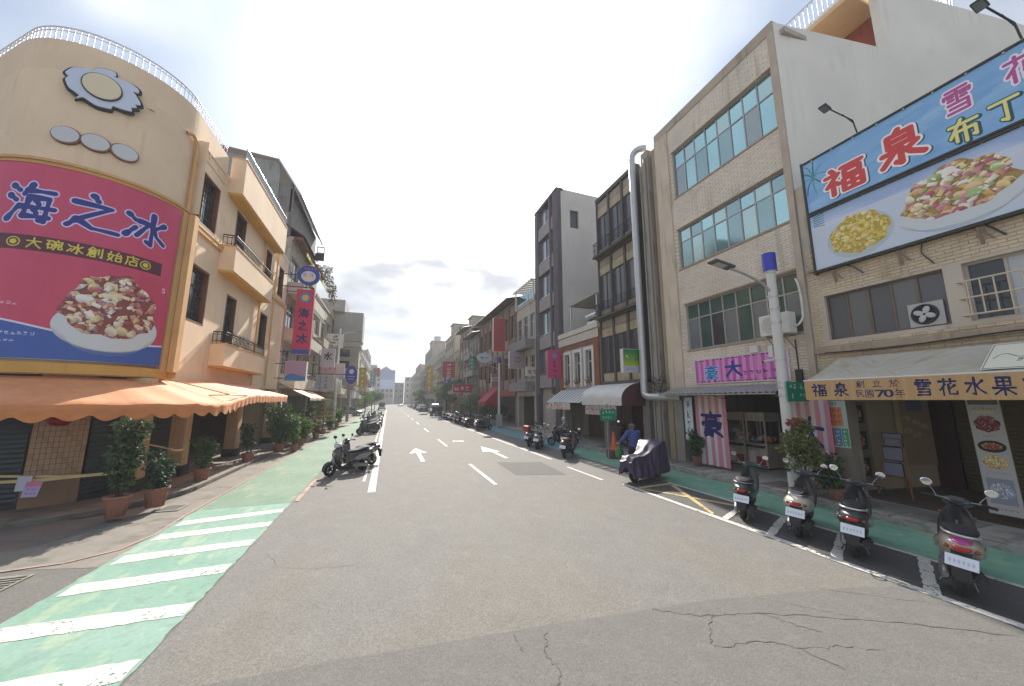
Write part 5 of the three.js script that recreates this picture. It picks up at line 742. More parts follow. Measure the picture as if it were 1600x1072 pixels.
poster('photo_poster', 'dark poster of dishes on the shutter behind the food banner', 'poster', [14.5, 0.9, -3.2], [14.5, 0.9, -2.2], [14.5, 2.4, -2.2], [14.5, 2.4, -3.2], 300, 480, (c, w, h) => { c.fillStyle = '#2e2b29'; c.fillRect(0, 0, w, h); bowl(c, 150, 120, 90, 70, 71, ['#6a2f2c', '#8a5a4a'], false); bowl(c, 150, 330, 90, 70, 73, ['#4a4a44', '#7a6a4a'], false); });
const CLOTHS = [0, 1].map((k) => printMat(96, 110, (c, w, h) => { c.fillStyle = '#b9aca4'; c.fillRect(0, 0, w, h); scribble(c, 22, 22, 56, k ? '#8a3a34' : '#3a3a3a', 400 + k * 5); }, { roughness: 0.9 }));
const STR = [M([0.66, 0.66, 0.64], { roughness: 0.7 }), M([0.26, 0.28, 0.27], { roughness: 0.7 })];
// ================================================================ THE ROW ON THE RIGHT
// pipes and shaft between the tiled building and the next
{
  const t = thing('service_shaft', 'narrow grey concrete shaft with drain pipes between two buildings', 'shaft', [11, 0.145, -12.6]);
  part(t, 'column', fb(RF, 12.12, 12.42, 0.1, 14.0, -0.6, -0.08), M([0.42, 0.37, 0.27], { tex: 'grime', size: 2.5 })); part(t, 'column', fb(RF, 12.62, 13.05, 0.1, 14.2, -0.6, 0.0), M([0.45, 0.43, 0.4], { tex: 'grime', size: 2.5 })); part(t, 'back', bx(11.7, 11.9, 0.1, 13.8, -13.3, -12.05), mt.dark);
  part(t, 'drain_pipe', cyl([10.93, 0.2, -12.75], [10.93, 13.8, -12.75], 0.06), mt.greyPaint); part(t, 'drain_pipe', cyl([10.97, 0.2, -13.1], [10.97, 13.5, -13.1], 0.045), mt.greyPaint);
  part(t, 'cable_tangle', mg([0, 1, 2, 3, 4, 5].map((k) => tube([[10.85 - 0.05 * k, 3.0 + 0.13 * k, -12.0], [10.8, 2.85 + 0.16 * ((k * 3) % 4), -12.5], [10.84, 3.05 + 0.1 * k, -13.1]], 0.016, 5))), mt.dark).userData.kind = 'stuff';
}
{
  const t = thing('exhaust_duct', 'big pale round exhaust duct rising above the roofs', 'duct', [10.72, 2.6, -13.2]); const m = M([0.62, 0.64, 0.67], { roughness: 0.38, metalness: 0.45, tex: 'plaster', size: 2 });
  part(t, 'riser', tube([[10.5, 2.62, -11.0], [10.5, 2.62, -12.3], [10.52, 2.64, -12.9], [10.62, 2.75, -13.25], [10.68, 3.1, -13.35], [10.7, 4, -13.35], [10.7, 9, -13.35], [10.7, 13.9, -13.35], [10.72, 14.3, -13.3], [10.85, 14.5, -13.1], [11.2, 14.55, -12.9]], 0.15, 14, 90), m);
  for (const y of [4.6, 6.4, 8.2, 10, 11.8, 13.4]) part(t, 'joint_collar', cyl([10.7, y, -13.35], [10.7, y + 0.06, -13.35], 0.165, 0.165, 16), mt.steel);
}
// R3: brown-grey frame building with a grid of windows
{
  const t = thing('grid_building', 'four storey dark framed building with a grid of windows and pale panels', 'building', [11, 0.145, -15.3]); const s0 = 13.5, s1 = 17.15, H = 14.1, fm = M([0.13, 0.125, 0.13], { tex: 'grime', size: 3 }), panel = M([0.5, 0.46, 0.36], { tex: 'grime', size: 2 }), cols = 3, cw = (s1 - s0) / cols;
  part(t, 'body', bx(11.3, 22, 3.0, H - 0.1, -s1, -s0), mt.wallGrey); part(t, 'parapet', fb(RF, s0, s1, H - 0.2, H, -0.3, 0.03), fm);
  for (let i = 0; i <= cols; i++) part(t, 'mullion', fb(RF, s0 + i * cw - (i ? 0.07 : 0), s0 + i * cw + (i < cols ? 0.07 : 0), 3.3, H - 0.2, -0.25, 0.0), fm);
  const lev = [3.35, 6.85, 10.4, 13.9];
  for (let k = 0; k < 3; k++) {
    const y = lev[k], T = lev[k + 1]; part(t, 'floor_band', fb(RF, s0, s1, y - 0.06, y + 0.1, -0.25, 0.06), fm);
    for (let i = 0; i < cols; i++) {
      const a = s0 + i * cw + 0.07, b = s0 + (i + 1) * cw - 0.07; part(t, 'panel', fb(RF, a, b, y + 0.1, y + 0.55, -0.14, -0.08), panel); part(t, 'panel', fb(RF, a, b, T - 0.95, T - 0.5, -0.14, -0.08), panel); part(t, 'panel', fb(RF, a, b, T - 0.46, T - 0.06, -0.14, -0.1), M([0.42, 0.4, 0.37], { tex: 'grime', size: 2 }));
      win(t, RF, a, b, y + 0.55, T - 0.95, { cols: 2, rows: [1], frame: fm, panes: [mt.glassDark, M([0.09, 0.09, 0.1], { roughness: 0.2 })], d: -0.16 });
    }
    if (k) { const G = [railing([fp(RF, s0 + 0.05, y + 0.1, 0.02), fp(RF, s0 + 0.05, y + 0.1, 0.3), fp(RF, s1 - 0.05, y + 0.1, 0.3), fp(RF, s1 - 0.05, y + 0.1, 0.02)], 0.75, 0.1, 0.012, [0.05, 0.4])]; part(t, 'balcony_railing', mg(G), mt.iron); part(t, 'balcony_floor', fb(RF, s0, s1, y + 0.02, y + 0.1, 0.061, 0.34), fm); }
  }
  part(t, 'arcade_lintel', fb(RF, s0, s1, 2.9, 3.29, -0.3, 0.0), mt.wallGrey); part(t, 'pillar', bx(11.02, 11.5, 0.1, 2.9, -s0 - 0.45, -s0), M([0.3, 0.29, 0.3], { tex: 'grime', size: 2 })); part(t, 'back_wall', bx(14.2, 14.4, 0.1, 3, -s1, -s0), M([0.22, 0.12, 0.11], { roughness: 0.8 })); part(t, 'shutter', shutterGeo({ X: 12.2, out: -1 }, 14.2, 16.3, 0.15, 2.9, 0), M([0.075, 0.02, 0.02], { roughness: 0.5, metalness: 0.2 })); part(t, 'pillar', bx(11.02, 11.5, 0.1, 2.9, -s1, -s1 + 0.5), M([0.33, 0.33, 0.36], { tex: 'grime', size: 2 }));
}
// striped round canopy of R3 with maroon side
{
  const t = thing('rounded_awning', 'white barrel shaped awning with dark maroon end over a doorway', 'awning', [10.4, 2.6, -15.4]); const R = [], m = M([0.72, 0.72, 0.72], { roughness: 0.6, tex: 'plaster', size: 1.5 }), n = 10;
  for (const s of [13.7, 17.2]) { const r = []; for (let k = 0; k <= n; k++) { const a = k / n * Math.PI / 2; r.push(fp(RF, s, 2.55 + 0.75 * Math.cos(a), 0.02 + 1.25 * Math.sin(a))); } r.push(fp(RF, s, 2.25, 1.27)); R.push(r); } part(t, 'cloth', wuv(loft(R, false, false)), m);
  const e = []; for (let k = 0; k < n; k++) { const a = k / n * Math.PI / 2, b = (k + 1) / n * Math.PI / 2, P = (q) => fp(RF, 13.68, 2.55 + 0.75 * Math.cos(q), 0.02 + 1.25 * Math.sin(q)); e.push(...fp(RF, 13.68, 2.25, 0.02), ...P(a), ...P(b)); } e.push(...fp(RF, 13.68, 2.25, 0.02), ...fp(RF, 13.68, 2.55, 1.27), ...fp(RF, 13.68, 2.25, 1.27)); const g = new THREE.BufferGeometry(); g.setAttribute('position', new THREE.Float32BufferAttribute(e, 3)); g.setAttribute('uv', new THREE.Float32BufferAttribute(new Float32Array(e.length / 3 * 2), 2)); g.computeVertexNormals(); part(t, 'end_panel', g, M([0.09, 0.025, 0.035], { roughness: 0.8 }));
  const c = thing('hanging_cloths', 'row of short white cloths with writing hung under the rounded awning', 'noren', [9.75, 1.8, -15.5]); for (let k = 0; k < 6; k++) { const s = 14.2 + k * 0.46; part(c, 'cloth', quad(fp(RF, s + 0.42, 1.78, 1.22), fp(RF, s, 1.78, 1.22), fp(RF, s, 2.24, 1.22), fp(RF, s + 0.42, 2.24, 1.22)), CLOTHS[k % 2]); }
}
// green and yellow box sign facing down the street
function boxSign(name, label, x0, x1, y0, y1, z, th, m, side = mt.whitePaint, cat = 'sign', arm = 1) {
  const t = thing(name, label, cat, [(x0 + x1) / 2, y0, z]); part(t, 'case', bx(x0, x1, y0, y1, z - th, z - 0.004), side); part(t, 'print', quad([x0 + 0.02, y0 + 0.02, z], [x1 - 0.02, y0 + 0.02, z], [x1 - 0.02, y1 - 0.02, z], [x0 + 0.02, y1 - 0.02, z]), m);
  if (arm) { const o = x0 > 0 ? [x1, x1 + 0.5] : [x0 - 0.6, x0]; for (const y of [y0 + 0.15, y1 - 0.15]) part(t, 'arm', cyl([o[0], y, z - th / 2], [o[1], y, z - th / 2], 0.022), mt.dark); } return t;
}
boxSign('box_sign', 'green to yellow lightbox sign with pale lower strip', 9.85, 11.3, 3.72, 4.78, -13.6, 0.22, printMat(512, 340, (c, w, h) => { const g = c.createLinearGradient(0, 0, 0, h * 0.75); g.addColorStop(0, '#2c7d45'); g.addColorStop(1, '#b9bd3c'); c.fillStyle = g; c.fillRect(0, 0, w, h); c.fillStyle = '#b8bac6'; c.fillRect(0, h * 0.74, w, h * 0.26); c.fillStyle = '#b9d9b0'; c.beginPath(); c.ellipse(70, 110, 36, 14, 0.7, 0, 7); c.fill(); scribbles(c, 200, 120, 52, 4, '#28592f', 12); scribbles(c, 40, 285, 22, 7, '#7f8090', 17); }));
// R4: low building with red brick piers
{
  const t = thing('brick_pier_building', 'low two storey building with red brick piers and tall white window surrounds', 'building', [11, 0.145, -19.7]); const s0 = 17.25, s1 = 22.1; const hs = [0, 1, 2].map((k) => [18.05 + k * 1.35, 18.75 + k * 1.35, 3.5, 5.4]);
  part(t, 'front_wall', wall(RF, s0, s1, 2.9, 6.55, hs, -0.25, 0), M([0.44, 0.43, 0.42], { tex: 'grime', size: 3 })); part(t, 'body', bx(11.26, 20, 2.9, 6.3, -s1, -s0), mt.wallGrey);
  for (const a of [s0, s1 - 0.5]) { part(t, 'brick_pier', fb(RF, a, a + 0.5, 2.9, 6.5, 0.003, 0.1), mt.brick); } part(t, 'brick_band', fb(RF, s0 + 0.5, s1 - 0.5, 5.75, 5.95, 0.003, 0.08), mt.brick); part(t, 'parapet', fb(RF, s0 - 0.05, s1 + 0.05, 6.55, 6.85, -0.3, 0.16), M([0.68, 0.64, 0.55], { tex: 'plaster', size: 2 })); part(t, 'cornice', fb(RF, s0 - 0.05, s1 + 0.05, 6.0, 6.5, 0.101, 0.12), M([0.6, 0.56, 0.5], { tex: 'plaster', size: 2 }));
  for (const h of hs) { win(t, RF, ...h, { cols: 1, rows: [2, 1], panes: [mt.glassDark], d: -0.16, frame: mt.whitePaint }); part(t, 'surround', mg([fb(RF, h[0] - 0.22, h[0], 3.3, 5.6, 0.004, 0.07), fb(RF, h[1], h[1] + 0.22, 3.3, 5.6, 0.004, 0.07), fb(RF, h[0] - 0.22, h[1] + 0.22, 5.4, 5.6, 0.0705, 0.08)]), mt.whitePaint); const f = leaves([[RF.X - 0.15, 3.62, -(h[0] + h[1]) / 2, 0.1, 0.2, 0.32]], 60, 0.1, [[0.45, 0.12, 0.05], [0.1, 0.16, 0.05]], 7); part(t, 'window_plants', f, mt.leaf).userData.kind = 'stuff'; }
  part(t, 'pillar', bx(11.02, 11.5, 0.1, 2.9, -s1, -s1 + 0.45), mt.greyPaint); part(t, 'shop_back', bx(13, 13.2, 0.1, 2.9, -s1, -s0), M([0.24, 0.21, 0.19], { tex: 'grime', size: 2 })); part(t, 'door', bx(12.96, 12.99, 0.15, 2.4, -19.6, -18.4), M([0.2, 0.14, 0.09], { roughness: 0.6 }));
  const c = thing('roof_canopy', 'flat steel roof canopy on posts above the low brick pier building', 'canopy', [11.2, 6.85, -18.9]); part(c, 'sheet', mg([bx(10.9, 15.5, 8.5, 8.56, -20.6, -17.3)]), mt.steelDull); for (const [x, z] of [[10.95, -20.5], [10.95, -17.4], [13, -20.5], [13, -17.4], [15.4, -20.5]]) part(c, 'post', bx(x, x + 0.08, 6.3, 8.5, z, z + 0.08), mt.alu);
  const w = thing('water_heater', 'solar water heater tank on the low roof', 'water heater', [11.5, 6.85, -18.2]); part(w, 'tank', cyl([11.3, 7.45, -18.9], [11.3, 7.45, -17.7], 0.2, 0.2, 14), mt.steel); part(w, 'stand', mg([bars([[11.1, 6.85, -18.7], [11.3, 7.3, -18.7], [11.5, 6.85, -18.7]], 0.02), bars([[11.1, 6.85, -17.9], [11.3, 7.3, -17.9], [11.5, 6.85, -17.9]], 0.02)]), mt.steelDull); part(w, 'collector', quad([11.1, 6.9, -18.8], [11.1, 6.9, -17.8], [11.28, 7.28, -17.8], [11.28, 7.28, -18.8]), mt.glassDark);
}
{
  const t = thing('striped_awning', 'white and grey striped awning with printed valance beside the rounded one', 'awning', [10.3, 2.2, -20]); const R = []; const cl = []; for (let i = 0; i < 22; i++) { const a = 17.5 + i * 0.2; part(t, 'stripe', mg([quad(fp(RF, a + 0.2, 2.35, 1.2), fp(RF, a, 2.35, 1.2), fp(RF, a, 3.15, 0.05), fp(RF, a + 0.2, 3.15, 0.05))]), i % 2 ? STR[0] : STR[1]); }
  part(t, 'valance', quad(fp(RF, 21.9, 1.95, 1.22), fp(RF, 18.6, 1.95, 1.22), fp(RF, 18.6, 2.33, 1.22), fp(RF, 21.9, 2.33, 1.22)), printMat(512, 80, (c, w, h) => { c.fillStyle = '#c7b4ac'; c.fillRect(0, 0, w, h); for (let i = 0; i < 24; i++) { const q = mulberry(i + 5); c.fillStyle = ['#c98f72', '#b5a09a', '#8f5a58', '#d6ccc4'][i % 4]; c.beginPath(); c.ellipse(q() * w, q() * h, 20, 12, q() * 3, 0, 7); c.fill(); } }));
}
// R5: tall dark building
{
  const t = thing('tall_dark_building', 'tall slate purple building with balcony bays and a blank grey side', 'building', [11, 0.145, -24.2]); const s0 = 22.2, s1 = 26.4, H = 18, dm = M([0.125, 0.115, 0.15], { tex: 'grime', size: 4, roughness: 0.8 }), lm = M([0.38, 0.37, 0.42], { tex: 'grime', size: 3 });
  const sh = new THREE.Shape([[11.3, 2.9], [20, 2.9], [20, 17.7], [11.3, 17.95]].map((p) => new THREE.Vector2(...p))); sh.holes.push(new THREE.Path([[12.05, 15.0], [12.05, 16.4], [12.75, 16.4], [12.75, 15.0]].map((p) => new THREE.Vector2(...p)))); const sg = clean(new THREE.ExtrudeGeometry(sh, { depth: 0.25, bevelEnabled: false })); sg.translate(0, 0, -22.45); part(t, 'side_wall', wuv(sg), M([0.58, 0.57, 0.56], { tex: 'plaster', size: 6 })); part(t, 'side_window', bx(12.05, 12.75, 15.0, 16.4, -22.42, -22.38), mt.glassDark);
  part(t, 'body', bx(11.3, 20, 0.1, 17.6, -s1, -22.46), mt.wallGrey);
  part(t, 'corner_pier', fb(RF, s0 - 0.02, s0 + 0.75, 0.1, H, -0.3, 0.04), dm); part(t, 'corner_pier', fb(RF, s1 - 0.5, s1, 0.1, H - 0.3, -0.3, 0.04), dm); part(t, 'roof_edge', fb(RF, s0, s1, H - 0.2, H + 0.02, -0.5, 0.07), dm);
  for (let k = 0; k < 5; k++) { const y = 3.4 + k * 2.95; part(t, 'recess', fb(RF, s0 + 0.75, s1 - 0.5, y + 0.9, y + 2.9, -0.29, -0.24), M([0.22, 0.21, 0.24], { roughness: 0.8 })); for (const [a, b] of [[s0 + 0.75, s0 + 1.15], [s0 + 1.3, s1 - 0.62]]) { part(t, 'parapet_panel', fb(RF, a, b, y, y + 0.95, -0.2, -0.02), lm); part(t, 'rail', fb(RF, a, b, y + 1.02, y + 1.06, -0.1, -0.04), mt.steel); } part(t, 'slab', fb(RF, s0 + 0.75, s1 - 0.5, y - 0.07, y, -0.3, 0.0), dm); win(t, RF, s0 + 1.4, s1 - 0.75, y + 1.0, y + 2.75, { cols: 2, rows: [1], panes: [mt.glassDark, mt.glassGrey], d: -0.215, frame: dm }); }
  part(t, 'fin', fb(RF, s0 + 1.15, s0 + 1.3, 2.9, H - 0.2, -0.3, 0.08), M([0.2, 0.19, 0.23], { tex: 'grime', size: 3 })); part(t, 'fin', fb(RF, s1 - 0.62, s1 - 0.5, 2.9, H - 0.2, -0.3, 0.08), M([0.2, 0.19, 0.23], { tex: 'grime', size: 3 })); part(t, 'antenna', mg([cyl([13, 17.5, -22.6], [13, 18.6, -22.6], 0.02), cyl([19, 17.5, -22.7], [19, 18.9, -22.7], 0.02)]), mt.dark).userData.kind = 'stuff';
}
boxSign('box_sign', 'pink vertical lightbox with dark writing beside the slate building', 9.95, 10.95, 3.95, 5.8, -21.9, 0.2, printMat(200, 380, (c, w, h) => { c.fillStyle = '#c43d6e'; c.fillRect(0, 0, w, h); c.fillStyle = '#5f8fb8'; c.beginPath(); c.arc(100, 70, 38, 0, 7); c.fill(); scribbles(c, 70, 125, 62, 4, '#28344e', 21, true); }), M([0.5, 0.1, 0.2], { roughness: 0.6 }));
// generic street building for the rest of the rows
let shopSeed = 500;
function rowHouse(F, s0, s1, h, o) {
  const t = thing(o.name || 'row_house', o.label, 'building', fp(F, (s0 + s1) / 2, 0.1, 0), 0, o.group), wm = o.wall, q = mulberry(shopSeed++), fl = o.floors, y0 = 3.2, fh = (h - 0.5 - y0) / fl, holes = [], n = o.cols || 3, cw = (s1 - s0) / n, far = o.far;
  for (let k = 0; k < fl; k++) for (let i = 0; i < n; i++) holes.push([s0 + i * cw + cw * 0.14, s0 + (i + 1) * cw - cw * 0.14, y0 + k * fh + fh * 0.3, y0 + (k + 1) * fh - fh * 0.14]);
  part(t, 'front_wall', wall(F, s0, s1, 2.8, h, holes, -0.25, 0), wm); part(t, 'body', fb(F, s0 + 0.01, s1 - 0.01, 2.8, h - 0.15, -9, -0.26), o.side || mt.wallGrey);
  holes.forEach((H, i) => win(t, F, ...H, { cols: far ? 2 : 2, rows: far ? [1] : [2, 1], frame: o.frame || mt.alu, panes: [[mt.glassDark, mt.glassGrey, mt.glassGreen][Math.floor(q() * 3)], mt.glassDark], d: -0.14, w: far ? 0.07 : 0.05 }));
  if (!far || o.bal) for (let k = 0; k < fl; k++) { const y = y0 + k * fh; if (o.bal) { const b = part(t, 'balcony', mg([fb(F, s0 + 0.2, s1 - 0.2, y, y + 0.12, 0.002, 0.85), fb(F, s0 + 0.2, s1 - 0.2, y + 0.12, y + 0.75, 0.75, 0.85), fb(F, s0 + 0.2, s0 + 0.3, y + 0.12, y + 0.75, 0.002, 0.75), fb(F, s1 - 0.3, s1 - 0.2, y + 0.12, y + 0.75, 0.002, 0.75)]), o.balMat || wm); part(b, 'rail', railing([fp(F, s0 + 0.25, y + 0.75, 0.8), fp(F, s1 - 0.25, y + 0.75, 0.8)], 0.3, 0.3, 0.016), mt.steelDull); } else part(t, 'floor_band', fb(F, s0, s1, y - 0.08, y + 0.08, 0.001, 0.07), wm); }
  if (o.piers) for (let i = 0; i <= n; i++) { const a = clamp(s0 + i * cw - 0.15, s0, s1 - 0.3); part(t, 'pier', fb(F, a, a + 0.3, 2.8, h - 0.3, 0.002, 0.1), o.piers); }
  part(t, 'parapet', fb(F, s0, s1, h, h + 0.2, -0.2, 0.08), wm);
  if (o.roof) { const r = part(t, 'roof', mg([bars([fp(F, s0, h + 1.0, -2), fp(F, s0, h + 0.2, 0.9)], 0.04)]), mt.dark); const R = []; for (const f of [0, 1]) { const L = []; const m = Math.round((s1 - s0 + 0.8) / 0.25) * 2; for (let i = 0; i <= m; i++) L.push(fp(F, s0 - 0.4 + (s1 - s0 + 0.8) * i / m, h + 0.95 - 0.75 * f + (i % 2) * 0.04, -2.6 + 3.7 * f)); R.push(L); } part(t, 'roof_sheet', wuv(loft(R, false, false)), o.roof); part(t, 'roof_wall', fb(F, s0 + 0.1, s1 - 0.1, h + 0.15, h + 0.75, -2.4, -1.6), mt.greyPaint); }
  // ground floor shop: pillars, shutter or open dark shop, signboard, canopy
  part(t, 'pillar', fb(F, s0, s0 + 0.4, 0.05, 2.8, -0.5, 0), wm); part(t, 'pillar', fb(F, s1 - 0.4, s1, 0.05, 2.8, -0.5, 0), wm);
  part(t, 'shopfront', shutterGeo(F, s0 + 0.05, s1 - 0.05, 0.1, 2.8, -1.8, 0.14), M(o.shop || [[0.12, 0.12, 0.12], [0.2, 0.07, 0.05], [0.08, 0.1, 0.14], [0.15, 0.13, 0.1]][Math.floor(q() * 4)], { roughness: 0.5, metalness: 0.2 }));
  if (o.board) part(t, 'fascia', fb(F, s0 + 0.3, s1 - 0.3, 2.85, 3.5, 0.003, 0.12), M(o.board, { roughness: 0.5, tex: 'paint', size: 1.3 })); if (o.awn) { const a = part(t, 'awning', mg([quad(fp(F, s1 - 0.2, 2.2, 1.4), fp(F, s0 + 0.2, 2.2, 1.4), fp(F, s0 + 0.2, 2.9, 0.02), fp(F, s1 - 0.2, 2.9, 0.02)), quad(fp(F, s1 - 0.2, 1.95, 1.4), fp(F, s0 + 0.2, 1.95, 1.4), fp(F, s0 + 0.2, 2.2, 1.4), fp(F, s1 - 0.2, 2.2, 1.4)), quad(fp(F, s0 + 0.2, 2.2, 0.02), fp(F, s0 + 0.2, 2.2, 1.4), fp(F, s0 + 0.2, 2.25, 1.4), fp(F, s0 + 0.2, 2.9, 0.02))]), M(o.awn, { roughness: 0.75, tex: 'cloth', size: 1 })); part(a, 'frame', bars([fp(F, s0 + 0.25, 2.2, 1.38), fp(F, s1 - 0.25, 2.2, 1.38)], 0.02), mt.steelDull); }
  return t;
}
const WM = { white: mt.wallWhite, grey: mt.wallGrey, beige: mt.wallBeige, brick: M([0.32, 0.17, 0.11], { tex: 'grime', size: 3 }), cool: M([0.34, 0.36, 0.39], { tex: 'grime', size: 4 }), pale: M([0.44, 0.43, 0.41], { tex: 'grime', size: 4 }), sand: M([0.43, 0.37, 0.3], { tex: 'grime', size: 4 }) };
rowHouse(RF, 26.5, 31, 10.6, { name: 'white_terrace_house', label: 'white house with a glazed roof terrace and pergola next to the slate building', wall: WM.white, floors: 2, cols: 3, bal: 1, balMat: M([0.3, 0.32, 0.36], { tex: 'grime', size: 2 }), board: [0.6, 0.58, 0.5] });
{
  const t = thing('roof_pergola', 'white slatted pergola over a glazed roof terrace', 'pergola', [11.2, 10.8, -28.7]); for (const [x, z] of [[10.8, -26.6], [10.8, -30.9], [13, -26.6], [13, -30.9]]) part(t, 'post', bx(x, x + 0.1, 10.6, 12.3, z, z + 0.1), mt.whitePaint); for (let k = 0; k < 9; k++) part(t, 'slat', bx(10.6, 13.4, 12.3, 12.38, -26.7 - k * 0.52, -26.5 - k * 0.52), mt.greyPaint); for (let k = 0; k < 4; k++) part(t, 'glass_panel', bx(10.9, 10.92, 10.85, 11.7, -27.7 - k * 1.05, -26.75 - k * 1.05), mt.glassTeal2); part(t, 'roof_edge', bx(10.6, 10.7, 12.2, 12.3, -31, -26.4), mt.whitePaint);
}
boxSign('box_sign', 'mauve grey lightbox with a curved dark emblem', 9.6, 11.1, 5.15, 6.6, -29, 0.25, printMat(300, 290, (c, w, h) => { c.fillStyle = '#a89398'; c.fillRect(0, 0, w, h); c.strokeStyle = '#3d3236'; c.lineWidth = 12; c.beginPath(); c.arc(150, 120, 60, 0.3, 2.8); c.stroke(); scribbles(c, 105, 85, 44, 2, '#332a2e', 31); }));
boxSign('box_sign', 'cream lightbox with black writing above a shop door', 10.2, 11.7, 4.35, 5.1, -26.6, 0.18, printMat(300, 150, (c, w, h) => { c.fillStyle = '#cfc9b2'; c.fillRect(0, 0, w, h); scribbles(c, 25, 35, 78, 3, '#2b2723', 35); }));
rowHouse(RF, 31.1, 45.5, 11.6, { name: 'brick_column_block', label: 'long block with orange brown columns under a wide grey sheet roof', wall: M([0.33, 0.3, 0.3], { tex: 'grime', size: 4 }), floors: 2, cols: 7, piers: M([0.36, 0.15, 0.08], { tex: 'grime', size: 3 }), roof: M([0.2, 0.19, 0.19], { roughness: 0.6, metalness: 0.2, tex: 'grime', size: 3 }), frame: mt.wood, board: [0.4, 0.08, 0.07] });
boxSign('box_sign', 'tall red vertical lightbox on the brick column block', 9.3, 10.5, 7.1, 10.4, -33, 0.3, printMat(220, 560, (c, w, h) => { c.fillStyle = '#b03a3a'; c.fillRect(0, 0, w, h); scribbles(c, 60, 40, 100, 4, '#6f5560', 51, true); }), mt.whitePaint);
boxSign('box_sign', 'red banner sign with white writing over the far right shops', 7.7, 10.4, 3.4, 4.5, -46, 0.2, printMat(300, 130, (c, w, h) => { c.fillStyle = '#a5303c'; c.fillRect(0, 0, w, h); scribbles(c, 20, 30, 70, 3, '#d8c8c4', 53); }));
boxSign('box_sign', 'pale blue and pink sign panel above the red awning', 10.1, 11.6, 3.8, 5.2, -36.5, 0.2, printMat(300, 260, (c, w, h) => { c.fillStyle = '#b06a72'; c.fillRect(0, 0, w, h); c.fillStyle = '#a9b4c2'; c.fillRect(0, 60, w, 90); scribbles(c, 40, 80, 60, 3, '#5a6472', 57); }));
{
  const t = thing('red_awning', 'bright red slanted awning with red side curtain on the right pavement', 'awning', [10.4, 0.2, -37]); const m = M([0.45, 0.035, 0.05], { roughness: 0.75, tex: 'cloth', size: 1.2 }); part(t, 'canopy', quad(fp(RF, 39.4, 2.3, 1.6), fp(RF, 36.4, 2.3, 1.6), fp(RF, 36.4, 3.8, 0.02), fp(RF, 39.4, 3.8, 0.02)), m); part(t, 'valance', quad(fp(RF, 39.4, 1.95, 1.61), fp(RF, 36.4, 1.95, 1.61), fp(RF, 36.4, 2.3, 1.61), fp(RF, 39.4, 2.3, 1.61)), m); const g = new THREE.BufferGeometry(); const e = [...fp(RF, 36.4, 0.6, 0.02), ...fp(RF, 36.4, 0.9, 1.5), ...fp(RF, 36.4, 2.3, 1.6), ...fp(RF, 36.4, 0.6, 0.02), ...fp(RF, 36.4, 2.3, 1.6), ...fp(RF, 36.4, 3.8, 0.02)]; g.setAttribute('position', new THREE.Float32BufferAttribute(e, 3)); g.setAttribute('uv', new THREE.Float32BufferAttribute(new Float32Array(12), 2)); g.computeVertexNormals(); part(t, 'side_curtain', g, m);
}
rowHouse(RF, 45.6, 52, 11, { name: 'grey_block', label: 'blue grey house with a jutting sheet roof beyond the brick column block', wall: WM.cool, floors: 3, cols: 3, roof: M([0.24, 0.23, 0.22], { roughness: 0.6, tex: 'grime', size: 3 }), awn: [0.25, 0.25, 0.26], far: 1, bal: 1 });
rowHouse(RF, 52.1, 59, 12.9, { name: 'grey_block', label: 'taller grey house with brown piers and a sheet roof behind the street tree', wall: WM.grey, floors: 3, cols: 3, piers: WM.brick, roof: M([0.3, 0.29, 0.28], { roughness: 0.6, tex: 'grime', size: 3 }), awn: [0.3, 0.06, 0.06], far: 1 });
rowHouse(RF, 59.2, 66, 10.8, { name: 'beige_block', label: 'lower beige house with a blank side wall and roof plants', wall: WM.sand, side: WM.sand, floors: 2, cols: 3, far: 1, board: [0.4, 0.3, 0.2] });
rowHouse(RF, 66.1, 76, 14.6, { name: 'sand_block', label: 'cream block with a broad blank side wall rising over its neighbours', wall: WM.beige, side: M([0.6, 0.54, 0.45], { tex: 'plaster', size: 4 }), floors: 4, cols: 4, far: 1 });
rowHouse(RF, 76.2, 88, 13, { name: 'sand_block', label: 'sand coloured block between the cream block and the hazy far buildings', wall: WM.pale, side: WM.pale, floors: 3, cols: 4, far: 1, bal: 1 });
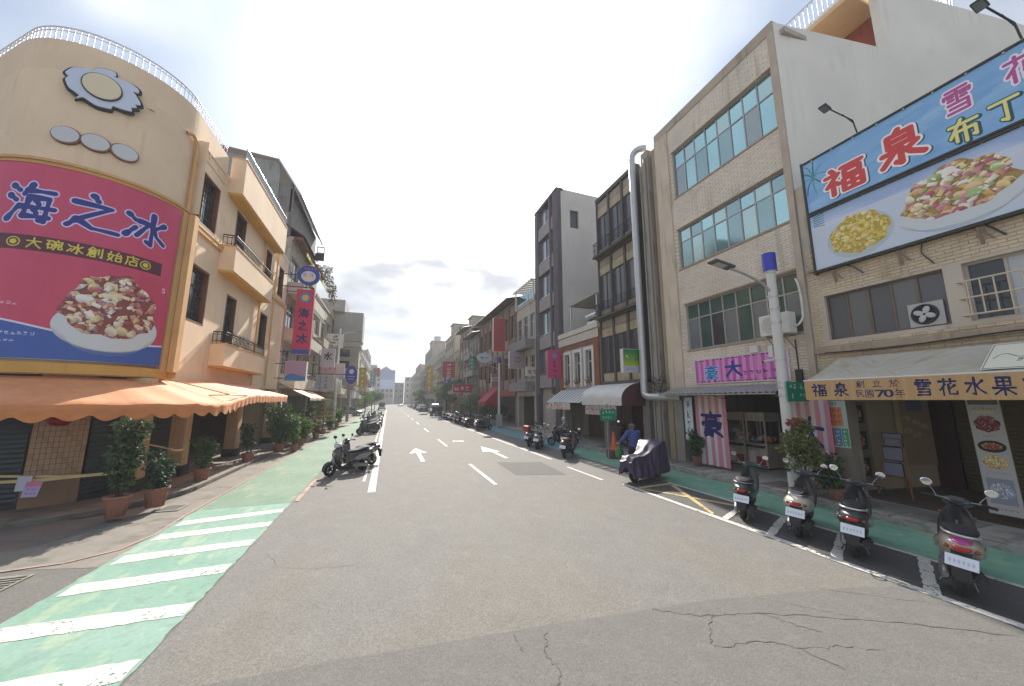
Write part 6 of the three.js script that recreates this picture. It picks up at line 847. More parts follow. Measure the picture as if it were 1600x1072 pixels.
// clutter on the roofs: tanks, stair heads, aerials
[[13, -48, 11.2, 0, 'steel water tank on the blue grey house'], [13.5, -56, 13.1, 1, 'small flat roofed hut on the taller grey house'], [12.6, -62.5, 11, 0, 'steel water tank on the lower beige house'], [13, -71, 14.8, 1, 'small flat roofed hut on the cream block'], [13, -82, 13.2, 0, 'steel water tank on the sand coloured block'], [-8.5, -38, 11.6, 0, 'steel water tank on the brown and cream house'], [-9, -64, 11.2, 1, 'small flat roofed hut on a roof beyond the brown and cream house']].forEach(([x, z, y, k, l]) => { const t = thing(k ? 'roof_hut' : 'water_tank', l, k ? 'roof hut' : 'water tank', [x, y, z]); if (k) { part(t, 'walls', bx(x - 1.5, x + 1.5, y - 0.3, y + 2.4, z - 1.5, z + 1.5), WM.pale); part(t, 'roof', bx(x - 1.7, x + 1.7, y + 2.4, y + 2.55, z - 1.7, z + 1.7), WM.grey); part(t, 'door', bx(x - 0.4, x + 0.4, y, y + 1.9, z + 1.5, z + 1.53), mt.dark); } else { part(t, 'tank', cyl([x, y + 0.9, z], [x, y + 2.4, z], 0.75, 0.75, 16), mt.steel); part(t, 'lid', cyl([x, y + 2.4, z], [x, y + 2.6, z], 0.72, 0.2, 16), mt.steel); part(t, 'stand', mg([[-0.5, -0.5], [0.5, -0.5], [-0.5, 0.5], [0.5, 0.5]].map(([a, b]) => cyl([x + a, y - 0.3, z + b], [x + a, y + 0.9, z + b], 0.04))), mt.steelDull).userData.kind = 'stuff'; } const q = part(t, 'aerial', mg([cyl([x + 1, y - 0.3, z + 1], [x + 1, y + 3.6, z + 1], 0.025), cyl([x + 0.6, y + 3.3, z + 1], [x + 1.4, y + 3.3, z + 1], 0.015), cyl([x + 0.7, y + 3.0, z + 1], [x + 1.3, y + 3.0, z + 1], 0.015)]), mt.dark); });
const farG = 'distant buildings along the street';
[[88.2, 104, 13], [104.2, 122, 17], [122.2, 140, 12], [140.2, 165, 16], [165.2, 190, 14]].forEach(([a, b, h], i) => rowHouse(RF, a, b, h, { name: 'distant_building', label: 'small hazy building far down the street with plain rows of windows', wall: [WM.grey, WM.pale, WM.cool, WM.beige, WM.grey][i], floors: Math.round(h / 3.4) - 1, cols: 5, far: 1, group: farG }));
{ const t = thing('stair_tower', 'grey stair tower standing on the sand coloured block', 'tower', [11.8, 15, -78]); part(t, 'wall', bx(11.2, 15, 15.2, 19, -110, -104), WM.grey); part(t, 'cap', bx(11, 15.2, 19, 19.3, -110.2, -103.8), WM.grey); part(t, 'tank', cyl([13, 19.3, -107], [13, 21, -107], 1.0, 1.0, 14), mt.steel); t.userData.label = 'grey stair tower with a steel tank on a distant roof'; }

// ================================================================ THE ROW ON THE LEFT
{
  const t = rowHouse(LF, 25.1, 33.8, 12.6, { name: 'balcony_house', label: 'white and green balconied house next to the cream corner building', wall: WM.pale, floors: 3, cols: 3, bal: 1, balMat: M([0.6, 0.6, 0.58], { tex: 'grime', size: 2 }), board: [0.5, 0.35, 0.35] });
  const r = thing('rooftop_shed', 'corrugated grey roof shed with a gable above the balconied house', 'shed', [-8, 12.8, -27]); const R = []; for (const y of [14.6, 17.9]) { const L = []; for (let i = 0; i <= 90; i++) L.push([-13.5 + i * 0.068, y, -25.3 + (i % 2) * 0.05]); R.push(L); } part(r, 'corrugated_wall', wuv(loft(R, false, false)), M([0.36, 0.39, 0.4], { roughness: 0.5, metalness: 0.3, tex: 'grime', size: 2.5 }));
  part(r, 'front_wall', bx(-6.7, -6.5, 12.8, 16.2, -33, -25.36), M([0.2, 0.2, 0.22], { tex: 'grime', size: 2 })); part(r, 'back_wall', bx(-13.5, -6.7, 12.7, 14.6, -25.7, -25.4), mt.greyPaint); part(r, 'gable_panel', bx(-7.45, -6.6, 14.6, 16.6, -25.6, -25.36), M([0.24, 0.24, 0.26], { tex: 'grime', size: 2 }));
  part(r, 'roof_slope', quad([-7.5, 18.0, -25.1], [-6.05, 15.75, -25.1], [-6.05, 15.75, -33.2], [-7.5, 18.0, -33.2]), M([0.25, 0.25, 0.27], { roughness: 0.6, tex: 'grime', size: 2 })); part(r, 'roof_slope', quad([-13.8, 18.5, -25.1], [-7.5, 18.0, -25.1], [-7.5, 18.0, -33.2], [-13.8, 18.5, -33.2]), M([0.3, 0.31, 0.32], { roughness: 0.6, tex: 'grime', size: 2 }));
  part(r, 'eave_gutter', mg([bars([[-7.5, 18, -25.08], [-6.02, 15.72, -25.08]], 0.05), bars([[-6.02, 15.72, -25.08], [-6.02, 15.72, -33.2]], 0.06)]), mt.alu); part(r, 'small_eave', mg([quad([-7.2, 14.0, -25.2], [-5.6, 12.95, -25.2], [-5.6, 12.95, -30], [-7.2, 14.0, -30]), bx(-7.2, -5.75, 12.7, 12.9, -30, -25.25)]), M([0.22, 0.1, 0.08], { tex: 'grime', size: 2 }));
  for (const [y, c] of [[8.9, [0.12, 0.2, 0.1]], [11.8, [0.4, 0.5, 0.06]]]) part(t, 'painted_band', fb(LF, 25.3, 33.6, y - 0.12, y + 0.1, 0.86, 0.9), M(c, { roughness: 0.7 }));
  part(t, 'side_wall', bx(-14, -6.31, 10.9, 12.7, -25.3, -25.06), M([0.5, 0.48, 0.45], { tex: 'grime', size: 3 }));
}
const signM = (w, h, f) => printMat(w, h, f);
{ // round sign above the vertical sign, on a common pole bracket
  const t = thing('round_sign', 'round blue sign with a white inner disc on an iron bracket', 'sign', [-4.95, 9.3, -24]); const d = cyl([-4.95, 10.02, -24.16], [-4.95, 10.02, -24.0], 0.62, 0.62, 36); part(t, 'case', d, M([0.06, 0.09, 0.35], { roughness: 0.5 })); const c = new THREE.CircleGeometry(0.58, 40); c.translate(-4.95, 10.02, -23.996); part(t, 'print', clean(c), signM(256, 256, (k, w, h) => { k.fillStyle = '#2c3f94'; k.fillRect(0, 0, w, h); k.fillStyle = '#bcc3d6'; k.beginPath(); k.ellipse(128, 148, 88, 76, 0, 0, 7); k.fill(); scribbles(k, 60, 100, 60, 2, '#cf6a4a', 3); scribbles(k, 70, 20, 34, 4, '#c96a86', 9); k.fillStyle = '#d9c9b8'; k.beginPath(); k.ellipse(128, 180, 60, 30, 0, 0, 7); k.fill(); }));
  part(t, 'bracket', mg([bars([[-6.3, 9.25, -24.1], [-4.6, 9.25, -24.1]], 0.03), bars([[-5.1, 9.25, -24.1], [-4.95, 9.45, -24.1], [-4.8, 9.25, -24.1]], 0.02), bars([[-6.3, 10.0, -24.1], [-5.5, 10.0, -24.1]], 0.025)]), mt.iron);
}
boxSign('vertical_sign', 'tall pink vertical sign with dark blue brush lettering and blue foot', -5.5, -4.54, 5.15, 9.1, -24, 0.22, signM(256, 1040, (c, w, h) => { c.fillStyle = '#c73a5c'; c.fillRect(0, 0, w, h); c.fillStyle = '#2f57a8'; c.fillRect(0, h * 0.93, w, h * 0.07); c.fillStyle = '#3f7fc0'; c.beginPath(); for (let i = 0; i < 40; i++) { const a = i / 40 * 6.283, r = 84 + 14 * Math.sin(i * 3); c.lineTo(128 + r * Math.cos(a), 130 + r * Math.sin(a)); } c.fill(); c.fillStyle = '#d8b35a'; c.beginPath(); c.arc(128, 130, 52, 0, 7); c.fill(); ['海', '之', '冰'].forEach((ch, i) => { glyph(c, ch, 48, 300 + i * 210, 160, 12, '#1f2a66', 1.5); }); }), M([0.5, 0.12, 0.16], { roughness: 0.6 }));
boxSign('box_sign', 'pink and blue wave patterned lightbox under the tall vertical sign', -5.75, -4.64, 3.6, 4.75, -24.05, 0.4, signM(300, 300, (c, w, h) => { c.fillStyle = '#c490a4'; c.fillRect(0, 0, w, h); for (let i = 0; i < 6; i++) scribbles(c, 40 + i * 40, 30, 34, 4, '#9aa3c8', 20 + i * 5, true); c.fillStyle = '#4f86c2'; c.beginPath(); c.moveTo(0, 260); c.bezierCurveTo(100, 120, 160, 240, 300, 230); c.lineTo(300, 300); c.lineTo(0, 300); c.fill(); }));
{ const t = thing('orange_awning', 'small faded orange awning sagging beyond the corner building', 'awning', [-5.5, 2.4, -27]); const st = (x) => (f) => [x, -25.2 - 6 * f]; part(t, 'canopy', awningRings(st(-6.28), st(-4.5), () => 3.55, () => 2.65, () => 0.15, (f) => 0.06 * Math.abs(Math.sin(f * Math.PI * 20)), 60, 19), M([0.82, 0.5, 0.36], { roughness: 0.75, tex: 'cloth', size: 1.2 })); part(t, 'frame', bars([[-4.52, 2.62, -25.2], [-4.52, 2.62, -31.2]], 0.02), mt.steelDull); }
rowHouse(LF, 34, 43, 11.4, { name: 'pink_tile_house', label: 'brown and cream house with vertical pipes and pink shop signs', wall: WM.sand, floors: 2, cols: 3, bal: 1, board: [0.5, 0.25, 0.28], awn: [0.12, 0.2, 0.17] });
boxSign('box_sign', 'white sign with one black brush character', -5.4, -4.35, 5.2, 6.7, -33, 0.2, signM(200, 280, (c, w, h) => { c.fillStyle = '#b9aeb4'; c.fillRect(0, 0, w, h); glyph(c, '水', 40, 60, 120, 14, '#1f1b24', 1.5); })); boxSign('box_sign', 'dusty pink wide sign with pale writing', -5.5, -3.7, 4.35, 5.65, -34.5, 0.2, signM(300, 220, (c, w, h) => { c.fillStyle = '#b08a8c'; c.fillRect(0, 0, w, h); scribbles(c, 20, 60, 60, 4, '#8f5a60', 71); c.fillStyle = '#b7a69c'; c.fillRect(190, 0, 110, h); })); boxSign('box_sign', 'white lightbox with blue and yellow upright writing', -5.5, -4.2, 3.3, 4.5, -32.5, 0.2, signM(240, 230, (c, w, h) => { c.fillStyle = '#a9a8ac'; c.fillRect(0, 0, w, h); scribbles(c, 30, 20, 46, 4, '#4a4f80', 81, true); scribbles(c, 110, 20, 46, 4, '#4a4f80', 87, true); scribbles(c, 175, 20, 46, 4, '#b8b04a', 93, true); })); boxSign('box_sign', 'plain white upright lightbox panel', -4.65, -4.1, 3.05, 4.35, -36.5, 0.2, signM(100, 220, (c, w, h) => { c.fillStyle = '#c8c4be'; c.fillRect(0, 0, w, h); }));
{ const t = thing('oval_sign', 'deep blue upright oval sign with a pale emblem', 'sign', [-2.99, 3.8, -33]); const s = new THREE.Shape(); s.absellipse(0, 0, 0.45, 0.78, 0, 6.283); const g = clean(new THREE.ExtrudeGeometry(s, { depth: 0.15, bevelEnabled: false, curveSegments: 28 })); g.translate(-3.0, 4.58, -33.16); part(t, 'case', g, M([0.03, 0.03, 0.3], { roughness: 0.4 })); const e = new THREE.CircleGeometry(0.2, 24); e.translate(-3, 4.85, -33.003); part(t, 'emblem', clean(e), M([0.5, 0.52, 0.6], { roughness: 0.5 })); part(t, 'lettering', mg([bx(-3.28, -2.72, 4.42, 4.47, -33.004, -33.0), bx(-3.22, -2.78, 4.2, 4.25, -33.004, -33.0)]), M([0.4, 0.42, 0.6], { roughness: 0.5 })).userData.kind = 'stuff'; part(t, 'arm', bars([[-6.3, 4.6, -33.1], [-3.4, 4.6, -33.1]], 0.03), mt.iron); }
rowHouse(LF, 43.2, 57, 12.4, { name: 'grey_blank_block', label: 'tall grey beige block with a blank upper wall and roof tower', wall: WM.beige, side: M([0.47, 0.45, 0.42], { tex: 'plaster', size: 5 }), floors: 3, cols: 4, far: 1, bal: 1 });
{ const t = thing('roof_tower', 'square roof tower on the grey beige block beyond the signs', 'tower', [-7, 12.5, -46]); part(t, 'wall', bx(-9.5, -5.2, 12.5, 13.9, -49, -44.5), M([0.42, 0.4, 0.38], { tex: 'plaster', size: 4 })); part(t, 'wall', bx(-6.3, -3.2, 9.2, 12.6, -47.5, -44.9), M([0.47, 0.45, 0.41], { tex: 'plaster', size: 5 })); part(t, 'corbel', bx(-6.2, -3.3, 8.6, 9.2, -47.4, -45), M([0.5, 0.43, 0.35], {})); part(t, 'bay', bx(-6.2, -3.45, 4.2, 8.6, -47.2, -45.1), M([0.46, 0.42, 0.36], { tex: 'plaster', size: 3 })); for (const y of [7.9, 6.6]) part(t, 'bay_window', bx(-5.6, -4.4, y - 0.5, y + 0.3, -45.09, -45.07), mt.glassDark); part(t, 'post', bx(-4.4, -4.1, 0.1, 4.2, -45.4, -45.1), mt.greyPaint); }
[[57.2, 72, 11], [72.2, 90, 12.5], [90.2, 112, 14], [112.2, 135, 17], [135.2, 165, 13], [165.2, 195, 16]].forEach(([a, b, h], i) => rowHouse(LF, a, b, h, { name: 'distant_building', label: 'small hazy building far down the street with plain rows of windows', wall: [WM.grey, WM.cool, WM.pale, WM.cool, WM.grey, WM.beige][i], floors: Math.round(h / 3.4) - 1, cols: 5, far: 1, group: farG }));
// small far signs
[[-3.3, -2.5, 3.9, 6.2, -45, '#b9a23a', 'narrow yellow upright sign far down the street'], [-2.4, -1.7, 4.3, 6.4, -52, '#7fa3a8', 'pale teal upright sign far down the street'], [-3.4, -2.0, 7.6, 9.6, -86, '#c05a50', 'red and white round-cornered sign far down the street'], [7.2, 8.6, 4.5, 9.5, -76, '#b9952e', 'orange yellow upright sign beyond the street tree'], [8.0, 10, 6, 8.6, -58, '#a8343c', 'dark red sign panel behind the street tree']].forEach(([a, b, c, d, z, k, l], i) => boxSign('box_sign', l, a, b, c, d, z, 0.2, signM(80, 160, (x, w, h) => { x.fillStyle = k; x.fillRect(0, 0, w, h); scribbles(x, 22, 14, 34, 4, '#e6ddcc', 300 + i * 9, true); }), mt.greyPaint, 'sign', 1));
// the end of the street
function endBlock(x0, x1, h, z, m, label, gable, group) {
  const t = thing('end_building', label, 'building', [(x0 + x1) / 2, 0, z], 0, group); part(t, 'wall', bx(x0, x1, 0, h, z - 12, z), m); if (gable) { const g = new THREE.BufferGeometry(), c = (x0 + x1) / 2; const e = [x0 - 0.5, h, z + 0.1, x1 + 0.5, h, z + 0.1, c, h + gable, z + 0.1, x0 - 0.5, h, z - 12, c, h + gable, z - 12, x1 + 0.5, h, z - 12, x0 - 0.5, h, z + 0.1, c, h + gable, z + 0.1, c, h + gable, z - 12, x0 - 0.5, h, z + 0.1, c, h + gable, z - 12, x0 - 0.5, h, z - 12, x1 + 0.5, h, z + 0.1, c, h + gable, z - 12, c, h + gable, z + 0.1, x1 + 0.5, h, z + 0.1, x1 + 0.5, h, z - 12, c, h + gable, z - 12]; g.setAttribute('position', new THREE.Float32BufferAttribute(e, 3)); g.setAttribute('uv', new THREE.Float32BufferAttribute(new Float32Array(e.length / 3 * 2), 2)); g.computeVertexNormals(); part(t, 'roof', g, mt.greyPaint); }
  const n = Math.round((x1 - x0) / 2.4), f = Math.round(h / 3.3); for (let j = 1; j < f; j++) for (let i = 0; i < n; i++) { const x = x0 + (i + 0.5) * (x1 - x0) / n; part(t, 'window', bx(x - 0.7, x + 0.7, j * 3.3 + 0.6, j * 3.3 + 2.2, z + 0.02, z + 0.06), mt.glassDark); }
}
endBlock(-7, 3, 19, -232, WM.grey, 'gabled grey building closing the far end of the street', 3.6); endBlock(3.4, 9, 13, -236, WM.cool, 'low grey building right of the gabled one at the street end'); endBlock(9.5, 17, 16, -225, WM.pale, 'pale building with a flat roof at the street end'); endBlock(-22, -7.4, 24, -240, WM.cool, 'bluish block left of the gabled building at the street end'); endBlock(17.3, 40, 20, -230, WM.beige, 'beige block behind the right row at the street end');
boxSign('roof_billboard', 'blue violet billboard in front of the gabled end building', -4.8, 3.4, 9, 20, -226, 0.4, signM(160, 220, (c, w, h) => { c.fillStyle = '#8088a8'; c.fillRect(0, 0, w, h); c.fillStyle = '#b7c0d8'; c.fillRect(0, 110, w, 110); c.fillStyle = '#8fa3cc'; for (let i = 0; i < 4; i++) { c.beginPath(); c.moveTo(20 + i * 34, 120); c.lineTo(37 + i * 34, 60); c.lineTo(54 + i * 34, 120); c.fill(); } }), mt.greyPaint, 'billboard', 0);

// the crowd of little signs down both sides
{ const q = mulberry(811), pal = ['#b94a4a', '#c9a24a', '#4a6aa8', '#d8d2c6', '#5a8f7a', '#b06a8a', '#c8b8a0', '#8a3a3a', '#d0c060'], mats = pal.map((k, i) => signM(70, 150, (x, w, h) => { x.fillStyle = k; x.fillRect(0, 0, w, h); scribbles(x, 18, 12, 32, 4, i % 3 ? '#efe8da' : '#40404a', 600 + i * 11, true); }));
  for (let i = 0; i < 34; i++) { const R = i % 2, z = -38 - i * 2.3 - 4 * q(), w = 0.7 + 0.9 * q(), h = 0.8 + 2.2 * q(), y = 3.2 + 4.5 * q(), x = R ? 10.9 - w : -6.2; const t = boxSign('small_sign', 'small shop sign sticking out over the pavement far down the street', R ? x : x + 0.2, R ? x + w - 0.1 : x + w + 0.2, y, y + h, z, 0.18, mats[Math.floor(q() * pal.length)], mt.greyPaint, 'sign', 1); t.userData.group = 'small signs far down the street'; } }
// ================================================================ SCOOTERS (local: forward +x, up +y, right +z)
const SC = {};
{
  const wheelTyre = (r, w) => { const p = []; for (let i = 0; i <= 12; i++) { const a = -0.25 + (Math.PI + 0.5) * i / 12; p.push([r - w * 0.62 + w * 0.62 * Math.sin(a), w * 0.55 * Math.cos(a)]); } const g = lathe(p, 28); g.rotateX(Math.PI / 2); return g; };
  SC.tyre = wheelTyre(0.225, 0.1);
  SC.rim = (() => { const L = [lathe([[0.0, 0.035], [0.05, 0.035], [0.055, 0.02], [0.05, -0.02], [0.05, -0.035], [0, -0.035]], 16), lathe([[0.125, 0.035], [0.15, 0.04], [0.17, 0.042], [0.17, -0.042], [0.15, -0.04], [0.125, -0.035], [0.125, 0.035]], 28)]; for (const g of L) g.rotateX(Math.PI / 2); for (let k = 0; k < 5; k++) { const b = rbox(0.1, 0.035, 0.03, 0.008); b.translate(0.09, 0, 0); b.rotateZ(k * 2 * Math.PI / 5); L.push(b); } return mg(L); })();
  SC.disc = (() => { const g = new THREE.RingGeometry(0.05, 0.095, 24); g.translate(0, 0, 0.055); return clean(g); })();
  SC.fork = mg([cyl([0.63, 0.225, 0.075], [0.55, 0.55, 0.06], 0.018), cyl([0.63, 0.225, -0.075], [0.55, 0.55, -0.06], 0.018), cyl([0.55, 0.5, 0], [0.42, 0.98, 0], 0.025)]);
  SC.fender = (() => { const R = []; for (let i = 0; i <= 14; i++) { const a = -0.15 + 2.5 * i / 14, r0 = 0.252, w = 0.075 * Math.sin(Math.PI * (0.2 + 0.65 * i / 14)), ring = []; for (let k = 0; k <= 8; k++) { const t = (k / 8 - 0.5) * 2; ring.push([0.64 + (r0 + 0.025 * (1 - t * t)) * Math.cos(a), 0.225 + (r0 + 0.025 * (1 - t * t)) * Math.sin(a), w * t]); } R.push(ring); } return loft(R, false, false); })();
  // leg shield: curved closed shell from floor to bars
  SC.shield = (() => { const R = []; for (const [y, cx, hz, th, bow] of [[0.27, 0.33, 0.12, 0.035, 0.03], [0.36, 0.4, 0.165, 0.05, 0.05], [0.5, 0.435, 0.19, 0.06, 0.09], [0.65, 0.445, 0.19, 0.065, 0.13], [0.78, 0.43, 0.165, 0.06, 0.14], [0.88, 0.405, 0.12, 0.05, 0.11], [0.95, 0.39, 0.07, 0.04, 0.07]]) { const r = [], n = 9; for (let k = 0; k <= n; k++) { const t = (k / n - 0.5) * 2; r.push([cx + bow * (1 - t * t), y, hz * t]); } for (let k = n; k >= 0; k--) { const t = (k / n - 0.5) * 2; r.push([cx - th + bow * 0.4 * (1 - t * t), y, hz * t * 0.96]); } R.push(r); } return loft(R); })();
  SC.nose = loft([ringX(0.5, 0.7, 0.02, 0.02), ringX(0.545, 0.7, 0.1, 0.085, 2.3), ringX(0.585, 0.69, 0.085, 0.07, 2.3), ringX(0.61, 0.67, 0.04, 0.03, 2.2)]);
  SC.cowl = loft([ringX(0.32, 0.99, 0.02, 0.05), ringX(0.35, 1.0, 0.05, 0.12, 2.2), ringX(0.41, 1.0, 0.07, 0.16, 2.3), ringX(0.47, 0.985, 0.075, 0.14, 2.3), ringX(0.52, 0.965, 0.06, 0.1, 2.2), ringX(0.545, 0.955, 0.03, 0.06, 2)]);
  SC.headlight = (() => { const g = new THREE.SphereGeometry(0.07, 18, 12); g.scale(0.45, 0.8, 1.1); g.translate(0.53, 0.96, 0); return clean(g); })();
  SC.dash = (() => { const g = rbox(0.1, 0.02, 0.15, 0.01); g.rotateZ(0.5); g.translate(0.345, 1.045, 0); return g; })();
  SC.bar = mg([tube([[0.3, 1.02, 0.34], [0.34, 1.03, 0.25], [0.39, 1.02, 0.12], [0.39, 1.02, -0.12], [0.34, 1.03, -0.25], [0.3, 1.02, -0.34]], 0.013, 7, 24)]);
  SC.grips = mg([cyl([0.345, 1.03, 0.23], [0.295, 1.02, 0.36], 0.02), cyl([0.345, 1.03, -0.23], [0.295, 1.02, -0.36], 0.02)]);
  SC.levers = mg([tube([[0.4, 1.02, 0.2], [0.4, 1.03, 0.27], [0.36, 1.02, 0.36]], 0.007, 5), tube([[0.4, 1.02, -0.2], [0.4, 1.03, -0.27], [0.36, 1.02, -0.36]], 0.007, 5)]);
  SC.mirrorStem = (s) => tube([[0.37, 1.03, s * 0.2], [0.39, 1.1, s * 0.24], [0.38, 1.19, s * 0.3]], 0.008, 6);
  SC.mirrorHead = (s) => { const g = new THREE.SphereGeometry(0.07, 16, 10); g.scale(0.35, 0.8, 1); g.rotateY(s * 0.25); g.translate(0.385, 1.21, s * 0.31); return clean(g); };
  SC.mirrorGlass = (s) => { const g = new THREE.CircleGeometry(0.06, 18); g.scale(1, 0.8, 1); g.rotateY(-Math.PI / 2 + s * 0.25 + Math.PI * 0); g.translate(0.385 - 0.0255, 1.21, s * 0.31 - s * 0.0); return clean(g); };
  SC.floor = (() => { const g = loft([ringX(-0.12, 0.27, 0.05, 0.14, 5), ringX(0.1, 0.265, 0.035, 0.155, 5), ringX(0.3, 0.27, 0.035, 0.15, 5), ringX(0.36, 0.31, 0.05, 0.12, 4)]); return g; })();
  SC.belly = loft([ringX(-0.25, 0.2, 0.06, 0.1, 3), ringX(0.05, 0.19, 0.06, 0.13, 3), ringX(0.3, 0.21, 0.05, 0.11, 3), ringX(0.38, 0.24, 0.03, 0.06, 3)]);
  // rear body
  SC.body = loft([ringX(0.02, 0.5, 0.2, 0.1, 2.6), ringX(-0.06, 0.52, 0.2, 0.135, 2.6), ringX(-0.22, 0.54, 0.18, 0.175, 2.6), ringX(-0.42, 0.565, 0.175, 0.2, 2.6), ringX(-0.6, 0.6, 0.16, 0.205, 2.6), ringX(-0.76, 0.635, 0.135, 0.185, 2.5), ringX(-0.88, 0.665, 0.1, 0.145, 2.4), ringX(-0.96, 0.69, 0.05, 0.07, 2.2), ringX(-0.985, 0.695, 0.02, 0.03, 2)]);
  SC.panel = (s) => loft([ringX(-0.16, 0.5, 0.05, 0.02, 2.2, 14, s * 0.15), ringX(-0.3, 0.53, 0.09, 0.035, 2.3, 14, s * 0.172), ringX(-0.5, 0.575, 0.085, 0.045, 2.3, 14, s * 0.188), ringX(-0.7, 0.62, 0.055, 0.04, 2.2, 14, s * 0.17), ringX(-0.83, 0.655, 0.02, 0.015, 2, 14, s * 0.145)]);
  SC.seat = (() => { const R = []; for (const [x, y, hy, hz] of [[0.03, 0.7, 0.02, 0.06], [-0.02, 0.72, 0.045, 0.1], [-0.14, 0.735, 0.055, 0.14], [-0.3, 0.74, 0.06, 0.16], [-0.4, 0.76, 0.065, 0.165], [-0.5, 0.795, 0.065, 0.165], [-0.66, 0.81, 0.06, 0.15], [-0.78, 0.81, 0.045, 0.115], [-0.83, 0.8, 0.015, 0.05]]) R.push(ringX(x, y, hy, hz, 2.8)); return loft(R); })();
  SC.grab = mg([tube([[-0.6, 0.78, 0.16], [-0.8, 0.8, 0.15], [-0.93, 0.81, 0.09], [-0.95, 0.81, 0], [-0.93, 0.81, -0.09], [-0.8, 0.8, -0.15], [-0.6, 0.78, -0.16]], 0.015, 7, 36)]);
  SC.tail = loft([ringX(-0.93, 0.665, 0.03, 0.085, 2.6), ringX(-0.975, 0.66, 0.032, 0.075, 2.6), ringX(-1.0, 0.655, 0.025, 0.05, 2.4), ringX(-1.006, 0.655, 0.01, 0.02, 2)]);
  SC.signal = (s) => { const g = new THREE.SphereGeometry(0.035, 12, 8); g.scale(0.9, 0.7, 1.0); g.translate(-0.9, 0.645, s * 0.125); return clean(g); };
  SC.fsignal = (s) => { const g = new THREE.SphereGeometry(0.035, 12, 8); g.scale(0.5, 0.7, 1.3); g.translate(0.5, 0.78, s * 0.15); return clean(g); };
  SC.guard = (() => { const R = []; for (const [x, y, hz] of [[-0.9, 0.62, 0.09], [-0.97, 0.5, 0.085], [-1.0, 0.38, 0.08], [-1.0, 0.28, 0.06]]) R.push([[x + 0.012, y, -hz], [x + 0.012, y, hz], [x - 0.012, y, hz], [x - 0.012, y, -hz]]); return loft(R); })();
  SC.plate = (() => { const g = rbox(0.012, 0.14, 0.27, 0.005, 1); g.rotateZ(-0.3); g.translate(-1.01, 0.51, 0); return g; })();
  SC.engine = mg([loft([ringX(-0.1, 0.27, 0.05, 0.04, 2.6, 14, -0.12), ringX(-0.2, 0.27, 0.085, 0.05, 2.6, 14, -0.13), ringX(-0.55, 0.25, 0.07, 0.05, 2.6, 14, -0.13), ringX(-0.68, 0.235, 0.085, 0.045, 2.4, 14, -0.12), ringX(-0.74, 0.23, 0.04, 0.03, 2.4, 14, -0.12)]), cyl([-0.05, 0.33, 0], [-0.4, 0.36, 0], 0.09, 0.08, 12), cyl([-0.62, 0.225, -0.1], [-0.62, 0.225, 0.12], 0.03)]);
  SC.exhaust = mg([cyl([-0.35, 0.24, 0.16], [-0.84, 0.31, 0.17], 0.055, 0.06, 14), cyl([-0.84, 0.31, 0.17], [-0.9, 0.32, 0.17], 0.03), tube([[-0.1, 0.26, 0.08], [-0.22, 0.2, 0.14], [-0.36, 0.24, 0.16]], 0.02, 6)]);
  SC.shock = mg([cyl([-0.6, 0.24, -0.13], [-0.52, 0.52, -0.15], 0.02), ...[0, 1, 2, 3, 4, 5].map((k) => { const g = new THREE.TorusGeometry(0.03, 0.007, 5, 12); g.rotateX(Math.PI / 2); g.translate(-0.6 + 0.013 * k, 0.3 + 0.035 * k, -0.135 - 0.003 * k); return clean(g); })]);
  SC.stand = mg([tube([[-0.28, 0.2, 0.09], [-0.36, 0.02, 0.16], [-0.4, 0.015, 0.17]], 0.013, 6), tube([[-0.28, 0.2, -0.09], [-0.36, 0.02, -0.16], [-0.4, 0.015, -0.17]], 0.013, 6), cyl([-0.32, 0.1, -0.12], [-0.32, 0.1, 0.12], 0.011)]);
  SC.hook = (() => { const g = rbox(0.02, 0.05, 0.03, 0.006); g.translate(0.41, 0.7, 0); return g; })();
  SC.box = (() => { const g = rbox(0.34, 0.28, 0.36, 0.06, 3); g.translate(-0.98, 0.98, 0); return g; })();
  SC.helmet = (() => { const g = new THREE.SphereGeometry(0.14, 18, 12, 0, 6.3, 0, 1.9); g.scale(1.15, 1.05, 1); return clean(g); })();
  SC.cables = mg([tube([[0.4, 1.02, 0.18], [0.5, 1.0, 0.12], [0.5, 0.8, 0.09], [0.56, 0.5, 0.085]], 0.006, 5), tube([[0.4, 1.02, -0.18], [0.48, 0.99, -0.1], [0.46, 0.8, -0.06]], 0.006, 5)]);
  SC.patch = loft([ringX(-0.8, 0.735, 0.02, 0.08, 2.4), ringX(-0.88, 0.735, 0.035, 0.1, 2.4), ringX(-0.95, 0.728, 0.03, 0.075, 2.4), ringX(-0.985, 0.722, 0.012, 0.03, 2.2)]);
  SC.carrier = mg([tube([[-0.62, 0.84, 0.08], [-0.95, 0.86, 0.09], [-1.1, 0.86, 0.05], [-1.1, 0.86, -0.05], [-0.95, 0.86, -0.09], [-0.62, 0.84, -0.08]], 0.01, 6, 30), cyl([-0.9, 0.86, -0.09], [-0.9, 0.86, 0.09], 0.008), cyl([-1.02, 0.86, -0.07], [-1.02, 0.86, 0.07], 0.008)]);
}
const paint = (c) => M(c, { roughness: 0.35, clearcoat: 1, clearcoatRoughness: 0.08 });
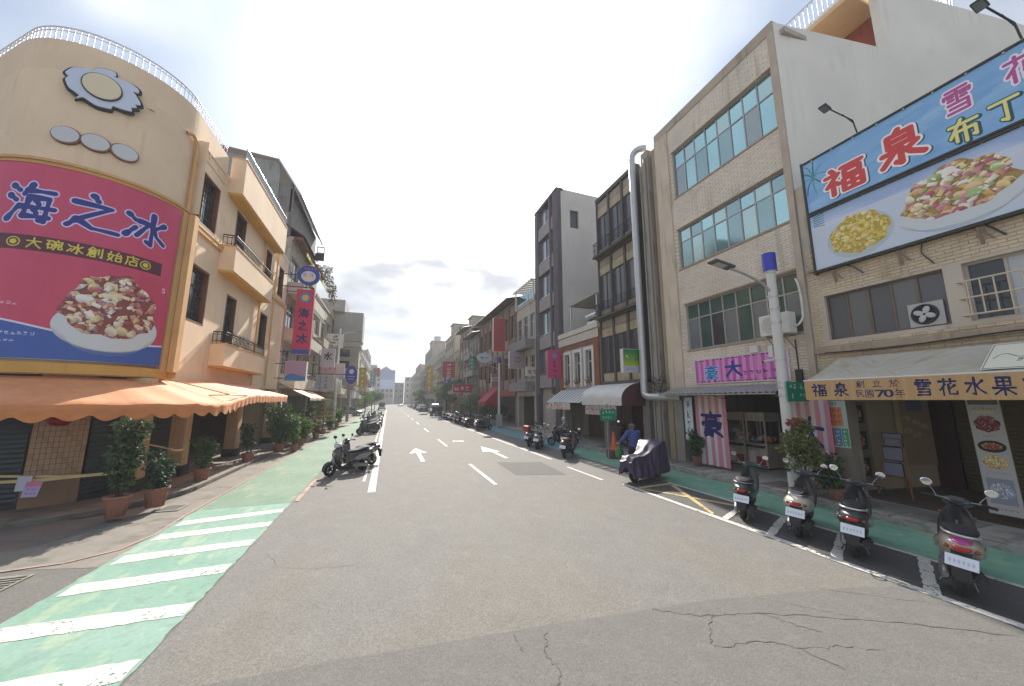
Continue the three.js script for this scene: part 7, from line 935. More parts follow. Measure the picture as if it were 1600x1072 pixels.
const SM = { plastic: M([0.022, 0.022, 0.024], { roughness: 0.6 }), seat: M([0.018, 0.018, 0.02], { roughness: 0.75, tex: 'cloth', size: 0.3 }), red: M([0.4, 0.012, 0.01], { roughness: 0.15 }), amber: M([0.2, 0.07, 0.02], { roughness: 0.2 }), lamp: M([0.7, 0.72, 0.74], { roughness: 0.08, metalness: 0.4 }), metal: M([0.22, 0.22, 0.23], { roughness: 0.45, metalness: 0.7 }), plate: printMat(128, 64, (c, w, h) => { c.fillStyle = '#dfe4ea'; c.fillRect(0, 0, w, h); const k = mulberry(5); for (let i = 0; i < 6; i++) for (let r = 10; r > 3; r -= 1) { c.globalAlpha = 0.05; c.fillStyle = '#5a6a80'; c.beginPath(); c.ellipse(18 + i * 18, 34, r * 0.8, r * 1.5, 0, 0, 7); c.fill(); } c.globalAlpha = 1; }) };
function scooter(x, z, turn, label, o = {}) {
  const t = thing('scooter', label, 'scooter', [x, o.y ?? 0.005, z], turn, o.group), b = o.body || paint([0.03, 0.03, 0.035]), p2 = o.second || SM.plastic, lean = o.lean ?? 0.09, P = (n, g, m, par = t) => lpart(par, n, g, m);
  t.rotation.order = 'YXZ'; t.rotation.x = lean;
  for (const [n, X] of [['front_wheel', 0.64], ['rear_wheel', -0.62]]) { const w = P(n, SC.tyre, mt.rubber); w.position.set(X, 0.225, 0); P('rim', SC.rim, o.rim || SM.metal, w); P('brake_disc', SC.disc, mt.steel, w); }
  P('fork', SC.fork, SM.metal); P('front_fender', SC.fender, o.shield || b); const sh = P('front_shield', SC.shield, o.shield || b); P('badge', SC.nose, p2, sh); P('bag_hook', SC.hook, SM.metal, sh); for (const s of [-1, 1]) P('turn_signal', SC.fsignal(s), SM.amber, sh);
  const h = P('handlebar', SC.bar, SM.metal); P('grips', SC.grips, mt.rubber, h); P('levers', SC.levers, SM.metal, h); P('brake_cables', SC.cables, mt.rubber, h); const c = P('handlebar_cowl', SC.cowl, o.cowl || o.shield || b); P('headlight', SC.headlight, SM.lamp, c); P('dashboard', SC.dash, mt.glassDark, c);
  for (const s of [-1, 1]) { const m = P('mirror', SC.mirrorStem(s), SM.metal); P('mirror_back', SC.mirrorHead(s), o.mirrorBack || SM.plastic, m); P('mirror_glass', SC.mirrorGlass(s), mt.mirror, m); }
  P('floorboard', SC.floor, SM.plastic); P('belly_pan', SC.belly, SM.plastic); const bd = P('rear_body', SC.body, b); for (const s of [-1, 1]) P('side_panel', SC.panel(s), p2, bd); P('seat', SC.seat, o.seat || SM.seat); if (o.patch) P('pink_patch', SC.patch, o.patch, bd); P('grab_rail', SC.grab, o.grab || SM.metal); P('tail_light', SC.tail, SM.red); for (const s of [-1, 1]) P('turn_signal', SC.signal(s), SM.amber);
  P('rear_mudguard', SC.guard, SM.plastic); P('number_plate', SC.plate, SM.plate); P('engine', SC.engine, SM.metal); P('exhaust', SC.exhaust, o.exhaust || SM.plastic); P('shock_absorber', SC.shock, SM.metal); P('stand', SC.stand, SM.metal); if (o.box) P('top_box', SC.box, o.box); if (o.carrier) P('carrier', SC.carrier, SM.metal);
  if (o.helmet) { const g = P('helmet_hung', SC.helmet, o.helmet); g.position.set(...(o.hpos || [-0.2, 0.8, 0])); }
  return t;
}
const HD = Math.atan2(0.435, 0.9);
scooter(7.75, -6.45, HD + 0.12, 'dark teal scooter with a bright red tail light next to the yellow box marking', { body: paint([0.018, 0.04, 0.045]), second: paint([0.02, 0.06, 0.07]) });
scooter(7.85, -5.35, HD + 0.02, 'cream tailed retro scooter with round mirrors next to the planted lamp post', { body: paint([0.62, 0.57, 0.47]), second: paint([0.5, 0.46, 0.38]), shield: paint([0.04, 0.04, 0.045]), grab: mt.chrome, carrier: 1 });
scooter(7.8, -4.45, HD, 'black scooter with silver tail trim between the cream and the pink topped ones', { body: paint([0.03, 0.03, 0.034]), second: paint([0.3, 0.3, 0.31]), mirrorBack: mt.chrome, grab: mt.alu });
scooter(7.75, -3.25, HD - 0.06, 'beige and black scooter with a pink patch on its tail beside the last bay line', { body: paint([0.35, 0.29, 0.23]), second: paint([0.25, 0.2, 0.16]), shield: paint([0.025, 0.025, 0.028]), patch: paint([0.42, 0.04, 0.24]), grab: mt.alu, lean: 0.13, mirrorBack: mt.chrome });
// middle distance, right
scooter(7.85, -15.2, HD + 0.35, 'dark scooter with a maroon tail standing on the pavement edge by the street name sign', { body: paint([0.06, 0.02, 0.025]), box: undefined, carrier: 1 }); scooter(7.7, -18.2, HD + 0.5, 'white and black scooter seen from the side beyond the maroon one', { body: paint([0.35, 0.35, 0.35]), second: SM.plastic }); scooter(7.9, -19.3, HD + 0.2, 'silver scooter with a red carrier box beyond the white and black one', { body: paint([0.3, 0.3, 0.32]), box: M([0.3, 0.02, 0.02], { roughness: 0.5 }) });
scooter(11.6, -16.2, 1.2, 'black scooter parked in the arcade behind the street name sign', { y: 0.152, body: paint([0.02, 0.02, 0.024]) });
const rowR = 'scooters parked in a row by the red awning', rowL = 'scooters parked along the left bike lane'; const cols = [[0.02, 0.02, 0.025], [0.04, 0.045, 0.07], [0.03, 0.03, 0.03], [0.2, 0.2, 0.21], [0.05, 0.02, 0.02]];
[-30.2, -31.4, -33.8, -35, -36.2, -38.4, -39.6, -41, -43.4, -44.8, -46.4, -48].forEach((z, i) => scooter(7.75 + 0.12 * Math.sin(i * 2.1), z, HD + 0.25 * Math.sin(i * 1.7), 'dark scooter parked in a row on the right before the blue truck', { body: paint(cols[i % 5]), group: rowR, carrier: i % 3 === 0 }));
// left side
scooter(-1.22, -14.15, Math.PI + 0.7, 'black scooter with grey seat flank, first in the left parking row', { body: paint([0.025, 0.025, 0.03]), second: paint([0.2, 0.2, 0.21]), cowl: paint([0.4, 0.4, 0.42]), rim: mt.rubber, lean: -0.08 }); scooter(-0.98, -15.25, Math.PI + 0.62, 'black scooter with a long seat tucked behind the first one on the left', { body: paint([0.02, 0.02, 0.022]), second: paint([0.12, 0.13, 0.16]) });
[-29.2, -30.4, -31.6, -33.2, -34.8, -36.4, -38, -40.5, -43, -46, -49.5, -54].forEach((z, i) => scooter(-1.3 + 0.1 * Math.sin(i * 1.3), z, Math.PI + 0.65 + 0.2 * Math.sin(i * 2.3), 'dark scooter parked along the left bike lane further down the street', { body: paint(cols[(i + 2) % 5]), group: rowL }));
// scooter under a cover
{
  const t = thing('covered_scooter', 'scooter under a dark purple cloth cover standing beside the walking man', 'covered scooter', [7.85, 0.005, -9.95], 0.3); const w = lpart(t, 'front_wheel', SC.tyre, mt.rubber); w.position.set(0.62, 0.225, 0); const w2 = lpart(t, 'rear_wheel', SC.tyre, mt.rubber); w2.position.set(-0.6, 0.225, 0); lpart(w, 'rim', SC.rim, SM.metal); lpart(w2, 'rim', SC.rim, SM.metal); lpart(t, 'stand', SC.stand, SM.metal);
  const q = mulberry(61), R = [], nx = 60; const top = (x) => 0.84 + 0.05 * (1 - smooth(-1, -0.8, x)) * -3 + smooth(-0.35, 0.42, x) * 0.4 - Math.max(0, x - 0.5) * 1.1, wd = (x) => 0.22 + 0.2 * smooth(-0.3, 0.4, x) - 0.2 * smooth(0.5, 0.9, x);
  for (let i = 0; i <= nx; i++) { const x = -1.0 + 1.9 * i / nx, T = top(x), W = wd(x), r = [], n = 40; for (let k = 0; k <= n; k++) { const f = k / n, s = f < 0.5 ? -1 : 1, u = Math.abs(f - 0.5) * 2; let y, zz; const fold = 0.025 * Math.sin(i * 0.7 + s * 2) * u + 0.008 * Math.sin(i * 1.3 + k * 0.5); if (u < 0.4) { const v = u / 0.4; y = T - 0.05 * v * v - 0.03 * Math.sin(v * 3) + 0.008 * Math.sin(i * 0.6); zz = s * W * v; } else { const v = (u - 0.4) / 0.6; y = T - 0.05 - (T - 0.05 - 0.22) * v; zz = s * (W + (0.4 - 0.1 * smooth(0.5, 0.9, x) - 0.12 * (1 - smooth(-1, -0.75, x)) - W) * smooth(0, 1, v) + fold); } r.push([x+ 0.006 * Math.sin(k * 0.9 + i * 0.2), y, zz]); } R.push(r); }
  lpart(t, 'cover', loft(R, false, false), M([0.055, 0.035, 0.075], { roughness: 0.5, tex: 'cloth', size: 0.6, sheen: 1, sheenColor: new THREE.Color(0.5, 0.42, 0.45), sheenRoughness: 0.4 }));
  const cap = (r, s) => { const c = [r[0][0], 0.5, 0], L = []; for (let i = 0; i + 1 < r.length; i++) L.push(...c, ...r[i], ...r[i + 1]); const g = new THREE.BufferGeometry(); g.setAttribute('position', new THREE.Float32BufferAttribute(L, 3)); g.setAttribute('uv', new THREE.Float32BufferAttribute(new Float32Array(L.length / 3 * 2), 2)); g.computeVertexNormals(); return g; };
  lpart(t, 'cover_end', cap(R[0]), M([0.055, 0.035, 0.075], { roughness: 0.55 })); lpart(t, 'cover_end', cap(R[nx]), M([0.055, 0.035, 0.075], { roughness: 0.55 }));
}

// ================================================================ STREET FURNITURE
{ // lamp post with a blue cylinder on top
  const x = 10.1, z = -6.95, t = thing('lamp_post', 'white lamp post with a blue cylinder on top and a single lamp arm', 'lamp post', [x, 0.13, z]);
  part(t, 'pole', cyl([x, 0.13, z], [x, 6.05, z], 0.14, 0.11, 18), mt.whitePaint); part(t, 'blue_cylinder', mg([cyl([x, 6.1, z], [x, 6.62, z], 0.17, 0.17, 24)]), M([0.035, 0.045, 0.42], { roughness: 0.35 })); part(t, 'cylinder_base', cyl([x, 6.04, z], [x, 6.11, z], 0.12, 0.165, 20), mt.whitePaint);
  part(t, 'lamp_arm', tube([[x, 5.45, z], [x - 0.35, 5.72, z - 0.02], [x - 0.9, 5.93, z - 0.05], [x - 1.45, 6.06, z - 0.08]], 0.035, 8, 30), mt.alu); const h = rbox(0.72, 0.07, 0.3, 0.03, 3); h.rotateZ(-0.16); h.translate(x - 1.72, 6.13, z - 0.08); const hd = part(t, 'lamp_head', h, M([0.12, 0.12, 0.115], { roughness: 0.5 })); const le = rbox(0.34, 0.015, 0.2, 0.005); le.translate(-0.05, -0.038, 0); le.rotateZ(-0.16); le.translate(x - 1.72, 6.13, z - 0.08); part(hd, 'lens', le, M([0.5, 0.5, 0.46], { roughness: 0.3 }));
  for (const y of [5.35, 5.0, 4.6, 3.55, 2.95]) part(t, 'pole_band', cyl([x, y, z], [x, y + 0.05, z], 0.135, 0.135, 18), mt.alu); part(t, 'control_box', bx(x - 0.1, x + 0.1, 3.7, 4.0, z - 0.24, z - 0.12), mt.whitePaint);
  const s = thing('street_name_sign', 'green street name plate fixed to the white lamp post', 'street sign', [x, 2.5, z]); part(s, 'plate', bx(x - 0.13, x + 0.66, 2.46, 2.98, z + 0.155, z + 0.175), M([0.02, 0.25, 0.17], { roughness: 0.45 })); part(s, 'print', quad([x - 0.13, 2.46, z + 0.18], [x + 0.66, 2.46, z + 0.18], [x + 0.66, 2.98, z + 0.18], [x - 0.13, 2.98, z + 0.18]), printMat(300, 200, (c, w, h) => { c.fillStyle = '#158a68'; c.fillRect(0, 0, w, h); scribbles(c, 30, 25, 50, 2, '#c6e2d8', 11); scribbles(c, 180, 25, 50, 2, '#c6e2d8', 15); c.fillStyle = '#c6e2d8'; c.font = 'bold 40px sans-serif'; c.fillRect(60, 120, 14, 50); scribbles(c, 170, 115, 44, 2, '#c6e2d8', 19); })); parts(s, 'clamp', [cyl([x, 2.6, z], [x, 2.66, z], 0.15, 0.15, 16), cyl([x, 2.82, z], [x, 2.88, z], 0.15, 0.15, 16)], mt.alu);
  const m = thing('meter_box', 'grey electric box and cable pipe on the beige tiled wall behind the lamp post', 'electric box', [10.9, 3.2, -7.1]); part(m, 'box', bx(10.86, 10.94, 3.0, 3.35, -7.12, -6.95), mt.dark); part(m, 'conduit', cyl([10.9, 3.35, -7.03], [10.9, 4.2, -7.03], 0.02), mt.dark);
}
{ // green street sign on its own post
  const x = 9.0, z = -13.75, t = thing('street_sign', 'green street sign on a thin steel post by the traffic cone', 'street sign', [x, 0.01, z]); part(t, 'post', cyl([x, 0, z], [x, 2.35, z], 0.035, 0.035, 12), mt.steelDull); part(t, 'plate', bx(x - 0.36, x + 0.4, 1.62, 2.1, z + 0.04, z + 0.06), M([0.02, 0.25, 0.17], { roughness: 0.45 })); part(t, 'print', quad([x - 0.36, 1.62, z + 0.064], [x + 0.4, 1.62, z + 0.064], [x + 0.4, 2.1, z + 0.064], [x - 0.36, 2.1, z + 0.064]), printMat(240, 150, (c, w, h) => { c.fillStyle = '#158a68'; c.fillRect(0, 0, w, h); scribbles(c, 24, 20, 44, 4, '#bcdccf', 21); scribbles(c, 30, 90, 34, 4, '#bcdccf', 27); })); part(t, 'cap', (() => { const g = new THREE.SphereGeometry(0.04, 10, 6); g.translate(x, 2.35, z); return clean(g); })(), mt.alu);
}
{
  const x = 9.45, z = -14.0, t = thing('traffic_cone', 'tall orange traffic cone standing in a reddish block by the sign post', 'traffic cone', [x, 0.01, z]); part(t, 'cone', lathe([[0.17, 0.35], [0.15, 0.4], [0.03, 1.12], [0.0, 1.13]], 20).translate(x, 0, z), M([0.7, 0.12, 0.05], { roughness: 0.6 })); part(t, 'band', lathe([[0.122, 0.55], [0.092, 0.74]], 20).translate(x, 0, z), M([0.6, 0.3, 0.22], { roughness: 0.5 })); part(t, 'base', (() => { const g = rbox(0.5, 0.36, 0.5, 0.04); g.translate(x, 0.19, z); return g; })(), M([0.25, 0.09, 0.07], { roughness: 0.85, tex: 'concrete', size: 0.8 }));
}
function farPole(x, z, h, label, blue) { const t = thing('lamp_post', label, 'lamp post', [x, 0.12, z]); part(t, 'pole', cyl([x, 0.1, z], [x, h, z], 0.13, 0.09, 12), mt.whitePaint); if (blue) { part(t, 'blue_cylinder', cyl([x, h, z], [x, h + 0.55, z], 0.17, 0.17, 16), M([0.06, 0.04, 0.35], { roughness: 0.4 })); part(t, 'cabinet', bx(x - 0.25, x + 0.25, 0.1, 1.2, z - 0.2, z + 0.2), mt.alu); } part(t, 'lamp_arm', tube([[x, h - 0.6, z], [x - Math.sign(x) * 0.8, h - 0.3, z], [x - Math.sign(x) * 1.6, h - 0.2, z]], 0.03, 6), mt.alu); part(t, 'lamp_head', bx(x - Math.sign(x) * 1.5 - 0.3, x - Math.sign(x) * 1.5 + 0.3, h - 0.24, h - 0.17, z - 0.12, z + 0.12), mt.greyPaint); return t; }
farPole(9.7, -32.3, 5.9, 'white lamp post with violet blue cylinder before the red awning', 1); farPole(-4.45, -36, 9, 'plain grey lamp post beyond the white signs on the left', 0); farPole(10.2, -84, 9, 'slim lamp post beyond the blue truck', 0);
{ const t = thing('oval_sign', 'pale grey cloud shaped sign hung over the right pavement', 'sign', [8.5, 6.4, -33.5]); const s = new THREE.Shape(); s.absellipse(0, 0, 0.75, 0.48, 0, 6.283); const g = clean(new THREE.ExtrudeGeometry(s, { depth: 0.18, bevelEnabled: false, curveSegments: 24 })); g.translate(8.6, 6.5, -33.7); part(t, 'case', g, M([0.45, 0.46, 0.5], { roughness: 0.5 })); part(t, 'lettering', mg([bx(8.2, 8.5, 6.4, 6.6, -33.51, -33.5), bx(8.6, 9.0, 6.45, 6.55, -33.51, -33.5)]), M([0.2, 0.2, 0.24])).userData.kind = 'stuff'; part(t, 'arm', bars([[9.2, 6.3, -33.6], [11, 5.9, -33.6]], 0.03), mt.alu); }
// warning tape with two notices along the round corner
{
  const strand = (pts, w, m, t) => { const c = new THREE.CatmullRomCurve3(pts.map((p) => V(...p))), R = []; for (let i = 0; i <= 40; i++) { const p = c.getPoint(i / 40); R.push([[p.x, p.y - w / 2, p.z], [p.x, p.y + w / 2, p.z + 0.01 * Math.sin(i)]]); } part(t, 'tape', loft(R, false, false), m); };
  const t = thing('warning_tape', 'two yellow warning tapes tied between the potted plant and the corner', 'tape', [-6.5, 0.1, -11]); const m = M([0.5, 0.38, 0.16], { roughness: 0.5 }); strand([[-10, 1.0, -12.0], [-8.2, 0.97, -10.95], [-7.1, 0.9, -10.85], [-6.2, 0.88, -10.75], [-5.4, 0.93, -10.5]], 0.045, m, t); strand([[-10, 0.9, -12.0], [-8.2, 0.84, -10.9], [-7.0, 0.82, -10.8], [-6.2, 0.88, -10.7], [-5.4, 0.95, -10.48]], 0.06, m, t);
  const u = thing('warning_tape', 'short yellow tape tied between the corner column and the second plant', 'tape', [-5.5, 0.1, -12]); strand([[-6.2, 1.4, -12.4], [-5.6, 1.3, -12.2], [-5.2, 1.2, -12.1], [-5.9, 1.15, -14.5]], 0.045, m, u);
  poster('paper_notice', 'white paper notice hung on the warning tape', 'notice', [-7.26, 0.62, -10.8], [-7.02, 0.62, -10.78], [-7.0, 0.92, -10.78], [-7.24, 0.92, -10.8], 60, 80, (c, w, h) => { c.fillStyle = '#b4b2bc'; c.fillRect(0, 0, w, h); }); poster('paper_notice', 'lilac paper notice with pink heading hung on the warning tape', 'notice', [-7.12, 0.5, -10.76], [-6.86, 0.5, -10.74], [-6.8, 0.8, -10.74], [-7.06, 0.8, -10.76], 80, 100, (c, w, h) => { c.fillStyle = '#b09cc4'; c.fillRect(0, 0, w, h); c.fillStyle = '#c8708e'; c.fillRect(0, 0, w, 30); scribbles(c, 14, 40, 18, 3, '#6a5f90', 3); scribbles(c, 14, 66, 18, 3, '#6a5f90', 8); });
}

// ================================================================ PLANTS
function pot(t, x, z, y, r0, h, m = mt.terracotta) { const r = r0 * 0.86, p = part(t, 'pot', lathe([[0, 0], [r * 0.74, 0], [r * 0.95, h * 0.86], [r * 1.06, h * 0.87], [r * 1.06, h], [r * 0.96, h], [r * 0.94, h * 0.86], [0, h * 0.86]], 24).translate(x, y, z), m); part(p, 'soil', cyl([x, y + h * 0.86, z], [x, y + h * 0.89, z], r * 0.9, r * 0.9, 18), mt.soil); }
function plant(x, z, y, o) {
  const t = thing('potted_plant', o.label, 'plant', [x, y, z], 0, o.group); pot(t, x, z, y, o.r || 0.24, o.ph || 0.42, o.pot); const q = mulberry(o.seed || 3), C = [], st = [], H = o.h, y0 = y + (o.ph || 0.42) * 0.8;
  for (let k = 0; k < (o.stems || 5); k++) { const a = q() * 6.28, R = o.w * (0.25 + 0.75 * q()), h = H * (0.55 + 0.45 * q()), e = [x + Math.cos(a) * R, y0 + h, z + Math.sin(a) * R]; st.push(tube([[x + 0.05 * Math.cos(a), y0, z + 0.05 * Math.sin(a)], [x + Math.cos(a) * R * 0.4, y0 + h * 0.5, z + Math.sin(a) * R * 0.4], e], 0.012, 5, 10)); for (let j = 0; j < 5; j++) { const f = 0.3 + 0.7 * j / 4, w = o.w * (0.3 + 0.25 * q()); C.push([x + Math.cos(a) * R * f + 0.12 * (q() - 0.5), y0 + h * f, z + Math.sin(a) * R * f + 0.12 * (q() - 0.5), w, w * 0.8, w]); } }
  part(t, 'stem', mg(st), mt.bark).userData.kind = 'stuff'; part(t, 'foliage', leaves(C, o.n || 900, o.leaf || 0.11, o.cols || GREEN, (o.seed || 3) * 7), mt.leaf).userData.kind = 'stuff'; return t;
}
plant(-5.3, -10.3, 0.09, { label: 'tall bushy plant in a terracotta pot at the end of the warning tape', h: 1.75, w: 0.3, stems: 7, n: 1600, leaf: 0.1, seed: 3, r: 0.25, ph: 0.42, cols: [[0.06, 0.1, 0.035], [0.08, 0.125, 0.04], [0.045, 0.08, 0.03]] });
plant(-4.95, -10.95, 0.09, { label: 'low bushy plant in a terracotta pot beside the tall potted bush', h: 0.85, w: 0.32, stems: 6, n: 1000, leaf: 0.1, seed: 5, r: 0.26, ph: 0.42, cols: DEEP });
plant(-5.25, -13.9, 0.09, { label: 'upright green plant in a terracotta pot between the first two arcade columns', h: 1.1, w: 0.26, stems: 6, n: 900, leaf: 0.1, seed: 8, r: 0.24, ph: 0.36, cols: GREEN }); plant(-5.15, -17.4, 0.09, { label: 'slender plant in a terracotta pot beside the third arcade column', h: 1.3, w: 0.28, stems: 4, n: 500, leaf: 0.12, seed: 11, r: 0.24, ph: 0.34, cols: DEEP });
plant(-4.75, -20.2, 0.09, { label: 'big rounded green bush in a pot at the end of the orange awning', h: 1.75, w: 0.6, stems: 9, n: 2200, leaf: 0.13, seed: 13, r: 0.28, ph: 0.4, cols: GREEN }); plant(-4.2, -20.6, 0.02, { label: 'bright lime leafed shrub beside the big rounded bush', h: 1.55, w: 0.3, stems: 5, n: 600, leaf: 0.16, seed: 17, r: 0.2, ph: 0.36, cols: LIME });
plant(-4.5, -24.2, 0.09, { label: 'dark red leafed bush in the group of plants beyond the awning', h: 1.3, w: 0.5, stems: 8, n: 1400, leaf: 0.12, seed: 19, r: 0.26, ph: 0.4, cols: [[0.06, 0.02, 0.02], [0.04, 0.05, 0.02], [0.09, 0.03, 0.02]] }); plant(-4.2, -26.2, 0.09, { label: 'green bush with red flecks beside the tiered ornamental tree', h: 1.0, w: 0.4, stems: 6, n: 900, leaf: 0.12, seed: 21, r: 0.24, ph: 0.36, cols: [[0.08, 0.14, 0.03], [0.12, 0.2, 0.04], [0.3, 0.05, 0.04]] }); plant(-4.3, -36.5, 0.09, { label: 'fresh green bush near the far end of the left shop row', h: 1.5, w: 0.6, stems: 6, n: 1200, leaf: 0.16, seed: 23, r: 0.3, ph: 0.3, cols: LIME });
plant(-5.2, -22.0, 0.09, { label: 'leafy dark bush against the house wall behind the big rounded bush', h: 1.6, w: 0.55, stems: 8, n: 1500, leaf: 0.13, seed: 41, r: 0.26, ph: 0.36, cols: DEEP });
plant(-4.35, -22.6, 0.09, { label: 'yellow green arching shrub between the rounded bush and the red leafed one', h: 1.3, w: 0.5, stems: 8, n: 1300, leaf: 0.14, seed: 43, r: 0.24, ph: 0.34, cols: [[0.12, 0.18, 0.04], [0.16, 0.22, 0.05]] });
plant(-5.0, -26.6, 0.09, { label: 'tall dark shrub close to the wall behind the red flecked bush', h: 1.9, w: 0.5, stems: 7, n: 1400, leaf: 0.14, seed: 45, r: 0.26, ph: 0.36, cols: GREEN });
plant(-4.3, -33.0, 0.09, { label: 'round green bush just past the tiered ornamental tree', h: 1.2, w: 0.5, stems: 7, n: 1000, leaf: 0.15, seed: 47, r: 0.26, ph: 0.32, cols: GREEN });
{ // tiered ornamental tree
  const x = -4.35, z = -29.5, t = thing('tiered_tree', 'pale golden tiered ornamental tree on the left pavement', 'tree', [x, 0.09, z]); part(t, 'trunk', tube([[x, 0.1, z], [x + 0.04, 0.9, z], [x - 0.02, 1.7, z], [x, 2.6, z]], 0.035, 7), mt.bark); const C = []; const q = mulberry(5); for (let k = 0; k < 6; k++) { const y = 1.0 + k * 0.3, R = 0.95 - 0.13 * k; for (let j = 0; j < 11; j++) { const a = j * 0.571 + k, r = R * (0.3 + 0.7 * q()); C.push([x + Math.cos(a) * r, y + 0.12 * r, z + Math.sin(a) * r, 0.26, 0.05, 0.26]); } } part(t, 'crown', leaves(C, 2600, 0.09, [[0.34, 0.27, 0.11], [0.28, 0.24, 0.09], [0.4, 0.33, 0.16]], 15), mt.leaf).userData.kind = 'stuff'; part(t, 'limbs', mg([...Array(14)].map((_, k) => cyl([x, 0.95 + k * 0.11, z], [x + 0.6 * Math.cos(k * 2.2), 1.05 + k * 0.11, z + 0.6 * Math.sin(k * 2.2)], 0.013, 0.006, 5))), mt.bark).userData.kind = 'stuff'; pot(t, x, z, 0.09, 0.3, 0.3);
}
function tree(x, z, h, w, label, cols, seed, n = 4200, leaf = 0.22) {
  const t = thing('street_tree', label, 'tree', [x, 0.02, z]), q = mulberry(seed), L = [], C = []; part(t, 'trunk', tube([[x, 0, z], [x + 0.08, h * 0.25, z], [x - 0.05, h * 0.5, z], [x + 0.05, h * 0.8, z]], 0.09, 8), mt.bark);
  for (let k = 0; k < 12; k++) { const a = k * 2.4 + q(), r = w * (0.45 + 0.5 * q()), y = h * (0.42 + 0.5 * q()), e = [x + Math.cos(a) * r, y, z + Math.sin(a) * r]; L.push(tube([[x, h * 0.32 + 0.02 * k * h, z], [x + Math.cos(a) * r * 0.5, y - 0.3, z + Math.sin(a) * r * 0.5], e], 0.03, 5, 8)); for (let j = 0; j < 4; j++) C.push([e[0] + 0.5 * (q() - 0.5) * w, e[1] + 0.4 * (q() - 0.5), e[2] + 0.5 * (q() - 0.5) * w, w * (0.16 + 0.18 * q()), w * (0.12 + 0.14 * q()), w * (0.16 + 0.18 * q())]); }
  part(t, 'limbs', mg(L), mt.bark).userData.kind = 'stuff'; part(t, 'crown', leaves(C, n, leaf, cols, seed * 3), mt.leaf).userData.kind = 'stuff'; return t;
}
tree(8.7, -58, 6.3, 2.3, 'light green street tree in front of the grey and beige blocks', [[0.12, 0.19, 0.06], [0.16, 0.23, 0.08], [0.09, 0.15, 0.05]], 31); tree(-3.4, -88, 4.8, 2.2, 'small dark street tree far down the left pavement', GREEN, 33, 1500, 0.3); tree(-3.5, -112, 5.5, 2.4, 'dark round tree near the far end of the left pavement', GREEN, 51, 1200, 0.35); tree(9.4, -118, 6, 2.6, 'leafy tree near the far end of the right pavement', GREEN, 53, 1200, 0.35); tree(-3.7, -68, 3.6, 1.3, 'small leafy street tree beside the far left shops', LIME, 55, 1000, 0.22); tree(9.2, -42.5, 3.4, 1.1, 'slim yellow green sapling by the parked scooters on the right', LIME, 35, 900, 0.18); tree(10.2, -33.5, 2.2, 0.9, 'dense dark shrub tree beside the violet topped lamp post', DEEP, 37, 1500, 0.16); tree(9.6, -36.0, 2.0, 0.8, 'mid green shrub tree between the scooters and the red awning', GREEN, 39, 1400, 0.16);
{ // trailing plants on the balcony of the left house
  const t = thing('balcony_plants', 'trailing plants hanging from the top balcony of the white and green house', 'plants', [-5.4, 11, -29]); const C = [[-5.2, 12.4, -28.2, 0.3, 0.35, 0.5], [-5.0, 12.1, -29, 0.35, 0.4, 0.6], [-4.8, 11.6, -29.8, 0.4, 0.5, 0.6], [-4.6, 11.1, -30.4, 0.4, 0.6, 0.5], [-4.5, 10.4, -30.6, 0.3, 0.6, 0.4], [-4.9, 12.6, -30.2, 0.3, 0.4, 0.4]]; part(t, 'foliage', leaves(C.slice(1), 900, 0.14, [[0.09, 0.14, 0.05], [0.12, 0.16, 0.06], [0.34, 0.2, 0.12]], 43, 0.8), mt.leaf).userData.kind = 'stuff'; part(t, 'trough', bx(-5.45, -5.2, 11.9, 12.15, -31, -28), mt.brick); const b = thing('roof_box', 'small white framed box on the roof edge above the hanging plants', 'frame', [-6, 13.2, -29]); part(b, 'frame', mg([bx(-5.4, -4.9, 13.0, 13.06, -28.1, -28), bx(-5.4, -4.9, 13.44, 13.5, -28.1, -28), bx(-5.4, -5.34, 13.06, 13.44, -28.1, -28), bx(-4.96, -4.9, 13.06, 13.44, -28.1, -28)]), mt.whitePaint); part(b, 'panel', bx(-5.5, -4.9, 12.45, 12.98, -28.1, -28), mt.dark); }
{ // tall white planter and bush round the lamp post
  const t = thing('potted_plant', 'yellow green shrub with red tips growing at the foot of the white lamp post', 'plant', [9.75, 0.13, -6.45]); pot(t, 9.75, -6.45, 0.13, 0.2, 0.45, mt.terracotta); const q = mulberry(71), C = []; for (let k = 0; k < 16; k++) C.push([9.72 + 0.5 * (q() - 0.5), 0.95 + 0.95 * q(), -6.42 + 0.5 * (q() - 0.5), 0.2, 0.18, 0.2]); part(t, 'foliage', leaves(C, 1700, 0.1, [[0.16, 0.2, 0.04], [0.12, 0.16, 0.035], [0.2, 0.2, 0.05]], 73), mt.leaf).userData.kind = 'stuff'; part(t, 'red_tips', leaves([[9.55, 1.95, -6.42, 0.16, 0.1, 0.16]], 90, 0.08, [[0.32, 0.07, 0.03]], 75), mt.leaf).userData.kind = 'stuff'; part(t, 'stem', mg([0, 1, 2, 3].map((k) => tube([[9.75, 0.5, -6.45], [9.72 + 0.1 * Math.cos(k * 1.6), 1.1, -6.45 + 0.1 * Math.sin(k * 1.6)], [9.72 + 0.22 * Math.cos(k * 1.6), 1.7, -6.42 + 0.22 * Math.sin(k * 1.6)]], 0.013, 5))), mt.bark).userData.kind = 'stuff';
}
plant(10.2, -6.1, 0.13, { label: 'dark glossy low bush in front of the second striped banner', h: 0.75, w: 0.38, stems: 8, n: 1300, leaf: 0.11, seed: 27, r: 0.18, ph: 0.3, cols: GREEN }); plant(10.75, -10.75, 0.145, { label: 'leafy plant in a red clay pot left by the first striped banner', h: 0.95, w: 0.3, stems: 5, n: 700, leaf: 0.14, seed: 29, r: 0.18, ph: 0.34, cols: GREEN });

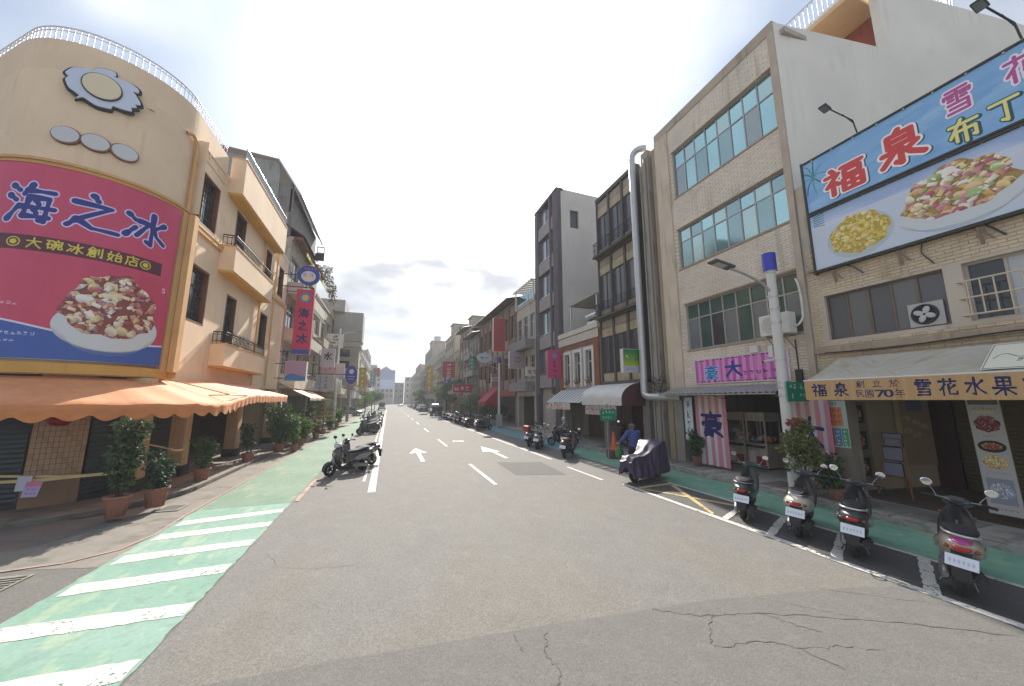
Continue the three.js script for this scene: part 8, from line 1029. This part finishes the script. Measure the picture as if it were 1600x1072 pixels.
// ================================================================ VEHICLES FAR DOWN THE STREET
function car(x, z, turn, label, color, o = {}) {
  const t = thing(o.name || 'parked_car', label, o.cat || 'car', [x, 0.005, z], turn, o.group), H = o.h || 1.45, L = o.l || 4.2, W = 0.84, b = paint(color), n = 4;
  lpart(t, 'body', loft([ringX(-L / 2, 0.62, 0.22, W * 0.86, 4), ringX(-L / 2 + 0.15, 0.62, 0.3, W * 0.97, 4), ringX(-0.6, 0.62, 0.33, W, 5), ringX(L / 2 - 0.9, 0.6, 0.31, W, 5), ringX(L / 2 - 0.15, 0.55, 0.24, W * 0.93, 4), ringX(L / 2, 0.52, 0.15, W * 0.8, 4)]), b);
  const y1 = 0.9, cb = lpart(t, 'cabin', loft([ringX(o.van ? -L / 2 + 0.08 : -L / 2 + 0.35, y1, 0.08, W * 0.8, 4), ringX(o.van ? -L / 2 + 0.14 : -L / 2 + 0.8, (y1 + H) / 2, (H - y1) / 2, W * 0.84, 4), ringX(0.1, (y1 + H) / 2 + 0.02, (H - y1) / 2 + 0.02, W * 0.85, 4), ringX(0.55, (y1 + H) / 2, (H - y1) / 2, W * 0.83, 4), ringX(1.2, y1, 0.06, W * 0.8, 4)]), mt.glassDark); lpart(cb, 'roof', rbox(o.van ? L * 0.55 : L * 0.36, 0.05, W * 1.5, 0.02).translate(o.van ? -0.5 : -0.2, H + 0.03, 0), b);
  for (const [X, Z] of [[L / 2 - 0.8, W - 0.06], [L / 2 - 0.8, -W + 0.06], [-L / 2 + 0.75, W - 0.06], [-L / 2 + 0.75, -W + 0.06]]) { const w = lpart(t, 'wheel', cyl([X, 0.3, Z - 0.1], [X, 0.3, Z + 0.1], 0.3, 0.3, 18), mt.rubber); lpart(w, 'rim', cyl([X, 0.3, Z - 0.105], [X, 0.3, Z + 0.105], 0.18, 0.18, 14), mt.alu); }
  for (const s of [-1, 1]) { lpart(t, 'tail_light', rbox(0.06, 0.14, 0.22, 0.02).translate(-L / 2 + 0.02, 0.72, s * 0.6), SM.red); lpart(t, 'headlight', rbox(0.08, 0.13, 0.26, 0.02).translate(L / 2 - 0.06, 0.62, s * 0.55), SM.lamp); } lpart(t, 'bumper', rbox(0.12, 0.16, W * 1.8, 0.03).translate(-L / 2 - 0.01, 0.4, 0), SM.plastic); lpart(t, 'number_plate', rbox(0.02, 0.13, 0.32, 0.005).translate(-L / 2 - 0.075, 0.52, 0), SM.plate); return t;
}
{ // small blue truck
  const t = thing('small_truck', 'small dark blue pickup truck parked on the right far down the street', 'truck', [7.5, 0.005, -61], Math.PI / 2), b = paint([0.03, 0.045, 0.12]); lpart(t, 'cab', loft([ringX(0.45, 1.1, 0.65, 0.75, 5), ringX(0.6, 1.15, 0.72, 0.78, 5), ringX(1.3, 1.12, 0.7, 0.78, 5), ringX(1.65, 0.9, 0.45, 0.76, 4), ringX(1.75, 0.75, 0.3, 0.72, 4)]), b); lpart(t, 'rear_window', rbox(0.02, 0.42, 1.1, 0.01).translate(0.44, 1.42, 0), mt.glassDark); const bed = lpart(t, 'cargo_bed', mg([rbox(2.3, 0.08, 1.6, 0.02).translate(-0.75, 0.75, 0), rbox(2.3, 0.45, 0.05, 0.02).translate(-0.75, 1.0, 0.8), rbox(2.3, 0.45, 0.05, 0.02).translate(-0.75, 1.0, -0.8), rbox(0.05, 0.45, 1.6, 0.02).translate(-1.9, 1.0, 0)]), b); lpart(t, 'chassis', rbox(3.3, 0.2, 0.9, 0.03).translate(-0.1, 0.5, 0), mt.dark); lpart(t, 'canvas_cover', rbox(2.2, 0.5, 1.5, 0.08, 3).translate(-0.75, 1.3, 0), M([0.03, 0.045, 0.1], { roughness: 0.8 }));
  for (const [X, Z] of [[1.1, 0.7], [1.1, -0.7], [-1.15, 0.7], [-1.15, -0.7]]) { const w = lpart(t, 'wheel', cyl([X, 0.29, Z - 0.1], [X, 0.29, Z + 0.1], 0.29, 0.29, 18), mt.rubber); lpart(w, 'rim', cyl([X, 0.29, Z - 0.105], [X, 0.29, Z + 0.105], 0.16, 0.16, 12), mt.alu); } for (const s of [-1, 1]) lpart(t, 'tail_light', rbox(0.05, 0.12, 0.25, 0.02).translate(-1.94, 0.66, s * 0.6), SM.red); lpart(t, 'number_plate', rbox(0.02, 0.13, 0.3, 0.005).translate(-1.95, 0.6, 0), SM.plate);
}
car(7.5, -84, Math.PI / 2, 'black car parked on the right beyond the blue truck', [0.02, 0.02, 0.025]); car(7.6, -92, Math.PI / 2, 'silver car parked beyond the black one on the right', [0.4, 0.4, 0.41]); car(7.6, -104, Math.PI / 2, 'dark grey van parked far down on the right', [0.06, 0.065, 0.07], { van: 1, h: 1.9 }); car(4.9, -150, -Math.PI / 2, 'white car coming along the street in the far distance', [0.6, 0.6, 0.6]); car(-1.3, -96, Math.PI / 2, 'white van parked on the left at the far end of the scooters', [0.65, 0.65, 0.64], { van: 1, h: 1.9 }); car(-5.8, -62, 0.4, 'blue grey car nosing out of a forecourt on the left', [0.16, 0.2, 0.24], {});
// ================================================================ PEOPLE
function sdfGeo(fn, c, half, res) { // marching cubes of a distance field inside a cube
  const mc = new MarchingCubes(res, new THREE.MeshStandardMaterial(), false, false, 60000); mc.isolation = 0; const n = mc.size, hs = n / 2;
  for (let k = 0; k < n; k++) for (let j = 0; j < n; j++) for (let i = 0; i < n; i++) mc.field[n * n * k + n * j + i] = -fn(c[0] + (i - hs) / hs * half, c[1] + (j - hs) / hs * half, c[2] + (k - hs) / hs * half);
  mc.update(); const m = mc.count, g = new THREE.BufferGeometry(), p = new Float32Array(m * 3); for (let i = 0; i < m; i++) { p[3 * i] = c[0] + mc.positionArray[3 * i] * half; p[3 * i + 1] = c[1] + mc.positionArray[3 * i + 1] * half; p[3 * i + 2] = c[2] + mc.positionArray[3 * i + 2] * half; }
  const nn = new Float32Array(m * 3), e = 0.004; for (let i = 0; i < m; i++) { const x = p[3 * i], y = p[3 * i + 1], z = p[3 * i + 2], a = fn(x + e, y, z) - fn(x - e, y, z), b = fn(x, y + e, z) - fn(x, y - e, z), d = fn(x, y, z + e) - fn(x, y, z - e), l = Math.hypot(a, b, d) || 1; nn[3 * i] = a / l; nn[3 * i + 1] = b / l; nn[3 * i + 2] = d / l; }
  g.setAttribute('position', new THREE.BufferAttribute(p, 3)); g.setAttribute('normal', new THREE.BufferAttribute(nn, 3)); g.setAttribute('uv', new THREE.BufferAttribute(new Float32Array(m * 2), 2)); return g;
}
const capD = (x, y, z, a, b, ra, rb) => { const dx = b[0] - a[0], dy = b[1] - a[1], dz = b[2] - a[2], px = x - a[0], py = y - a[1], pz = z - a[2], h = clamp((px * dx + py * dy + pz * dz) / (dx * dx + dy * dy + dz * dz)); return Math.hypot(px - dx * h, py - dy * h, pz - dz * h) - (ra + (rb - ra) * h); };
const smin = (a, b, k) => { const h = Math.max(k - Math.abs(a - b), 0) / k; return Math.min(a, b) - h * h * k / 4; };
const field = (caps, k) => (x, y, z) => { let d = 9; for (const c of caps) d = smin(d, capD(x, y, z, c[0], c[1], c[2], c[3]), k); return d; };
function hand(w, e, side) { // palm, four fingers and a thumb continuing the forearm e -> w, lightly curled
  const d = V(w[0] - e[0], w[1] - e[1], w[2] - e[2]).normalize(), s = V(0, 0, 1).sub(d.clone().multiplyScalar(d.z)).normalize(), n = d.clone().cross(s), at = (a, b, c) => [w[0] + d.x * a + s.x * b + n.x * c, w[1] + d.y * a + s.y * b + n.y * c, w[2] + d.z * a + s.z * b + n.z * c];
  const L = [[at(0, 0, 0), at(0.05, 0.018, 0), 0.026, 0.022], [at(0, 0, 0), at(0.05, -0.018, 0), 0.026, 0.022]]; [[-0.03, 0.062], [-0.011, 0.075], [0.009, 0.07], [0.028, 0.055]].forEach(([b, l]) => { const m = at(0.08 + l * 0.5, b, -0.012), t = at(0.08 + l * 0.85, b, -0.04); L.push([at(0.08, b, 0), m, 0.0095, 0.009], [m, t, 0.009, 0.008]); }); const tb = at(0.055, -0.045 * side, -0.018); L.push([at(0.02, -0.02 * side, 0), tb, 0.012, 0.01], [tb, at(0.09, -0.048 * side, -0.03), 0.01, 0.008]); return L;
}
function person(pos, turn, label, J, o) {
  const t = thing('person', label, 'person', pos, turn), up = (p, y) => [p[0], p[1] + y, p[2]];
  const head = J.head, torso = [[J.hipC, J.chest, 0.125, 0.14], [J.chest, J.neck, 0.12, 0.06], [J.shL, J.shR, 0.065, 0.065], [J.hipL, J.hipR, 0.1, 0.1]];
  const arms = [[J.shL, J.elL, 0.052, 0.04], [J.elL, J.wrL, 0.039, 0.027], [J.shR, J.elR, 0.052, 0.04], [J.elR, J.wrR, 0.039, 0.027]], legs = [[J.hipL, J.knL, 0.088, 0.058], [J.knL, J.anL, 0.055, 0.037], [J.hipR, J.knR, 0.088, 0.058], [J.knR, J.anR, 0.055, 0.037]];
  const f = J.face || [1, 0, 0], hd = [[up(head, 0.02), up(head, 0.045), 0.085, 0.088], [[head[0] + f[0] * 0.02, head[1] - 0.06, head[2] + f[2] * 0.02], [head[0] + f[0] * 0.035, head[1] - 0.075, head[2] + f[2] * 0.035], 0.06, 0.045], [[head[0] + f[0] * 0.085, head[1] + 0.01, head[2] + f[2] * 0.085], [head[0] + f[0] * 0.1, head[1] - 0.02, head[2] + f[2] * 0.1], 0.012, 0.017], [[head[0] - f[2] * 0.085, head[1] + 0.02, head[2] + f[0] * 0.085], [head[0] - f[2] * 0.088, head[1] - 0.025, head[2] + f[0] * 0.088], 0.018, 0.013], [[head[0] + f[2] * 0.085, head[1] + 0.02, head[2] - f[0] * 0.085], [head[0] + f[2] * 0.088, head[1] - 0.025, head[2] - f[0] * 0.088], 0.018, 0.013], [J.neck, up(head, -0.06), 0.052, 0.05]];
  const foot = (a) => [[a, [a[0] + 0.15, a[1] - 0.045, a[2]], 0.04, 0.032]], all = [...torso, ...arms, ...legs, ...hd, ...foot(J.anL), ...foot(J.anR)], mid = [(head[0] + J.anL[0] + J.anR[0]) / 3, 0.88, 0], half = 0.98;
  const body = lpart(t, 'body', mg([sdfGeo(field(all, 0.05), mid, half, 84), sdfGeo(field(hand(J.wrL, J.elL, 1), 0.012), J.wrL, 0.19, 64), sdfGeo(field(hand(J.wrR, J.elR, -1), 0.012), J.wrR, 0.19, 64)]), M([0.38, 0.23, 0.16], { roughness: 0.6 }));
  const mixp = (a, b, k) => [0, 1, 2].map((i) => a[i] + (b[i] - a[i]) * k), fat = (L, q) => L.map(([a, b, r, s]) => [a, b, r + q, s + q]); const sl = o.sleeve ?? 0.75;
  const shirt = [...fat([torso[0], [J.chest, mixp(J.chest, J.neck, 0.75), 0.12, 0.075], torso[2], torso[3]], 0.022), ...fat([[J.shL, mixp(J.shL, J.elL, sl), 0.055, 0.05], [J.shR, mixp(J.shR, J.elR, sl), 0.055, 0.05]], 0.02)]; if (sl >= 1) shirt.push(...fat([[J.elL, mixp(J.elL, J.wrL, 0.85), 0.045, 0.032], [J.elR, mixp(J.elR, J.wrR, 0.85), 0.045, 0.032]], 0.016)); const sf = field(shirt, 0.06), cutY = J.hipC[1] - 0.04;
  lpart(body, 'shirt', sdfGeo((x, y, z) => Math.max(sf(x, y, z) + 0.006 * Math.sin(x * 40 + y * 23) * Math.sin(z * 37 + y * 11), cutY - y), up(J.chest, -0.12), 0.66, 72), o.shirt);
  const tr = field(fat([[J.hipC, up(J.hipC, 0.06), 0.12, 0.11], torso[3], legs[0], [J.knL, mixp(J.knL, J.anL, 0.9), 0.06, 0.055], legs[2], [J.knR, mixp(J.knR, J.anR, 0.9), 0.06, 0.055]], 0.02), 0.05); lpart(body, 'trousers', sdfGeo((x, y, z) => Math.max(tr(x, y, z), y - J.hipC[1] - 0.05), [mid[0] * 0.5, 0.5, 0], 0.62, 72), o.trousers);
  lpart(body, 'shoes', mg([J.anL, J.anR].map((a) => sdfGeo(field([[[a[0] - 0.04, a[1] - 0.03, a[2]], [a[0] + 0.17, a[1] - 0.05, a[2]], 0.052, 0.042], [up(a, 0.0), up(a, -0.03), 0.05, 0.05]], 0.03), [a[0] + 0.06, a[1], a[2]], 0.24, 40))), o.shoes || mt.dark);
  const hf = field([[up(head, 0.045), [head[0] - f[0] * 0.02, head[1] + 0.05, head[2] - f[2] * 0.02], 0.1, 0.1], [[head[0] - f[0] * 0.03, head[1] - 0.02, head[2] - f[2] * 0.03], up(head, 0.03), 0.078, 0.09]], 0.04); lpart(body, 'hair', sdfGeo((x, y, z) => Math.max(hf(x, y, z), (x - head[0]) * f[0] + (z - head[2]) * f[2] - 0.045 - Math.max(0, y - head[1] - 0.06) * 1.5), head, 0.2, 44), o.hair || M([0.02, 0.018, 0.016], { roughness: 0.6 }));
  const eye = []; for (const s of [-1, 1]) { const g = new THREE.SphereGeometry(0.011, 8, 6); g.translate(head[0] + f[0] * 0.083 - f[2] * 0.032 * s, head[1] + 0.02, head[2] + f[2] * 0.083 + f[0] * 0.032 * s); eye.push(g); } lpart(body, 'eyes', mg(eye), mt.dark); const mo = rbox(0.01, 0.008, 0.04, 0.003, 1); mo.rotateY(Math.atan2(-f[2], f[0])); mo.translate(head[0] + f[0] * 0.083, head[1] - 0.055, head[2] + f[2] * 0.083); lpart(body, 'mouth', mo, M([0.25, 0.08, 0.07], { roughness: 0.6 })); return t;
}
{ // man in blue shirt walking away, arm held out to the left with a green bag
  const J = { head: [0.1, 1.5, 0.0], neck: [0.03, 1.37, 0], chest: [0.0, 1.18, 0], hipC: [-0.05, 0.88, 0], shL: [0.01, 1.32, -0.18], shR: [0.01, 1.32, 0.18], elL: [0.08, 1.1, -0.33], wrL: [0.2, 0.95, -0.45], elR: [0.06, 1.05, 0.24], wrR: [0.22, 0.88, 0.22], hipL: [-0.05, 0.84, -0.09], hipR: [-0.05, 0.84, 0.09], knL: [0.1, 0.46, -0.1], anL: [0.0, 0.09, -0.1], knR: [-0.02, 0.45, 0.1], anR: [-0.25, 0.12, 0.1] };
  person([8.45, 0.008, -11.3], 1.25, 'man in a blue shirt and dark trousers walking behind the covered scooter', J, { shirt: M([0.06, 0.09, 0.28], { roughness: 0.85, tex: 'cloth', size: 0.4 }), trousers: M([0.02, 0.022, 0.04], { roughness: 0.85 }), sleeve: 1, hair: M([0.08, 0.08, 0.08], { roughness: 0.7 }) });
  const b = thing('shopping_bag', 'green bag held out by the man in the blue shirt', 'bag', [8.02, 0.3, -11.6]); part(b, 'bag_body', loft([ringY(0.42, 8.07, 0.09, 0.11, 2.6, 16, -11.63), ringY(0.55, 8.07, 0.15, 0.14, 2.6, 16, -11.63), ringY(0.75, 8.07, 0.13, 0.1, 2.4, 16, -11.63), ringY(0.86, 8.08, 0.05, 0.03, 2.2, 16, -11.63)]), M([0.04, 0.18, 0.06], { roughness: 0.6 })); part(b, 'handle', tube([[8.04, 0.85, -11.63], [8.08, 0.93, -11.63], [8.12, 0.85, -11.63]], 0.012, 6), M([0.04, 0.18, 0.06], { roughness: 0.6 }));
}
{ // person sitting on the further scooter
  const J = { head: [0.05, 1.4, 0], neck: [0, 1.27, 0], chest: [-0.02, 1.1, 0], hipC: [-0.05, 0.82, 0], shL: [-0.01, 1.22, -0.18], shR: [-0.01, 1.22, 0.18], elL: [0.14, 1.0, -0.24], wrL: [0.34, 0.98, -0.2], elR: [0.14, 1.0, 0.24], wrR: [0.34, 0.98, 0.2], hipL: [-0.05, 0.8, -0.09], hipR: [-0.05, 0.8, 0.09], knL: [0.35, 0.7, -0.13], anL: [0.3, 0.33, -0.13], knR: [0.35, 0.7, 0.13], anR: [0.3, 0.33, 0.13] };
  scooter(9.3, -18.6, 2.6, 'dark scooter ridden by the person in the grey shirt', { y: 0.012, body: paint([0.03, 0.03, 0.035]), lean: 0 });
  person([9.43, 0.012, -18.68], 2.6, 'person in a grey shirt and pale cap sitting on a scooter by the far pavement', J, { shirt: M([0.26, 0.27, 0.28], { roughness: 0.85 }), trousers: M([0.03, 0.03, 0.035], { roughness: 0.85 }), sleeve: 0.7, hair: M([0.55, 0.53, 0.5], { roughness: 0.7 }) });
}
// ---------------------------------------------------------------- finish
scene.fog = new THREE.FogExp2(new THREE.Color(0.86, 0.89, 0.93), 0.0014);
scene.traverse((o) => { if (o.isMesh) { o.castShadow = true; o.receiveShadow = true; } });
renderer.render(scene, camera);
